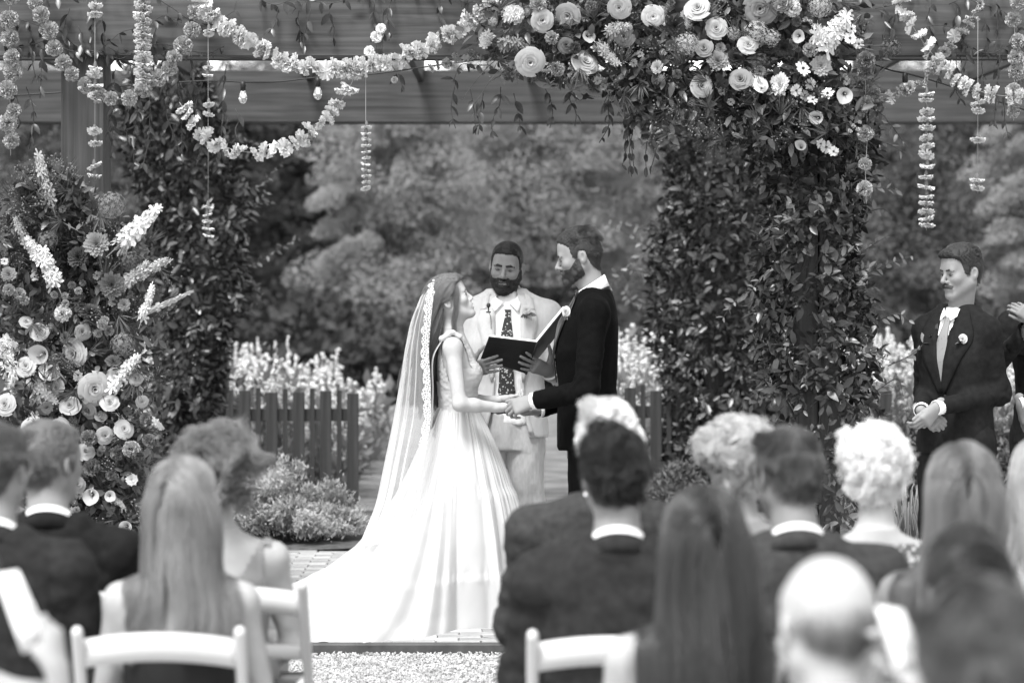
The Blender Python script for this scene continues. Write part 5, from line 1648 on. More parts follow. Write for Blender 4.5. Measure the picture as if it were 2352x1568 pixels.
def sprays(paths, spacing, lsize, hang=.0, seed=0):
    """leaves in pairs along stems -> positions, frames, sizes"""
    r = np.random.default_rng(seed); P, X, Z, S = [], [], [], []
    for pts in paths:
        L = np.linalg.norm(np.diff(pts, axis=0), axis=1); cum = np.concatenate([[0], np.cumsum(L)])
        t = np.arange(spacing * r.uniform(.3, 1), cum[-1], spacing)
        for k, tt in enumerate(t):
            p = np.array([np.interp(tt, cum, pts[:, a]) for a in range(3)])
            q = np.array([np.interp(min(tt + .01, cum[-1]), cum, pts[:, a]) for a in range(3)])
            d = unit(q - p + 1e-6); side = unit(np.cross(d, r.normal(size=3)))
            for s in (1, -1):
                if r.random() < .15: continue
                P.append(p); X.append(unit(d * .45 + side * s * .8 + [0, -.15, -hang] + r.normal(size=3) * .25)); Z.append(unit([0, -.7, .7] + r.normal(size=3) * .5))
                S.append(lsize * r.uniform(.6, 1.15) * (1 - .35 * tt / cum[-1]))
    return np.array(P), frames(np.array(X), np.array(Z)), np.array(S)

def vine_column(label, prof, D, depth, n, lsize, seed, n_ind=260, pale=.12, tend=(), hole=.0, thin=None):
    r = np.random.default_rng(seed); prof = np.array(prof, float)
    v0, v1 = prof[0, 0], prof[-1, 0]
    base = at((prof[-1, 1] + prof[-1, 2]) / 2, 0, D) * [1, 1, 0]
    root = empty('climbing_vine', base, label, 'vine', 'vines climbing the pergola posts')
    m = int(n * 1.6)
    v = r.uniform(v0, v1, m); th = r.uniform(0, 2 * math.pi, m)
    ul = np.interp(v, prof[:, 0], prof[:, 1]); ur = np.interp(v, prof[:, 0], prof[:, 2])
    z = CH + (HV - v) / FPX * D
    cx = ((ul + ur) / 2 - CU) / FPX * D; hw = (ur - ul) / 2 / FPX * D
    lump = 1 + .22 * fbm(np.stack([np.cos(th) * 1.3 + 5, np.sin(th) * 1.3, z * 2.2], 1) + seed, 3) + .10 * vnoise(np.stack([np.cos(th) * 5, np.sin(th) * 5, z * 8], 1) + seed)
    rho = np.clip(1 - np.abs(r.normal(size=m)) * .20, .25, 1.05)
    P = np.stack([cx + hw * lump * rho * np.cos(th), D + depth * lump * rho * np.sin(th), z], 1)
    gap = vnoise(P * 5.5 + seed * 3.1)
    P_ok = gap > -.45 + hole * .3
    if thin is not None: P_ok &= (v < thin) | (r.random(m) < .30)
    P, th, rho = P[P_ok][:n], th[P_ok][:n], rho[P_ok][:n]
    out = np.stack([np.cos(th), np.sin(th), 0 * th], 1)
    R = leaf_frames(out, up=.25, jit=.75, hang=.35); S = lsize * r.uniform(.55, 1.25, len(P))
    # stems
    items = []
    zt, zb = CH + (HV - v0) / FPX * D, max(0, CH + (HV - v1) / FPX * D)
    for i in range(9):
        a0 = r.uniform(0, 6.28); tt = np.linspace(0, 1, 30)
        zz = zb + (zt - zb) * tt; vv = HV - (zz - CH) * FPX / D
        c = ((np.interp(vv, prof[:, 0], prof[:, 1]) + np.interp(vv, prof[:, 0], prof[:, 2])) / 2 - CU) / FPX * D
        w = (np.interp(vv, prof[:, 0], prof[:, 2]) - np.interp(vv, prof[:, 0], prof[:, 1])) / 2 / FPX * D
        rr = .45 + .3 * np.sin(tt * 5 + i)
        items.append(tube_vf(np.stack([c + w * rr * np.cos(a0 + 5 * tt), D + depth * rr * np.sin(a0 + 5 * tt), zz], 1), .006, 5))
    paths = []
    for tp in tend:
        pts = spline([at(a, b, D + dd) for a, b, dd in tp], 26); paths.append(pts)
        items.append(tube_vf(pts, np.linspace(.0035, .0012, 26), 4))
    # short twigs that break the outline
    for i in range(70):
        j = r.integers(0, len(P)); p = P[j] - out[j] * .05; d = unit(out[j] + r.normal(size=3) * .5 + [0, 0, .15]); L = r.uniform(.12, .34)
        pts = spline([p, p + d * L * .5 + [0, 0, .02], p + d * L + [0, 0, r.uniform(-.08, .06)]], 8); paths.append(pts)
        items.append(tube_vf(pts, np.linspace(.003, .0012, 8), 4))
    Vs, Fs = join_vf(items); mk('stem', Vs, Fs, M_vstem, root)
    Pt, Rt, St = sprays(paths, .045, lsize * .95, seed=seed + 5)
    # leaves that stand out singly, nearest the viewer
    score = P[:, 1] - .25 * rho + r.normal(size=len(P)) * .05
    ind = np.argsort(score)[:n_ind]; mask = np.ones(len(P), bool); mask[ind] = False
    kp = int(n_ind * (1 - pale * 1.3))
    leaf_objs(leaf_dark, R[ind[:kp]], S[ind[:kp]] * 1.08, P[ind[:kp]] + out[ind[:kp]] * .012, root)
    leaf_objs(leaf_pale, R[ind[kp:]], S[ind[kp:]], P[ind[kp:]] + out[ind[kp:]] * .012, root)
    P, R, S = P[mask], R[mask], S[mask]
    isp = r.random(len(P)) < pale
    for sel, mat in ((~isp, M_vleaf), (isp, M_vpale)):
        if sel.sum():
            V, F = scatter(LEAF_MD[0], LEAF_MD[1], R[sel], S[sel], P[sel]); tag(mk('foliage', V, F, mat, root), kind='stuff')
    V, F = scatter(LEAF[0], LEAF[1], Rt, St, Pt); tag(mk('foliage', V, F, M_vpale, root), kind='stuff')
    return root

vine_column('dense dark vine on the rear left post behind the flower arrangement',
    [(150, 300, 470), (300, 270, 520), (400, 290, 560), (520, 330, 590), (650, 350, 570), (800, 360, 520), (930, 365, 500), (1080, 380, 470), (1180, 390, 470)], 20.9, .42, 9500, .078, 21, 260, .16,
    tend=[[(540, 640, 0), (610, 590, -.1), (690, 545, -.2)], [(520, 430, 0), (590, 430, -.2), (640, 380, -.3), (655, 375, -.3)], [(470, 960, 0), (560, 905, -.1), (640, 840, -.2), (600, 790, -.2)], [(430, 960, -.1), (500, 935, -.2), (585, 905, -.3), (650, 900, -.3)], [(545, 500, 0), (590, 470, -.1), (615, 440, -.1)], [(555, 720, 0), (600, 690, 0), (575, 640, -.1)]])
vine_column('dense vine on the rear right post close behind the groom',
    [(190, 1460, 1800), (300, 1500, 1800), (420, 1545, 1790), (560, 1510, 1770), (700, 1495, 1765), (830, 1500, 1750), (960, 1520, 1750), (1080, 1500, 1720), (1190, 1500, 1710)], 21.0, .45, 9500, .080, 22, 280, .20,
    tend=[[(1530, 600, 0), (1480, 560, -.2), (1395, 515, -.3)], [(1520, 640, 0), (1450, 620, -.2), (1400, 655, -.3)], [(1520, 560, 0), (1470, 590, -.1), (1410, 630, -.2)], [(1500, 700, 0), (1450, 690, -.1), (1420, 640, -.2)], [(1500, 930, 0), (1470, 910, -.2), (1440, 960, -.2)]])
vine_column('leafy vine wound around the front right post',
    [(215, 1660, 2010), (300, 1690, 2000), (400, 1755, 1995), (520, 1760, 1985), (620, 1755, 1980), (700, 1735, 2005), (800, 1735, 2010), (880, 1755, 1998), (950, 1790, 2010), (1010, 1815, 1975), (1120, 1830, 1965), (1210, 1840, 1960)], 14.55, .28, 5400, .068, 23, 300, .10, thin=905,
    tend=[[(2040, 840, -.1), (2100, 810, -.25), (2150, 760, -.3), (2200, 740, -.3)], [(2020, 735, -.1), (2060, 720, -.2), (2095, 740, -.2)], [(1960, 500, -.1), (2020, 480, -.1), (2045, 490, -.1)], [(1740, 660, -.1), (1690, 690, -.2), (1660, 730, -.2)], [(2010, 900, -.1), (2060, 870, -.1), (2075, 910, -.1)], [(1960, 320, -.1), (1990, 420, -.2), (1970, 480, -.2)]])

# ------------------------------------------------------------------ smilax trails laid over the front beam
def smilax(label, starts, seed, hangs, lsize=.075, n_ind=160):
    r = np.random.default_rng(seed); paths = []
    for (u, v, du, n) in starts:
        p = [at(u, v, 14.42)]
        for i in range(n):
            u += du * r.uniform(.6, 1.3); v = np.clip(v + r.normal() * 22, -30, 150)
            p.append(at(u, v, 14.40 + r.normal() * .02))
        paths.append(spline(p, n * 6))
    for (u, v, L) in hangs:
        q = at(u, v, 14.41); p = [q]
        m = max(3, int(L / .09))
        for i in range(m): q = q + [r.normal() * .018, -.004 + r.normal() * .012, -L / m]; p.append(q.copy())
        paths.append(spline(p, m * 4))
    root = empty('smilax_trail', paths[0][0], label, 'trailing greenery', 'smilax trails on the beam')
    V, F = join_vf([tube_vf(p, .0022, 4) for p in paths]); mk('stem', V, F, M_vstem, root)
    P, R, S = sprays(paths, .062, lsize, hang=.75, seed=seed)
    ind = r.permutation(len(P)); a = ind[:n_ind]; b = ind[n_ind:]
    leaf_objs(leaf_smilax, R[a], S[a], P[a], root)
    if len(b):
        V, F = scatter(LEAF[0], LEAF[1], R[b], S[b], P[b]); tag(mk('foliage', V, F, M_sleaf, root), kind='stuff')
smilax('trailing smilax with glossy leaves over the left end of the front beam', [(-20, 40, 55, 9), (0, 90, 60, 8), (60, 10, 60, 8), (250, 110, 45, 6)], 31,
       [(70, 60, .25), (110, 60, .35), (160, 20, .3), (270, 110, .45), (300, 150, .4), (345, 150, .5), (380, 120, .5), (410, 160, .45), (440, 120, .5), (465, 190, .4), (520, 150, .5), (540, 250, .15), (30, 130, .35), (60, 200, .3), (360, 60, .25), (200, 0, .3), (235, 30, .2), (180, 60, .2), (255, 190, .35), (310, 210, .35)], n_ind=260)
smilax('trailing smilax hanging in a few sprays over the middle of the front beam', [(590, -5, 60, 6), (820, 5, 55, 6)], 32, [(700, 0, .22), (715, 20, .25), (760, 5, .2), (860, 0, .30), (880, 20, .22), (900, 0, .2), (1010, -10, .2), (640, 20, .12), (900, 150, .12)], n_ind=160)
smilax('trailing smilax over the right end of the front beam', [(2010, 20, 55, 7), (2100, 90, 45, 6), (2180, 10, 40, 5)], 33, [(2060, 10, .2), (2140, 0, .4), (2200, 20, .4), (2215, 60, .25), (2260, 30, .35), (2300, 100, .4), (2330, 60, .3), (2310, 200, .25), (2285, 0, .25), (2190, 160, .15), (2030, 0, .2)], lsize=.07, n_ind=200)

smilax('trailing smilax hanging below the flower installation', [(1040, 190, 30, 3), (1440, 235, 25, 4)], 34, [(1045, 200, .2), (1080, 205, .22), (1110, 215, .2), (1150, 200, .25), (1180, 215, .18), (1250, 200, .2), (1320, 195, .2), (1400, 210, .25), (1432, 240, .3), (1446, 250, .28), (1465, 240, .35), (1490, 240, .35), (1520, 250, .3)], lsize=.075, n_ind=160)

# ------------------------------------------------------------------ blossoms
PET = {'white': material('petal_white', .70, .6, .2, var=.06, vscale=60, transl=.22),
       'light': material('petal_light', .42, .6, .2, var=.10, vscale=60, transl=.2),
       'mid': material('petal_mid', .21, .6, .2, var=.15, vscale=60, transl=.15),
       'mari': material('petal_marigold', .44, .7, .15, var=.15, vscale=60, transl=.15),
       'dim': material('petal_dim', .10, .6, .2, var=.2, vscale=60, transl=.1),
       'dark': material('petal_dark', .030, .6, .25, var=.3, vscale=60, transl=.05)}
M_cal = material('calyx', .12, .6, .3)
def fib_dirs(n, zmin):
    i = np.arange(n) + .5; z = 1 - (1 - zmin) * i / n; a = i * 2.399963
    s = np.sqrt(1 - z * z); return np.stack([s * np.cos(a), s * np.sin(a), z], 1)
def ruffle_petal(seed, w=.5, nv=4, nu=5, amp=.10):
    r = np.random.default_rng(seed); v = np.linspace(0, 1, nv)[:, None]; u = np.linspace(-1, 1, nu)[None]
    x = v + .04 * r.normal(size=(nv, nu)) * v; y = u * w * .5 * (.25 + .75 * v)
    z = amp * v * np.sin(u * 5 + r.uniform(0, 6)) + .02 * r.normal(size=(nv, nu))
    return np.stack(np.broadcast_arrays(x, y, z), -1).reshape(-1, 3), [grid_faces(nv, nu)]
def pom_vf(seed, n=90, zmin=-.6, w=.42):
    r = np.random.default_rng(seed); items = []
    d = fib_dirs(n, zmin); d = unit(d + r.normal(size=d.shape) * .10)
    per = np.array_split(r.permutation(n), 3)
    for q, ii in enumerate(per):
        V, F = ruffle_petal(seed * 7 + q, w, 3, 4, .16)
        V = V * [.55, 1, 1] + [.45, 0, 0]
        R = frames(d[ii], r.normal(size=(len(ii), 3)))
        items.append(scatter(V, F, R, r.uniform(.85, 1.08, len(ii)), np.zeros((len(ii), 3))))
    return join_vf(items)
def dahlia_vf(seed, n=70, flat=.62):
    r = np.random.default_rng(seed); d = fib_dirs(n, -.12); d = unit(d + r.normal(size=d.shape) * .05)
    V, F = leaf_template(w=.30, fold=.14, droop=-.10, wid=(0, .5, .8, 1.0, 0), rows=(0, .3, .6, .85, 1))
    el = d[:, 2]; ln = 1.0 - .45 * np.clip(el, 0, 1) ** 1.5
    W, FF = scatter(V, F, frames(d, np.tile([0, 0, 1.], (n, 1)) + r.normal(size=(n, 3)) * .1), ln * r.uniform(.9, 1.08, n), np.zeros((n, 3)))
    return W * [1, 1, flat], FF
def daisy_vf(seed, n=14):
    r = np.random.default_rng(seed); a = np.arange(n) * 2 * math.pi / n + r.normal(size=n) * .08
    d = np.stack([np.cos(a), np.sin(a), .15 + .12 * r.normal(size=n)], 1)
    V, F = leaf_template(w=.36, fold=.05, droop=.08, wid=(0, .6, .9, 1, 0), rows=(0, .3, .6, .85, 1))
    return scatter(V, F, frames(d, np.tile([0, 0, 1.], (n, 1))), r.uniform(.85, 1.05, n), np.zeros((n, 3)))
def allium_vf(seed, n=110):
    r = np.random.default_rng(seed); d = fib_dirs(n, -.75); d = unit(d + r.normal(size=d.shape) * .08); rad = r.uniform(.80, 1.02, n)
    items = []
    V, F = daisy_vf(seed, 5); items.append(scatter(V * .17, F, frames(np.cross(d, r.normal(size=(n, 3))), d), np.ones(n), d * rad[:, None]))
    V, F = leaf_template(w=.03, fold=0, droop=0); items.append(scatter(V, F, frames(d, r.normal(size=(n, 3))), rad, np.zeros((n, 3))))
    return join_vf(items)
def disc_vf(seed):
    """one threaded floret: ruffled disc, opening along +Z"""
    r = np.random.default_rng(seed); items = []
    for q, (n, ln, el) in enumerate(((9, 1.0, .05), (8, .85, .45), (6, .6, 1.0), (5, .45, 2.0))):
        V, F = ruffle_petal(seed * 5 + q, .85, 4, 5, .18)
        a = np.arange(n) * 2 * math.pi / n + q * .4 + r.normal(size=n) * .1
        d = np.stack([np.cos(a), np.sin(a), el + .12 * r.normal(size=n)], 1)
        items.append(scatter(V, F, frames(d, np.tile([0, 0, 1.], (n, 1)) + r.normal(size=(n, 3)) * .15), np.full(n, ln), np.zeros((n, 3))))
    return join_vf(items)
def spike_vf(seed, n=44, r0=.16):
    """flower spike of unit length along +Z"""
    r = np.random.default_rng(seed); t = np.sort(r.uniform(.02, 1, n)); a = np.arange(n) * 2.4
    out = np.stack([np.cos(a), np.sin(a), .35 + 0 * a], 1); rad = r0 * (1.05 - .50 * t ** 2.0) * r.uniform(.55, 1.35, n)
    V, F = disc_vf(seed + 3); V2, F2 = daisy_vf(seed, 6)
    P = np.stack([np.cos(a) * rad * .55, np.sin(a) * rad * .55, t], 1)
    it = [scatter(V2, F2, frames(np.cross(out, r.normal(size=(n, 3))), out), rad * r.uniform(.85, 1.35, n), P)]
    V3, F3 = daisy_vf(seed + 9, 4)
    it.append(scatter(V3, F3, frames(np.cross(out, r.normal(size=(n, 3))), out), rad * .6, P + out * rad[:, None] * .25))
    it.append(tube_vf(np.array([[0, 0, -.25], [0, 0, .4], [0, 0, 1.0]]), .012, 5))
    return join_vf(it)
def calla_vf(seed):
    nu, nv = 9, 22
    t = np.linspace(0, 1, nu)[:, None]; a = np.linspace(-math.pi, math.pi, nv)[None]
    rad = .18 + .75 * t ** 2.2 * (1 + .35 * np.cos(a)); z = -.9 + 1.15 * t - .25 * t ** 4 * np.abs(np.cos(a / 2)) + .25 * t ** 3 * np.cos(a)
    x, y = rad * np.cos(a) + .12 * t * (np.cos(a) > .93), rad * np.sin(a)
    V = np.stack(np.broadcast_arrays(x, y, z), -1).reshape(-1, 3)
    sp = tube_vf(np.array([[0, 0, -.6], [.02, 0, -.2], [.05, 0, .2]]), [.07, .08, .05], 6)
    return join_vf([(V, [grid_faces(nu, nv)]), sp])
def bud_vf(seed):
    r = np.random.default_rng(seed); d = fib_dirs(26, -.5); V, F = leaf_template(w=.6, fold=.2, droop=-.3)
    return scatter(V, F, frames(d, r.normal(size=(26, 3))), r.uniform(.8, 1, 26), np.zeros((26, 3)))
BL = {}
def blossom_mesh(kind, tone, variant):
    key = (kind, tone, variant)
    if key in BL: return BL[key]
    f = {'rose': lambda s: rose_vf(1.0, s), 'open_rose': lambda s: rose_vf(1.0, s, 6, 1.5), 'pom': pom_vf, 'carnation': lambda s: pom_vf(s + 40, 75, -.15, .55), 'dahlia': dahlia_vf, 'daisy': daisy_vf,
         'allium': allium_vf, 'disc': disc_vf, 'spike': spike_vf, 'calla': calla_vf, 'bud': bud_vf}[kind]
    V, F = f(variant + 1)
    BL[key] = mesh_np(kind, V, F, PET[tone]); return BL[key]
def face_rot(d, spin):
    d = unit(d); x = unit(np.cross(d, [.2, .1, 1.0])); y = np.cross(d, x)
    c, s = math.cos(spin), math.sin(spin)
    return np.stack([x * c + y * s, -x * s + y * c, d], 1)
NAMES = {'rose': 'rose', 'open_rose': 'rose', 'pom': 'marigold', 'carnation': 'carnation', 'dahlia': 'dahlia', 'daisy': 'daisy', 'allium': 'allium', 'disc': 'blossom', 'spike': 'flower_spike', 'calla': 'calla_lily', 'bud': 'flower_bud'}
def put_flower(kind, tone, u, v, rad, D, parent, tilt=.35):
    p = at(u, v, D); r = rad * (1.12 if rad >= 18 else 1.0) / FPX * D
    d = np.array([random.gauss(0, tilt), -1, random.gauss(.15, tilt)])
    o = obj(NAMES[kind], blossom_mesh(kind, tone, random.randrange(3)), p, parent, to_mat(face_rot(d, random.uniform(0, 6.28))), r)
    if kind == 'daisy':
        c = obj('flower_centre', blossom_mesh('bud', 'dim', 0), p, o); c.location = (0, 0, .08); c.scale = (.26,) * 3
    return o
def put_spike(tone, u0, v0, u1, v1, D, parent, width):
    a, b = at(u0, v0, D), at(u1, v1, D - .03); L = np.linalg.norm(b - a)
    w = width / FPX * D / .16
    return obj('flower_spike', blossom_mesh('spike', tone, random.randrange(3)), a, parent, to_mat(face_rot(b - a, random.uniform(0, 6))), (w, w, L))

def foliage_mass(parent, prof, D0, D1, n, lsize, seed, mats, needles=0):
    """leaves and fine sprigs filling the outline prof = [(v, u_left, u_right)]"""
    r = np.random.default_rng(seed); prof = np.array(prof, float)
    v = r.uniform(prof[0, 0], prof[-1, 0], n); a, b = np.interp(v, prof[:, 0], prof[:, 1]), np.interp(v, prof[:, 0], prof[:, 2])
    u = a + (b - a) * (.5 + .5 * r.uniform(-1, 1, n) * np.sqrt(r.uniform(.4, 1.15, n)))
    D = r.uniform(D0, D1, n); x = (u - CU) / FPX * D; z = CH + (HV - v) / FPX * D
    P = np.stack([x, D, z], 1)
    P = P[vnoise(P * 7 + seed) > -.42]; n = len(P)
    cx = ((a + b).mean() / 2 - CU) / FPX * D0
    out = unit(np.stack([(P[:, 0] - cx) * 1.5, np.full(n, -.7), r.normal(size=n) * .6], 1))
    R = leaf_frames(out, up=.1, jit=.7, hang=.2); S = lsize * r.uniform(.5, 1.2, n)
    front = np.argsort(P[:, 1])[:150]; mask = np.ones(n, bool); mask[front] = False
    leaf_objs(leaf_smilax, R[front], S[front], P[front], parent)
    sel = r.random(n) < .62
    for s_, mt in ((sel & mask, mats[0]), (~sel & mask, mats[1])):
        V, F = scatter(LEAF_MD[0], LEAF_MD[1], R[s_], S[s_], P[s_]); tag(mk('foliage', V, F, mt, parent), kind='stuff')
    if needles:
        c = P[r.integers(0, n, needles // 26)]
        ci = np.repeat(np.arange(len(c)), 26); k = len(ci)
        d = unit(np.stack([r.normal(size=len(c)) * .8, np.full(len(c), -.5), r.normal(size=len(c)) + .3], 1))[ci] + r.normal(size=(k, 3)) * .45
        t = r.uniform(0, 1, k)
        V, F = scatter(LEAF_DI[0] * [1, .09, .5], LEAF_DI[1], frames(d, r.normal(size=(k, 3))), r.uniform(.06, .13, k), c[ci] + [0, -.03, 0])
        tag(mk('fern_sprigs', V, F, mats[2], parent), kind='stuff')
        # tiny filler blossoms at the sprig tips
        kk = k // 2
        Pp = c[ci[:kk]] + [0, -.03, 0] + unit(d[:kk]) * r.uniform(.05, .13, kk)[:, None]
        V, F = scatter(octa, octaF, rand_rot(kk), r.uniform(.0025, .006, kk), Pp); tag(mk('filler_blossoms', V, F, PET['mid'], parent), kind='stuff')
M_fleaf = material('arrangement_leaf', .042, .45, .4, var=.35, vscale=9, transl=.1)
M_fpale = material('arrangement_leaf_pale', .12, .45, .4, var=.3, vscale=9, transl=.15)
M_fern = material('fern_sprig', .085, .6, .3, var=.3, vscale=9, transl=.2)

# ------------------------------------------------------------------ the flower installation over the right corner of the beam
top = empty('flower_installation', at(1550, 140, 14.4), 'lush installation of roses dahlias and greenery over the right of the beam', 'flower arrangement', 'flower arrangements on the pergola')
foliage_mass(top, [(-40, 1120, 1990), (60, 1090, 2000), (120, 1080, 2010), (170, 1130, 2010), (215, 1330, 2010), (250, 1430, 2000), (330, 1500, 1990)], 14.12, 14.42, 5200, .075, 41, (M_fleaf, M_fpale, M_fern), 5200)
FL = [('rose', 'light', 1245, 47, 25), ('rose', 'light', 1305, 35, 27), ('rose', 'light', 1423, 17, 25), ('rose', 'white', 1500, 37, 24), ('rose', 'mid', 1434, 84, 23), ('open_rose', 'light', 1218, 143, 28), ('open_rose', 'light', 1344, 143, 27),
      ('pom', 'light', 1267, 87, 16), ('pom', 'light', 1281, 160, 16), ('pom', 'mid', 1358, 15, 14), ('dahlia', 'light', 1510, 155, 17), ('carnation', 'white', 1181, 34, 20), ('carnation', 'light', 1236, 10, 18),
      ('calla', 'light', 1352, 80, 16), ('rose', 'light', 1602, 21, 28), ('open_rose', 'mid', 1746, 20, 32), ('rose', 'light', 1645, 65, 24), ('rose', 'mid', 1617, 111, 20), ('rose', 'light', 1718, 104, 22), ('rose', 'light', 1611, 198, 25),
      ('rose', 'mid', 1701, 183, 25), ('rose', 'white', 1743, 192, 23), ('dahlia', 'white', 1792, 193, 26), ('allium', 'light', 1883, 15, 25), ('allium', 'light', 1579, 101, 25), ('allium', 'light', 1685, 77, 17), ('allium', 'light', 1737, 77, 28),
      ('allium', 'light', 1772, 88, 20), ('allium', 'dim', 1742, 141, 21), ('allium', 'mid', 2046, 109, 23), ('dahlia', 'mid', 1648, 141, 25), ('dahlia', 'mid', 1655, 111, 14), ('dahlia', 'mid', 1661, 131, 13), ('dahlia', 'light', 1886, 151, 24),
      ('daisy', 'white', 1955, 67, 15), ('daisy', 'white', 1952, 88, 16), ('daisy', 'white', 1972, 101, 14), ('daisy', 'light', 1861, 193, 15), ('daisy', 'light', 1829, 208, 15), ('daisy', 'light', 1848, 220, 15), ('daisy', 'white', 1866, 230, 15),
      ('daisy', 'white', 1901, 215, 17), ('daisy', 'white', 1844, 158, 18), ('carnation', 'mid', 1989, 139, 19), ('carnation', 'mid', 1989, 166, 18), ('calla', 'light', 1831, 82, 17), ('calla', 'light', 1942, 215, 18), ('calla', 'light', 1879, 272, 17),
      ('calla', 'mid', 1842, 336, 14), ('daisy', 'light', 1898, 338, 16), ('daisy', 'light', 1915, 348, 13), ('daisy', 'light', 1885, 330, 13), ('bud', 'light', 1960, 290, 7), ('bud', 'light', 1970, 297, 7), ('bud', 'light', 1952, 301, 7), ('bud', 'light', 1975, 281, 6),
      ('dahlia', 'dark', 1550, 60, 24), ('dahlia', 'dark', 1690, 135, 22), ('dahlia', 'dark', 1800, 110, 22), ('dahlia', 'dim', 1380, 110, 18), ('pom', 'dim', 1320, 110, 14), ('rose', 'dim', 1300, 105, 18), ('bud', 'dim', 1400, 150, 9), ('daisy', 'mid', 1470, 125, 11),
      ('daisy', 'mid', 1455, 145, 11), ('daisy', 'mid', 1372, 185, 11), ('daisy', 'mid', 1386, 200, 10), ('carnation', 'light', 1800, 10, 20), ('carnation', 'white', 1820, 20, 18), ('daisy', 'white', 1897, 100, 20), ('carnation', 'light', 1860, 115, 17),
      ('pom', 'dim', 1160, 60, 10), ('pom', 'dim', 1135, 130, 9), ('pom', 'dim', 1165, 175, 10), ('bud', 'mid', 1230, 65, 9), ('bud', 'mid', 1410, 60, 9), ('dahlia', 'dim', 1540, 105, 14), ('pom', 'mid', 1555, 170, 11), ('pom', 'mid', 1830, 50, 12), ('bud', 'light', 1870, 60, 8), ('bud', 'light', 1850, 45, 8), ('bud', 'light', 1862, 50, 7)]
for k, t, u, v, r in FL: put_flower(k, t, u, v, r, 14.10 + random.uniform(-.03, .03) + (.35 if u > 2000 else 0), top)
for t, u0, v0, u1, v1, w in (('white', 1885, 110, 1950, 30, 22), ('white', 1870, 75, 1915, 90, 18), ('light', 1395, 70, 1450, 60, 12), ('light', 1370, 100, 1420, 150, 12), ('light', 1120, 75, 1110, 110, 13), ('mid', 1150, 105, 1200, 95, 14), ('white', 1160, 30, 1195, 40, 15)):
    put_spike(t, u0, v0, u1, v1, 14.10, top, w)
items = [tube_vf(spline([at(1960, 130, 14.3), at(2000, 108, 14.25), at(2040, 107, 14.43)], 10), .003, 4), tube_vf(spline([at(1160, 120, 14.2), at(1110, 165, 14.1), at(1060, 230, 14.1)], 10), .002, 4), tube_vf(spline([at(1180, 130, 14.2), at(1130, 180, 14.1), at(1090, 240, 14.1)], 10), .002, 4)]
V, F = join_vf(items); mk('flower_stalks', V, F, M_vstem, top)

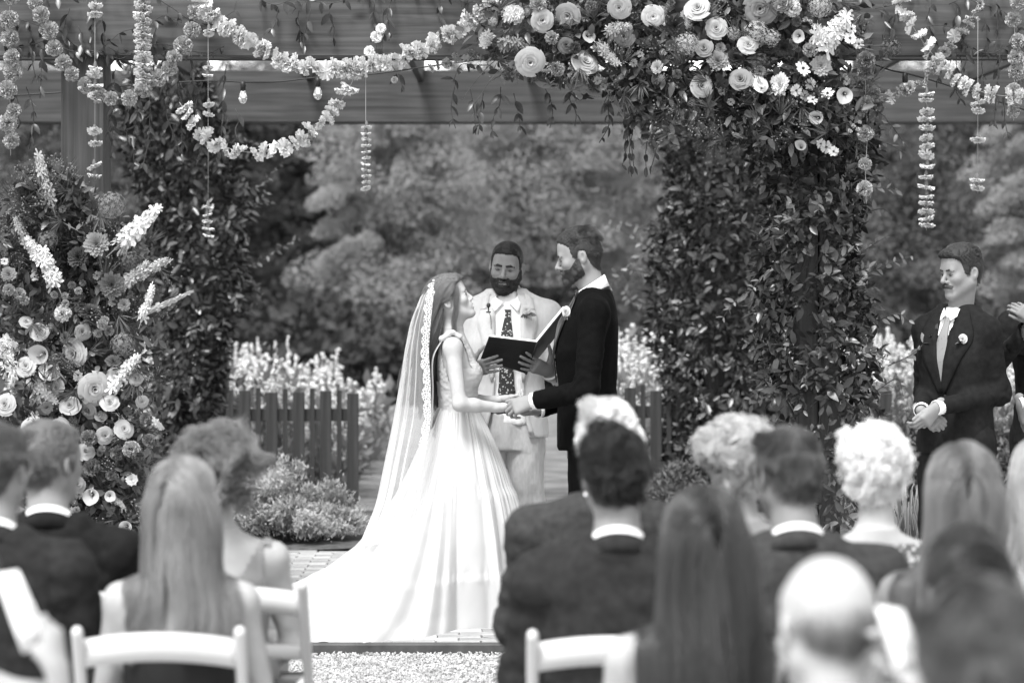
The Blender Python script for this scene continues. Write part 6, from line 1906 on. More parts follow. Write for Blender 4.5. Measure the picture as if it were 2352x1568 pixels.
# ------------------------------------------------------------------ the tall arrangement at the foot of the left post
left = empty('flower_installation', at(190, 1200, 14.3) * [1, 1, 0], 'tall arrangement of roses dahlias and white spikes around the left post', 'flower arrangement', 'flower arrangements on the pergola')
foliage_mass(left, [(400, 60, 150), (460, 10, 250), (540, -40, 330), (620, -40, 370), (700, -40, 350), (800, -40, 350), (900, -40, 370), (1000, -20, 370), (1100, 20, 350), (1200, 60, 340), (1290, 60, 330)], 14.05, 14.46, 8200, .068, 42, (M_fleaf, M_fpale, M_fern), 9000)
FL = [('rose', 'white', 114, 853, 23), ('rose', 'light', 160, 932, 23), ('open_rose', 'light', 170, 811, 28), ('open_rose', 'light', 217, 892, 33), ('rose', 'mid', 202, 942, 21), ('rose', 'light', 12, 929, 24), ('rose', 'light', 196, 1037, 21), ('rose', 'mid', 176, 1113, 20),
      ('carnation', 'mid', 204, 1007, 18), ('carnation', 'mid', 270, 1041, 17), ('carnation', 'mid', 212, 1073, 19), ('carnation', 'mid', 342, 1011, 15), ('dahlia', 'white', 302, 1101, 16), ('calla', 'light', 210, 1135, 18), ('calla', 'light', 250, 1137, 14), ('calla', 'light', 290, 1207, 16),
      ('carnation', 'mid', 336, 961, 15), ('calla', 'mid', 235, 960, 16), ('dahlia', 'mid', 222, 561, 29), ('dahlia', 'dim', 257, 655, 29), ('dahlia', 'dark', 180, 591, 26), ('dahlia', 'dark', 208, 717, 24), ('dahlia', 'dim', 260, 830, 18), ('dahlia', 'mid', 108, 935, 16),
      ('carnation', 'white', 144, 720, 18), ('allium', 'mid', 282, 791, 26), ('allium', 'mid', 255, 472, 30), ('daisy', 'mid', 223, 633, 12), ('daisy', 'mid', 259, 692, 11), ('pom', 'light', 124, 677, 9), ('pom', 'light', 149, 680, 9), ('pom', 'light', 150, 697, 9), ('pom', 'light', 180, 668, 9), ('pom', 'mid', 165, 655, 9), ('pom', 'mid', 190, 650, 8),
      ('carnation', 'light', 235, 745, 13), ('carnation', 'light', 250, 760, 12), ('carnation', 'light', 225, 765, 10), ('carnation', 'light', 240, 735, 10), ('daisy', 'light', 215, 808, 13), ('daisy', 'white', 178, 865, 12), ('dahlia', 'mid', 285, 700, 16), ('carnation', 'light', 20, 665, 14), ('carnation', 'light', 45, 675, 14), ('carnation', 'light', 55, 690, 12), ('dahlia', 'mid', 20, 630, 18), ('pom', 'mid', 15, 530, 12),
      ('daisy', 'light', 180, 860, 13), ('daisy', 'white', 10, 600, 10), ('allium', 'mid', 110, 550, 22), ('allium', 'dim', 300, 600, 24), ('bud', 'mid', 300, 960, 9), ('pom', 'mid', 230, 1040, 8), ('carnation', 'light', 235, 1030, 9), ('rose', 'light', 12, 800, 26), ('calla', 'light', 95, 815, 22), ('open_rose', 'light', 75, 980, 22), ('dahlia', 'dim', 150, 775, 15), ('dahlia', 'dim', 290, 905, 16), ('carnation', 'dim', 320, 1050, 14), ('carnation', 'mid', 255, 1090, 13), ('pom', 'mid', 330, 880, 8), ('rose', 'light', 130, 890, 19), ('rose', 'light', 252, 925, 21), ('open_rose', 'light', 285, 985, 19), ('rose', 'mid', 312, 870, 17), ('rose', 'light', 90, 762, 20), ('rose', 'light', 60, 842, 22), ('rose', 'mid', 190, 762, 18), ('rose', 'light', 240, 1000, 20), ('carnation', 'light', 302, 1032, 18), ('open_rose', 'light', 138, 985, 22), ('rose', 'light', 326, 922, 16), ('rose', 'white', 266, 862, 19), ('rose', 'light', 60, 740, 17)]
for k, t, u, v, r in FL: put_flower(k, t, u, v, r, 14.03 + random.uniform(-.03, .03), left)
for t, u0, v0, u1, v1, w in (('white', 268, 568, 366, 476, 18), ('white', 132, 655, 95, 570, 17), ('white', 98, 600, 60, 545, 13), ('light', 120, 470, 86, 352, 13), ('white', 325, 735, 352, 655, 10), ('white', 256, 892, 318, 815, 13), ('light', 300, 640, 388, 595, 12), ('light', 330, 720, 440, 670, 6), ('light', 280, 660, 340, 600, 12), ('light', 60, 560, 35, 500, 9), ('light', 85, 880, 130, 925, 11), ('white', 30, 860, 12, 770, 12), ('light', 350, 965, 375, 985, 7), ('light', 265, 1145, 285, 1165, 6)):
    put_spike(t, u0, v0, u1, v1, 14.04, left, w)

# smaller fillers tucked between the large heads
def fillers(parent, prof, n, D, seed):
    r = random.Random(seed); prof = np.array(prof, float)
    for i in range(n):
        v = r.uniform(prof[0, 0], prof[-1, 0]); a, b = np.interp(v, prof[:, 0], prof[:, 1]), np.interp(v, prof[:, 0], prof[:, 2])
        k = r.choice(['daisy', 'bud', 'pom', 'carnation', 'dahlia', 'allium']); t = r.choice(['mid', 'mid', 'dim', 'light', 'light', 'light', 'white'])
        put_flower(k, t, r.uniform(a, b), v, r.uniform(6, 13), D + r.uniform(0, .10), parent)
fillers(left, [(480, 30, 230), (600, 0, 340), (800, 0, 320), (1000, 20, 340), (1190, 80, 310)], 95, 14.05, 5)
fillers(top, [(0, 1130, 1980), (110, 1110, 1980), (190, 1200, 1960), (240, 1560, 1960)], 80, 14.12, 6)

# ------------------------------------------------------------------ garlands and hanging strands
M_thread = material('thread', .35, .6, .3)
def garland(label, pts, D, kind, tone, rad, spacing, jitter=.4, name='garland', radvar=.15, cal=False):
    P = np.array([at(u, v, D) for u, v in pts]); S = spline(P, 140)
    L = np.concatenate([[0], np.cumsum(np.linalg.norm(np.diff(S, axis=0), axis=1))])
    root = empty(name, S[0], label, 'garland', 'flower garlands on the beam')
    V, F = tube_vf(S[::3], .0012, 4); mk('string', V, F, M_thread, root)
    t = spacing * .5
    while t < L[-1]:
        p = np.array([np.interp(t, L, S[:, a]) for a in range(3)]); q = np.array([np.interp(min(t + .02, L[-1]), L, S[:, a]) for a in range(3)])
        d = unit(q - p + 1e-9)
        if kind == 'disc': dd = d * random.choice((1, -1)) + rng.normal(size=3) * jitter
        else: dd = np.array([0, -1, .2]) + rng.normal(size=3) * .5
        o = obj('blossom' if kind == 'disc' else 'marigold', blossom_mesh(kind, tone, random.randrange(3)), p + rng.normal(size=3) * rad * .18, root, to_mat(face_rot(dd, random.uniform(0, 6))), rad * random.uniform(1 - radvar, 1 + radvar))
        t += spacing * random.uniform(.8, 1.2)
    return root
def strand(label, u, vs, D, tone, rad, v_top=-30, kind='disc'):
    top_, bot = at(u, v_top, D), at(u, max(vs), D)
    root = empty('hanging_strand', top_, label, 'flower strand', 'flower strands hanging from the beam')
    V, F = tube_vf([top_, bot - [0, 0, .03]], .0009, 4); mk('thread', V, F, M_thread, root)
    for i, v in enumerate(vs):
        p = at(u + random.uniform(-2, 2), v, D)
        d = np.array([random.gauss(0, .16), random.gauss(0, .16) - .15, -1])
        o = obj('blossom' if kind == 'disc' else 'marigold', blossom_mesh(kind, tone, random.randrange(3)), p, root, to_mat(face_rot(d, random.uniform(0, 6))), (rad * random.uniform(.9, 1.1),) * 2 + (rad * .8,) if kind == 'disc' else rad * random.uniform(.92, 1.08))
        if kind == 'disc':
            V, F = lathe_vf([(.004, .030), (.007, .022), (.010, .008), (.008, 0)], 8); mk('calyx', V + p, F, M_cal, root)
G = 14.30
garland('marigold garland hanging straight down at the left edge of the frame', [(25, -20), (20, 60), (24, 130), (22, 210), (26, 290), (24, 360)], G, 'pom', 'mari', .043, .080, name='garland')
garland('marigold swag looping over the left post', [(75, -15), (110, 70), (150, 150), (205, 210), (260, 230), (330, 205), (390, 155), (430, 90), (455, 20)], G, 'pom', 'mari', .041, .074)
strand('thick strand of pale carnations hanging beside the left post', 328, list(range(-10, 206, 13)), G - .03, 'white', .043)
garland('dense white swag sagging across the middle of the front beam', [(440, -20), (500, 50), (580, 100), (660, 145), (740, 158), (830, 152), (920, 130), (1010, 95), (1080, 50), (1140, -5)], G, 'disc', 'white', .043, .025)
garland('second white swag hanging lower in front of the rear beam', [(412, 235), (445, 285), (480, 318), (540, 345), (600, 350), (660, 338), (715, 302), (765, 255), (800, 205), (822, 160)], G, 'disc', 'white', .043, .050)
garland('short pale swag running into the flower installation', [(985, 158), (1030, 142), (1070, 130), (1105, 122)], G + .05, 'disc', 'light', .026, .030)
garland('white garland dropping to the right across the beam end', [(2060, -10), (2090, 50), (2130, 110), (2180, 165), (2240, 205), (2300, 220), (2370, 222)], G, 'disc', 'white', .041, .046)
garland('pale garland rising to the right from the flower installation', [(1935, 200), (1990, 212), (2050, 215), (2110, 195), (2150, 150), (2190, 95), (2225, 55), (2250, 0)], G + .02, 'disc', 'light', .033, .042)
garland('marigold strand hanging at the right edge of the frame', [(2335, -20), (2330, 50), (2332, 120), (2330, 190), (2328, 280)], G + .05, 'pom', 'mari', .038, .085)
garland('grey carnation strand hanging beside the front right vine', [(1990, 140), (1988, 200), (1992, 300), (1988, 400), (1990, 470)], G - .12, 'pom', 'mari', .036, .13)
strand('thin strand of paired white blossoms in front of the left post', 218, [12, 32, 155, 170, 195, 215, 225, 300, 328, 380, 402], G - .02, 'white', .036)
strand('thin strand of small blossoms in front of the rear left vine', 478, [70, 78, 155, 172, 240, 262, 475, 492, 508, 524, 540], G - .02, 'white', .026)
strand('short strand of pale blossoms hanging alone before the pale trees', 840, list(range(292, 445, 14)), G, 'white', .024, v_top=150)
strand('long strand of grey carnations hanging left of the mustached groomsman', 2128, [215, 228, 255, 272, 292, 315, 335, 355, 380, 405, 428, 450, 465, 485, 500, 515], G, 'white', .038, v_top=180)
strand('sparse strand of white blossoms hanging above the groomsman', 2246, [235, 253, 320, 412, 430], G, 'white', .036, v_top=40)
put = at(868, 68, 14.36)
loose = empty('blossom_sprig', put, 'small pinned sprig of white blossoms on the middle of the front beam', 'blossom sprig')
for u, v, t, rr in ((875, 66, 'white', .026), (864, 85, 'white', .030), (848, 118, 'white', .028), (906, 184, 'light', .018)):
    obj('blossom', blossom_mesh('disc', t, 0), at(u, v, 14.34), loose, to_mat(face_rot(np.array([random.gauss(0, .4), -1, .3]), 0)), rr)

# ------------------------------------------------------------------ string lights
M_sock = material('lamp_socket', .02, .5, .4)
gl = bpy.data.materials.new('bulb_glass'); gl.use_nodes = True
_b = gl.node_tree.nodes['Principled BSDF']; _b.inputs['Base Color'].default_value = (.9, .9, .9, 1); _b.inputs['Roughness'].default_value = .08; _b.inputs['Transmission Weight'].default_value = .75; _b.inputs['IOR'].default_value = 1.3
MATS['bulb_glass'] = gl
def string_light(label, pts, bulbs, D):
    S = spline([at(u, v, D) for u, v in pts], 50)
    root = empty('string_light', S[0], label, 'string light', 'string lights under the pergola')
    V, F = tube_vf(S, .004, 6); mk('cord', V, F, M_sock, root)
    for (u, v) in bulbs:
        p = at(u, v, D)
        V, F = lathe_vf([(.001, .002), (.013, .0), (.015, -.02), (.014, -.045), (.010, -.048)], 12, p); s = mk('socket', V, F, M_sock, root)
        V, F = lathe_vf([(.010, -.044), (.013, -.056), (.021, -.075), (.023, -.09), (.019, -.105), (.009, -.114), (.0, -.116)], 14, p); mk('bulb', V, F, gl, s)
string_light('black string light cord with two bulbs in front of the rear beam', [(-20, 222), (150, 212), (300, 196), (480, 186), (560, 189), (640, 188), (730, 178), (860, 170), (990, 152), (1120, 135)], [(558, 188), (730, 179)], 15.6)
string_light('black string light cord with one bulb sloping down at the right', [(1960, 130), (2040, 160), (2085, 170), (2150, 188), (2250, 220), (2370, 258)], [(2079, 168)], 14.75)

# ------------------------------------------------------------------ shrubs and bed plants
M_shrub = material('shrub_leaf', .42, .6, .3, var=.3, vscale=4, transl=.3)
M_bed = material('bed_plant', .16, .6, .3, var=.4, vscale=4, transl=.25)
def shrub(label, u0, u1, v_top, v_bot, D, n, lsize, mat, seed, name='shrub', cat='shrub', slope=0.0):
    r = np.random.default_rng(seed); a, b = at(u0, v_bot, D), at(u1, v_top, D)
    cx, rx, h = (a[0] + b[0]) / 2, (b[0] - a[0]) / 2, b[2]
    root = empty(name, (cx, D, 0), label, cat)
    ns = 110; items, paths = [], []
    for i in range(ns):
        an, rad = r.uniform(0, 6.28), math.sqrt(r.uniform(0, 1))
        tip = np.array([cx + rx * rad * math.cos(an) * 1.02, D + min(rx, .6) * rad * math.sin(an), max(.12, h * (1 - slope * rad * math.cos(an)) * math.sqrt(max(.06, 1 - .8 * rad ** 2)) * r.uniform(.55, 1.12) * (1 + .22 * math.sin(an * 3 + seed)))])
        bs_ = np.array([cx + .35 * rx * rad * math.cos(an), D + .2 * rad * math.sin(an), 0.02])
        pts = spline([bs_, bs_ * .4 + tip * .6 + [0, 0, .06], tip], 9); paths.append(pts); items.append(tube_vf(pts, np.linspace(.004, .0015, 9), 4))
    V, F = join_vf(items); mk('stem', V, F, M_vstem, root)
    pi = r.integers(0, ns, n); t = r.uniform(.25, 1, n)
    pa = np.array(paths); idx = np.minimum((t * 8).astype(int), 7); f = (t * 8 - idx)[:, None]
    P = pa[pi, idx] * (1 - f) + pa[pi, idx + 1] * f + r.normal(size=(n, 3)) * .025
    out = unit(np.stack([P[:, 0] - cx, P[:, 1] - D, .5 + 0 * pi], 1))
    V, F = scatter(LEAF_DI[0] * [1, .55, 1], LEAF_DI[1], leaf_frames(out, up=.5, jit=.8), lsize * r.uniform(.5, 1.2, n), P)
    tag(mk('foliage', V, F, mat, root, False), kind='stuff')
shrub('pale fine leaved shrub at the foot of the picket gate', 500, 835, 1090, 1280, 18.3, 34000, .036, M_shrub, 51, slope=.35)
shrub('darker low shrub between the gate and the left arrangement', 380, 560, 1090, 1280, 18.8, 7000, .06, M_bed, 52)
shrub('leafy bed plant behind the front right post', 1960, 2070, 1030, 1200, 18.6, 6000, .06, M_bed, 53, 'bed_plant', 'plant')
shrub('bushy bed plant beside the mustached groomsman legs', 2030, 2170, 985, 1220, 19.4, 9000, .07, M_bed, 54, 'bed_plant', 'plant')
shrub('leafy bed plant seen between the two groomsmen', 2230, 2420, 985, 1230, 19.2, 9000, .07, M_bed, 55, 'bed_plant', 'plant')
shrub('low plant at the foot of the rear right vine', 1490, 1640, 1090, 1200, 20.2, 5000, .06, M_bed, 56, 'bed_plant', 'plant')
# ornamental grass at the groomsman's feet
root = empty('ornamental_grass', at(2085, 0, 15.9) * [1, 1, 0], 'arching ornamental grass clump by the groomsman feet', 'grass clump')
n = 420; an = rng.uniform(0, 6.28, n); ln = rng.uniform(.35, .75, n); bx = at(2085, 0, 15.9)[0]
items = []
for i in range(n):
    d = np.array([math.cos(an[i]), math.sin(an[i]), 0]); b0 = np.array([bx, 15.9, 0]) + d * .05
    pts = spline([b0, b0 + d * ln[i] * .25 + [0, 0, ln[i] * .75], b0 + d * ln[i] * .75 + [0, 0, ln[i] * .62]], 7); w = np.linspace(.004, .0008, 7)[:, None]; sd = np.array([-d[1], d[0], 0]) 
    items.append((np.concatenate([pts - sd * w, pts + sd * w]), [grid_faces(2, 7)]))
V, F = join_vf(items); tag(mk('blades', V, F, M_shrub, root), kind='stuff')
# ------------------------------------------------------------------ seated guests, seen from behind
M_dgrey = material('dress_grey', .22, .7, .2, bump=.06, bscale=90)
M_dblack = material('dress_black', .015, .7, .2, bump=.06, bscale=90)
M_dpale = material('dress_pale', .62, .7, .2, var=.1, vscale=20, bump=.06, bscale=90)
M_dwhite = material('dress_white', .78, .7, .2, bump=.06, bscale=90)
M_resin = material('chair_resin', .52, .38, .4, var=.03, vscale=3)
M_pad = material('chair_pad', .75, .55, .3)

def seat_parts(O, R, zsh, men):
    """lap and legs of a seated person (body frame)"""
    L = []
    B = lambda x, y, z: O + R @ np.array([x, y, z])
    for s in (-1, 1):
        L += [Cap(B(s * .09, -.02, .53), B(s * .11, -.42, .52), .085, .066, k=.03), Cap(B(s * .11, -.42, .52), B(s * .11, -.40, .09), .062, .045, k=.03)]
    return L

def guest(label, u, v_top, D, kind, mat, skin, hair, hu=None, sw=.205, hyaw=0, pitch=0, roll=0, byaw=0, hs=1.0, thickh=.012, low=0.0, res=.014, strands=6500, grip=None):
    ztop = at(u, v_top, D)[2]
    O = np.array([at(hu if hu is not None else u, 0, D)[0], D, 0.0]); yaw = 180 + byaw; R = rotz(math.radians(yaw))
    c = np.array([at(u, 0, D)[0], D + .03, ztop - (.124 + thickh) * hs]); M = head_frame(c, 180 + hyaw, pitch, roll, hs)
    nb = c + (O - c) * [.65, .65, 0] + R @ np.array([0, .030, -.172 * hs - low]); zsh = nb[2] - .028
    B = lambda x, y, z: O + R @ np.array([x, y, z])
    sh = {s: B(s * sw, .0, zsh - .062) for s in (-1, 1)}; el = {s: B(s * (sw + .045), -.06, zsh - .34) for s in (-1, 1)}; wr = {s: B(s * .10, -.33, zsh - .43) for s in (-1, 1)}
    if grip: el[-1], wr[-1] = np.asarray(grip[0], float), np.asarray(grip[1], float)
    hands = sum([hand_prims(wr[s], R @ np.array([-s * .4, -1, -.25]), (0, 0, -1), -s, curl=(20, 22, 24, 26), s=1.0 if kind == 'suit' else .9) for s in ((-1, 1) if not grip else (1,))], [])
    if grip: hands += hand_prims(wr[-1], grip[2], grip[3], 1, curl=(28, 32, 34, 36), thumb=(.8, .2, .6), s=.95)
    hp = head_prims(M, hs) + neck_prims(M, hs, nb, .056 if kind == 'suit' else .047, .064 if kind == 'suit' else .054)
    fem = kind != 'suit'
    g = .82 if not fem else 1.0
    secs = [(.48, 0, 0, .155, .115), (zsh - .42, 0, 0, .130 if fem else .15, .098), (zsh - .25, 0, 0, .145 if fem else .165, .108), (zsh - .12, 0, .008, .155 if fem else .17, .098), (zsh - .04, 0, .02, .12, .074), (zsh + .03, 0, .03, .055, .052)]
    torso = [Loft([(z_, a, b, rx * g, ry * g) for z_, a, b, rx, ry in secs], O, R, n=2.2, k=.03)]
    arms = []
    for s in (-1, 1):
        r0 = .042
        arms += [Cap(nb - [0, 0, .045], sh[s] - R @ np.array([s * .01, 0, 0]), .040, .046, k=.045), Cap(sh[s] - R @ np.array([s * .012, 0, 0]), el[s], r0 + .002, .036, k=.03), Cap(el[s], wr[s], .036, .024, k=.02)]
    b0, b1 = box_of(hp, .015)
    V, Q = sdf_mesh(torso + arms + seat_parts(O, R, zsh, not fem) + hp + hands, .016 if fem else .024, fine=[(b0, b1, .0065)])
    me = body_obj(V, Q, M_skin[skin], O, label, group='seated wedding guests')
    hv, hq = sdf_mesh(hp, .0065)
    if kind == 'suit':
        s0 = zsh
        sj = [(s0 - .56, 0, .0, .19, .145), (s0 - .42, 0, 0, .182, .138), (s0 - .22, 0, 0, .205, .142), (s0 - .10, 0, .005, .208, .126), (s0 - .02, 0, .025, .165, .096), (s0 + .04, 0, .035, .088, .070)]
        Vj, Qj, _, _ = suit_body('jacket', '', O, yaw, zsh, sj, (sh[1], el[1], wr[1]), (sh[-1], el[-1], wr[-1]), mat, 0, res, amp=.008, seed=float(u), rs=(.072, .064, .060, .050), wst=(.5, .5, 1.3))
        q = (Vj - O) @ R; back = q[:, 1] > .05
        N = vnormals(Vj, Qj)
        seam = np.exp(-(q[:, 0] / .006) ** 2) * back * (np.abs(q[:, 0]) < .03)
        arm = np.exp(-((np.abs(q[:, 0]) - (sw - .035) - .06 * (zsh - q[:, 2])) / .007) ** 2) * back * (q[:, 2] > zsh - .30)
        Vj = Vj - N * (.004 * seam + .004 * arm)[:, None]
        jk = mk('jacket', Vj, Qj, mat, me)
        Rt = R @ rotx(math.radians(16))
        Vc, Fc = collar_vf(nb - [0, 0, .026], Rt, .080, .083, .050, .02, 45, .020); mk('jacket_collar', Vc, Fc, mat, jk)
        Vc, Fc = collar_vf(nb - [0, 0, .006], Rt, .068, .071, .050, .036, 10, .004); mk('shirt_collar', Vc, Fc, M_shirt, me)
        Lt = [Loft([(.44, 0, 0, .17, .12), (.62, 0, 0, .16, .12)], O, R, k=0)]
        for s in (-1, 1): Lt += [Cap(B(s * .09, -.02, .53), B(s * .11, -.44, .52), .10, .085, k=.03), Cap(B(s * .11, -.44, .52), B(s * .11, -.42, .08), .08, .07, k=.03)]
        Vt, Qt = sdf_mesh(Lt, .03); mk('trousers', Vt, Qt, mat, me)
    else:
        off = .007
        sd = [(z_, a, b, rx + off, ry + off) for z_, a, b, rx, ry in secs]
        dl = [Loft(sd, O, R, n=2.2, k=.03)] + [Cap(nb - [0, 0, .045], sh[s], .040 + off, .047 + off, k=.045) for s in (-1, 1)]
        Vd, Qd = cloth_mesh(dl, .011, .0025, 14, (1, 1, .6), seed=float(u))
        q = (Vd[Qd].mean(1) - O) @ R; x, z = np.abs(q[:, 0]), q[:, 2]
        if kind == 'strapless': keep = (z < zsh - .19) 
        elif kind == 'vback': keep = (z < zsh - .26 + 1.9 * np.maximum(0, x - .0)) & (x < .165) & (x > -1) & ~((x > .14) & (z < zsh - .02) & (z > zsh - .17))
        elif kind == 'boat': keep = (z < zsh - .012 - .10 * np.maximum(0, .10 - x)) 
        else: keep = z < zsh - .02                                     # 'closed'
        mk('dress', Vd, Qd[keep], mat, me)
        if kind == 'boat':
            ls = []
            for s in (-1, 1): ls += [Cap(sh[s], el[s], .052, .046, k=.02)]
            Vs, Qs = cloth_mesh(ls, .010, .003, 14); mk('sleeve', Vs, Qs, mat, me)
        Lt = [Loft([(.44, 0, 0, .175, .13), (.60, 0, 0, .155, .12)], O, R, k=0), Cap(B(-.06, -.05, .50), B(-.07, -.48, .50), .115, .10, k=.05), Cap(B(.06, -.05, .50), B(.07, -.48, .50), .115, .10, k=.05), Cap(B(0, -.46, .50), B(0, -.46, .25), .17, .19, k=.04)]
        Vt, Qt = sdf_mesh(Lt, .03); mk('skirt', Vt, Qt, mat, me)
    hair(me, M, hs, hv, hq, torso + arms[:2] + arms[3:5], R, abs(u) + 1, strands)
    return me, O, R, M

def _cap_and_roots(me, M, hv, hq, reg, th, capmat, n, seed, bulk=None, namp=.002):
    cap, W, q = hair_cap(hv, hq, M, reg, th, capmat, me, bulk=bulk, namp=namp)
    r = np.random.default_rng(seed); P, i = sample_quads(W, q, n, r); nn = unit(vnormals(W, q)[q[i]].mean(1))
    return cap, P - nn * .003, nn, r

def hair_long(hm, cm, drop=.47, part=0.0, wave=.10, rad=.0010, sway=(0, 0)):
    def f(me, M, hs, hv, hq, coll, R, seed, n):
        reg = hair_region(-.03)
        cap, P, nn, r = _cap_and_roots(me, M, hv, hq, reg, .004, cm, n, int(seed), bulk=lambda p: .006 * np.clip((p[:, 2] - .0) / .1, 0, 1))
        length = np.maximum(.12, (P[:, 2] - (P[:, 2].max() - drop)) * 1.04 + .03 + .03 * vnoise(P * 40))
        hc = (M @ np.array([0, .014, .034, 1]))[:3]; Rm = M[:3, :3] / hs
        col = [Ell(hc, np.array([.081, .105, .099]) * hs, Rm, k=0), Cap(hc + R @ np.array([0, .055, -.02]), hc + R @ np.array([0, .085, -.36]), .062, .082, k=.04)] + coll
        side = np.where(to_local(M, P)[:, 0] > part, 1, -1)[:, None]
        def tgt(X, t):
            lo = to_local(M, X); hi = np.clip((lo[:, 2] - .0) / .09, 0, 1)[:, None]
            d = np.array([0, .40, -.55]) + side * np.array([.70, 0, 0])
            return unit((d @ Rm.T) * hi + (np.array([sway[0], 0, -1.0]) + R @ np.array([0, .10, 0])) * (1 - hi))
        lim = r.uniform(.003, .012, n)
        def act(X): return to_local(M, X)[:, 2] > .030
        A = grow(P, unit(nn * .15 + tgt(P, 0)), tgt, length * r.uniform(.78, 1.10, n), 30, col, .004, stiff=.40, noise=wave, nfreq=9, seed=int(seed) + 1, hug=(lim, act))
        A[:, 14:] += (r.normal(size=(n, 1, 3)) * [.010, .006, .0]) * np.linspace(0, 1, 17)[None, :, None]
        strands_obj('hair_strands', A, rad, hm, cap, clump=.62, per=70)
    return f

def hair_crop(hm, cm, length=.028, top=.04, bulk=.012, curl=0.0, rad=.0008, noise=.3, recede=0.0, side=.5, lift=.3, th=.005):
    def f(me, M, hs, hv, hq, coll, R, seed, n):
        def comb(p):
            t = np.clip((p[:, 2] - .06) / .03, 0, 1)[:, None]
            return np.stack([p[:, 0] * 3, .35 + 0 * p[:, 0], -1 + 0 * p[:, 0]], 1) * (1 - t) + np.stack([side + 0 * p[:, 0], .8 + 0 * p[:, 0], -8 * np.maximum(0, p[:, 1] - .03)], 1) * t
        short_hair(hv, hq, M, hs, me, hm, cm, n, lambda p: np.where(p[:, 2] > .06, top, length), hair_region(.008, recede), comb, int(seed), rad=rad, bulk=lambda p: bulk * np.clip((p[:, 2] - .02) / .08, 0, 1), thick_=th, noise=noise, lift=lift, curl=curl, cfreq=260, nseg=7 if not curl else 10, namp=.003 if not curl else .006)
    return f

def hair_curly(hm, cm, length=.085, bulk=.022, curl=.012, rad=.0010, long_back=.0, cf=17, hf=110):
    def f(me, M, hs, hv, hq, coll, R, seed, n):
        reg = hair_region(-.02)
        cap, P, nn, r = _cap_and_roots(me, M, hv, hq, reg, .012, cm, n, int(seed), bulk=lambda p: bulk * np.clip((p[:, 2] + .06) / .10, 0, 1), namp=.012)
        def tgt(X, t): return unit(np.stack([vnoise(X * cf), vnoise(X * cf + 9), vnoise(X * cf + 21) - .55], -1) + 1e-6)
        L = length + long_back * (to_local(M, P)[:, 1] > .0)
        A = grow(P, unit(nn * 1.0 + r.normal(size=P.shape) * .3), tgt, L * r.uniform(.6, 1.1, n), 14, coll[:1], .004, stiff=.72, noise=.25, nfreq=30, curl=curl, cfreq=hf, seed=int(seed))
        strands_obj('hair_strands', A, rad, hm, cap, tip=.5, clump=.22, per=16)
    return f

def hair_updo(hm, cm):
    def f(me, M, hs, hv, hq, coll, R, seed, n):
        bun_c = (M @ np.array([0, .118, .020, 1]))[:3]
        cap, P, nn, r = _cap_and_roots(me, M, hv, hq, hair_region(-.0), .009, cm, n, int(seed), bulk=lambda p: .010 * np.clip((p[:, 2]) / .1, 0, 1))
        def tgt(X, t): return unit(bun_c - X + np.array([0, 0, -.02]))
        hc = (M @ np.array([0, .014, .034, 1]))[:3]
        A = grow(P, unit(tgt(P, 0) + nn * .2), tgt, r.uniform(.06, .13, n), 10, [Ell(hc, np.array([.089, .112, .102]) * hs, M[:3, :3] / hs, k=0)], .004, stiff=.5, noise=.10, nfreq=14, seed=3)
        strands_obj('hair_strands', A, .0009, hm, cap)
        Vb, Qb = sdf_mesh([Ell(bun_c, (.055, .036, .050), M[:3, :3] / hs, k=0)], .006)
        Vb = Vb + vnormals(Vb, Qb) * (.006 * fbm(Vb * 50))[:, None]
        bn = mk('bun', Vb, Qb, cm, cap)
        P2, i2 = sample_quads(Vb, Qb, 2500, r); ax = M[:3, :3] @ np.array([0, 1., 0])
        tg = lambda X, t: unit(np.cross(ax, X - bun_c))
        A = grow(P2, tg(P2, 0), tg, r.uniform(.06, .14, 2500), 10, [Ell(bun_c, (.057, .038, .052), M[:3, :3] / hs, k=0)], .002, stiff=.4, noise=.12, seed=4)
        strands_obj('bun_strands', A, .0010, hm, bn)
    return f

def hair_fringe(hm, cm):
    def f(me, M, hs, hv, hq, coll, R, seed, n):
        def reg(p): return hair_region(.01)(p) & (p[:, 2] < .045 - .25 * np.maximum(0, np.abs(p[:, 0]) - .05)) & (p[:, 1] > -.03)
        def comb(p): return np.stack([p[:, 0] * 2, .2 + 0 * p[:, 0], -1 + 0 * p[:, 0]], 1)
        loc = to_local(M, hv); m = reg(loc); q = hq[m[hq].all(1)]; N = vnormals(hv, hq); r = np.random.default_rng(int(seed))
        P, i = sample_quads(hv, q, n, r); nn = unit(N[q[i]].mean(1)); l = to_local(M, P)
        keep = r.random(n) < .55 * np.clip((.045 - l[:, 2]) / .085, .0, 1) ** 1.6 * np.clip((l[:, 2] + .085) / .03, 0, 1); P, nn = P[keep], nn[keep]
        tg = lambda X, t: unit(comb(to_local(M, X)) @ (M[:3, :3] / hs).T)
        A = grow(P, unit(nn * .3 + tg(P, 0)), tg, .016 * r.uniform(.6, 1.2, len(P)), 4, None, noise=.3, seed=2)
        strands_obj('hair', A, .0005, hm, me)
    return f

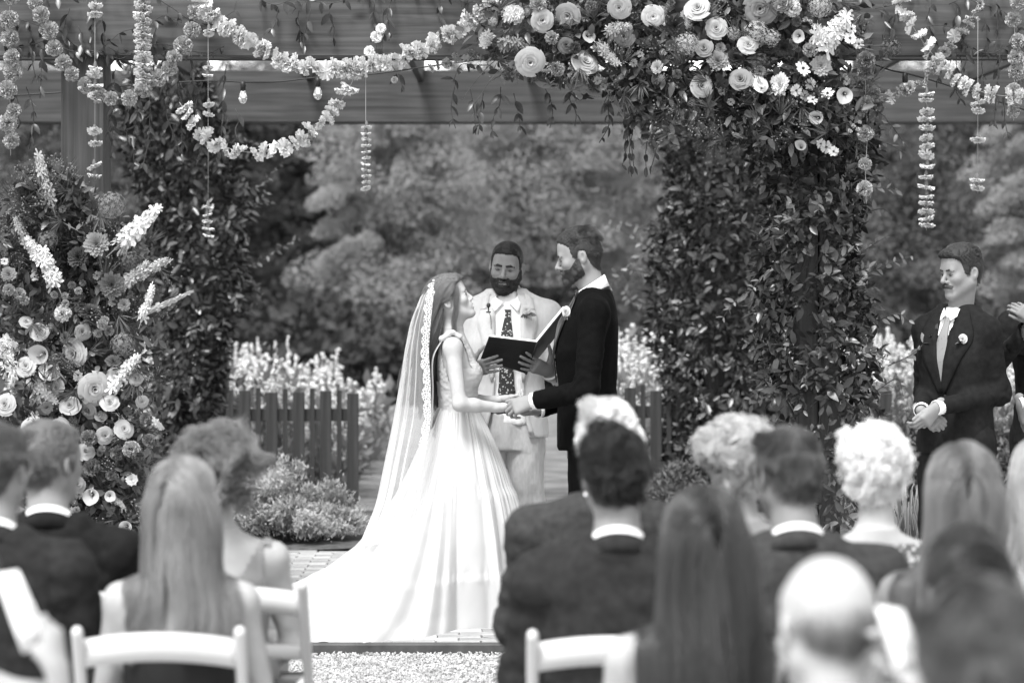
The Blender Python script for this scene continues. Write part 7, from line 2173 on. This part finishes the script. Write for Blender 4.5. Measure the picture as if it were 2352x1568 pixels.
# ------------------------------------------------------------------ folding chairs
def chair_meshes():
    d = {}
    def bar(a, b, r): return tube_vf([np.array(a, float), np.array(b, float)], r, 10)
    for s in (-1, 1):
        V, F = sdf_mesh([Cap((s * .208, .0, .790), (s * .208, .40, .012), .0185, .0175, k=0, n=(1, 0, 0), s=.85)], .006); d['upright', s] = mesh_np('upright', V, F, M_resin)
        V, F = sdf_mesh([Cap((s * .178, .30, .44), (s * .178, -.06, .012), .0165, .0165, k=0, n=(1, 0, 0), s=.85)], .006); d['rear_leg', s] = mesh_np('rear_leg', V, F, M_resin)
    def rail(z0, z1, arch, name):
        n = 24; x = np.linspace(-.196, .196, n); t = 1 - (x / .196) ** 2
        yb = (.79 - (z0 + z1) / 2) * .514; y = yb - .020 * t
        V = np.concatenate([np.stack([x, y, z0 + arch * t], 1), np.stack([x, y - .004, (z0 + z1) / 2 + arch * t], 1), np.stack([x, y, z1 + arch * t], 1)])
        W, FF = thick(V, grid_faces(3, n), .016, np.array([0, 1., 0])); return mesh_np(name, W, FF, M_resin)
    d['top_rail'] = rail(.695, .768, .020, 'top_rail'); d['back_slat'] = rail(.560, .600, .010, 'back_slat')
    V, F = bevel_box_vf((0, .27, .445), (.188, .195, .016), .008); d['seat'] = mesh_np('seat', V, F, M_resin, False)
    V, F = bevel_box_vf((0, .27, .470), (.176, .18, .012), .010); d['seat_pad'] = mesh_np('seat_pad', V, F, M_pad, True)
    V, F = bar((-.2, .31, .17), (.2, .31, .17), .011); d['stretcher', 0] = mesh_np('stretcher', V, F, M_resin)
    V, F = bar((-.17, .03, .11), (.17, .03, .11), .011); d['stretcher', 1] = mesh_np('stretcher', V, F, M_resin)
    return d
CM = chair_meshes()
def chair(u, D, label, yaw=0):
    p = np.array([at(u, 0, D)[0], D, 0]); root = empty('folding_chair', p, label, 'chair', 'white folding chairs')
    root.rotation_euler = (0, 0, math.radians(yaw))
    for k, me in CM.items():
        o = bpy.data.objects.new(k[0] if isinstance(k, tuple) else k, me); col.objects.link(o); o.parent = root; WL[o] = p
    return root

def make_guests():
    # left block
    guest('light haired man in dark suit and glasses at left, front row beside the arrangement', 112, 965, 8.9, 'suit', M_navy, 'light', hair_crop(H_lbrown, C_lbrown, .03, .04, .010), hu=118, sw=.195, hyaw=-32)
    guest('short dark haired man in dark suit at the far left edge', -12, 970, 8.0, 'suit', M_char, 'light', hair_crop(H_brown, C_brown, .022, .035, .010), hu=-15, sw=.200, hyaw=-12)
    guest('woman with curled blond hair in grey open backed dress', 492, 980, 9.0, 'vback', M_dgrey, 'fair', hair_curly(H_honey, C_brown, .085, .006, .014, .0010, .035, 9, 60), hu=502, sw=.175, hyaw=-10, hs=.95, thickh=.024)
    guest('woman with long blond hair over a black dress', 418, 1048, 7.95, 'strapless', M_dblack, 'fair', hair_long(H_honey, C_honey, .47, .02, .24), hu=416, sw=.170, hyaw=-6, hs=.95, strands=9000)
    guest('guest in white at the bottom left corner holding up a program', -112, 1185, 6.0, 'closed', M_dwhite, 'fair', hair_crop(H_brown, C_brown), hu=-105, sw=.18, hs=.95, grip=(at(150, 1690, 5.95), at(132, 1545, 5.90), (-.12, .05, 1), (-.9, .3, 0)))
    # right block
    guest('white haired man in grey suit in the front row', 1400, 920, 8.9, 'suit', M_grey, 'light', hair_crop(H_white, C_white, .045, .05, .014, rad=.0008, noise=.45, lift=.35), hu=1388, sw=.215, hyaw=8)
    guest('man with dark wavy hair and striped collar before the white haired man', 1415, 985, 7.8, 'suit', M_char, 'light', hair_crop(H_dark, C_dark, .035, .05, .016, curl=.006, rad=.0009, noise=.5, lift=.7), hu=1420, sw=.205, hyaw=5)
    guest('woman with curly silver hair in the front row right of centre', 1692, 955, 8.9, 'closed', M_dpale, 'light', hair_curly(H_grey, C_grey, .050, .016, .009), hu=1700, sw=.17, hyaw=25, hs=.95, thickh=.03)
    guest('man with combed brown hair in dark suit in the second row', 1812, 980, 7.9, 'suit', M_grey, 'mid', hair_crop(H_brown, C_brown, .025, .05, .012, side=.9), hu=1838, sw=.212, hyaw=20)
    guest('old woman with white curls in patterned lace dress', 2012, 975, 8.9, 'boat', M_lacedress, 'fair', hair_curly(H_white, C_white, .048, .018, .009), hu=2010, sw=.168, hyaw=0, hs=.95, thickh=.03)
    guest('woman with long straight light brown hair beneath the groomsmen', 2212, 1015, 7.6, 'strapless', M_dpale, 'light', hair_long(H_lbrown, C_brown, .45, .015, .12), hu=2205, sw=.17, hyaw=8, hs=.96, strands=9000)
    guest('woman with long blond hair cut off by the right edge', 2395, 1000, 8.7, 'closed', M_dwhite, 'fair', hair_long(H_blond, C_blond, .36, .0, .12), hu=2400, sw=.17, hs=.95)
    guest('woman with long dark hair and bare shoulders in the third row', 1618, 1115, 6.7, 'strapless', M_dpale, 'fair', hair_long(H_umber, C_umber, .56, -.01, .13), hu=1606, sw=.172, hyaw=4, hs=.96, strands=9500)
    guest('woman with dark hair pinned up in a bun at lower right', 2225, 1210, 6.1, 'closed', M_dblack, 'mid', hair_updo(H_dark, C_dark), hu=2225, sw=.165, hs=.92, hyaw=5)
    guest('bald man with a fringe of grey hair in the lower right', 1905, 1283, 5.2, 'closed', M_dwhite, 'fair', hair_fringe(H_lbrown, C_lbrown), hu=1925, sw=.20, hyaw=14, hs=1.06, pitch=14, thickh=.0, grip=(at(2215, 1760, 5.2), at(2140, 1610, 5.12), (-.35, .1, 1), (-.9, .3, 0)))
    guest('brown haired guest filling the bottom right corner', 2262, 1335, 4.2, 'suit', M_char, 'mid', hair_crop(H_brown, C_brown, .04, .05, .016), hu=2270, sw=.2, hs=1.0)
    chair(364, 7.62, 'white folding chair under the woman with long blond hair')
    chair(532, 8.72, 'white folding chair under the woman with curled blond hair', -3)
    chair(142, 8.62, 'white folding chair behind the light haired man with glasses')
    chair(1412, 7.55, 'white folding chair under the man with dark wavy hair')
    chair(2010, 8.66, 'white folding chair under the old woman with white curls')
    # programs
    def card(label, pts, D, hand=None):
        P = [at(u, v, D + dd) for u, v, dd in pts]; root = empty('program', np.mean(P, 0), label, 'program', 'paper programs held by guests')
        a, b, c, d = P; n = unit(np.cross(b - a, d - a))
        for k, bend in ((0, .012), (1, -.008)):
            V = []
            for i in range(7):
                for j in range(5):
                    s, t = i / 6, j / 4; V.append((a * (1 - s) + b * s) * (1 - t) + (d * (1 - s) + c * s) * t + n * (bend * math.sin(s * math.pi) + k * .006 * s))
            W, FF = thick(np.array(V), grid_faces(7, 5), .0006, n); mk('sheet', W, FF, M_page, root)
    card('white paper program held up at the bottom left', [(-14, 1318, 0), (42, 1308, .03), (118, 1475, .03), (52, 1500, 0)], 5.9)
    card('white paper program beside the bald man', [(2012, 1392, 0), (2072, 1398, .04), (2130, 1520, .04), (2062, 1560, 0)], 5.1)
make_groom(); make_bride(); make_officiant(); make_groomsmen()
make_guests()
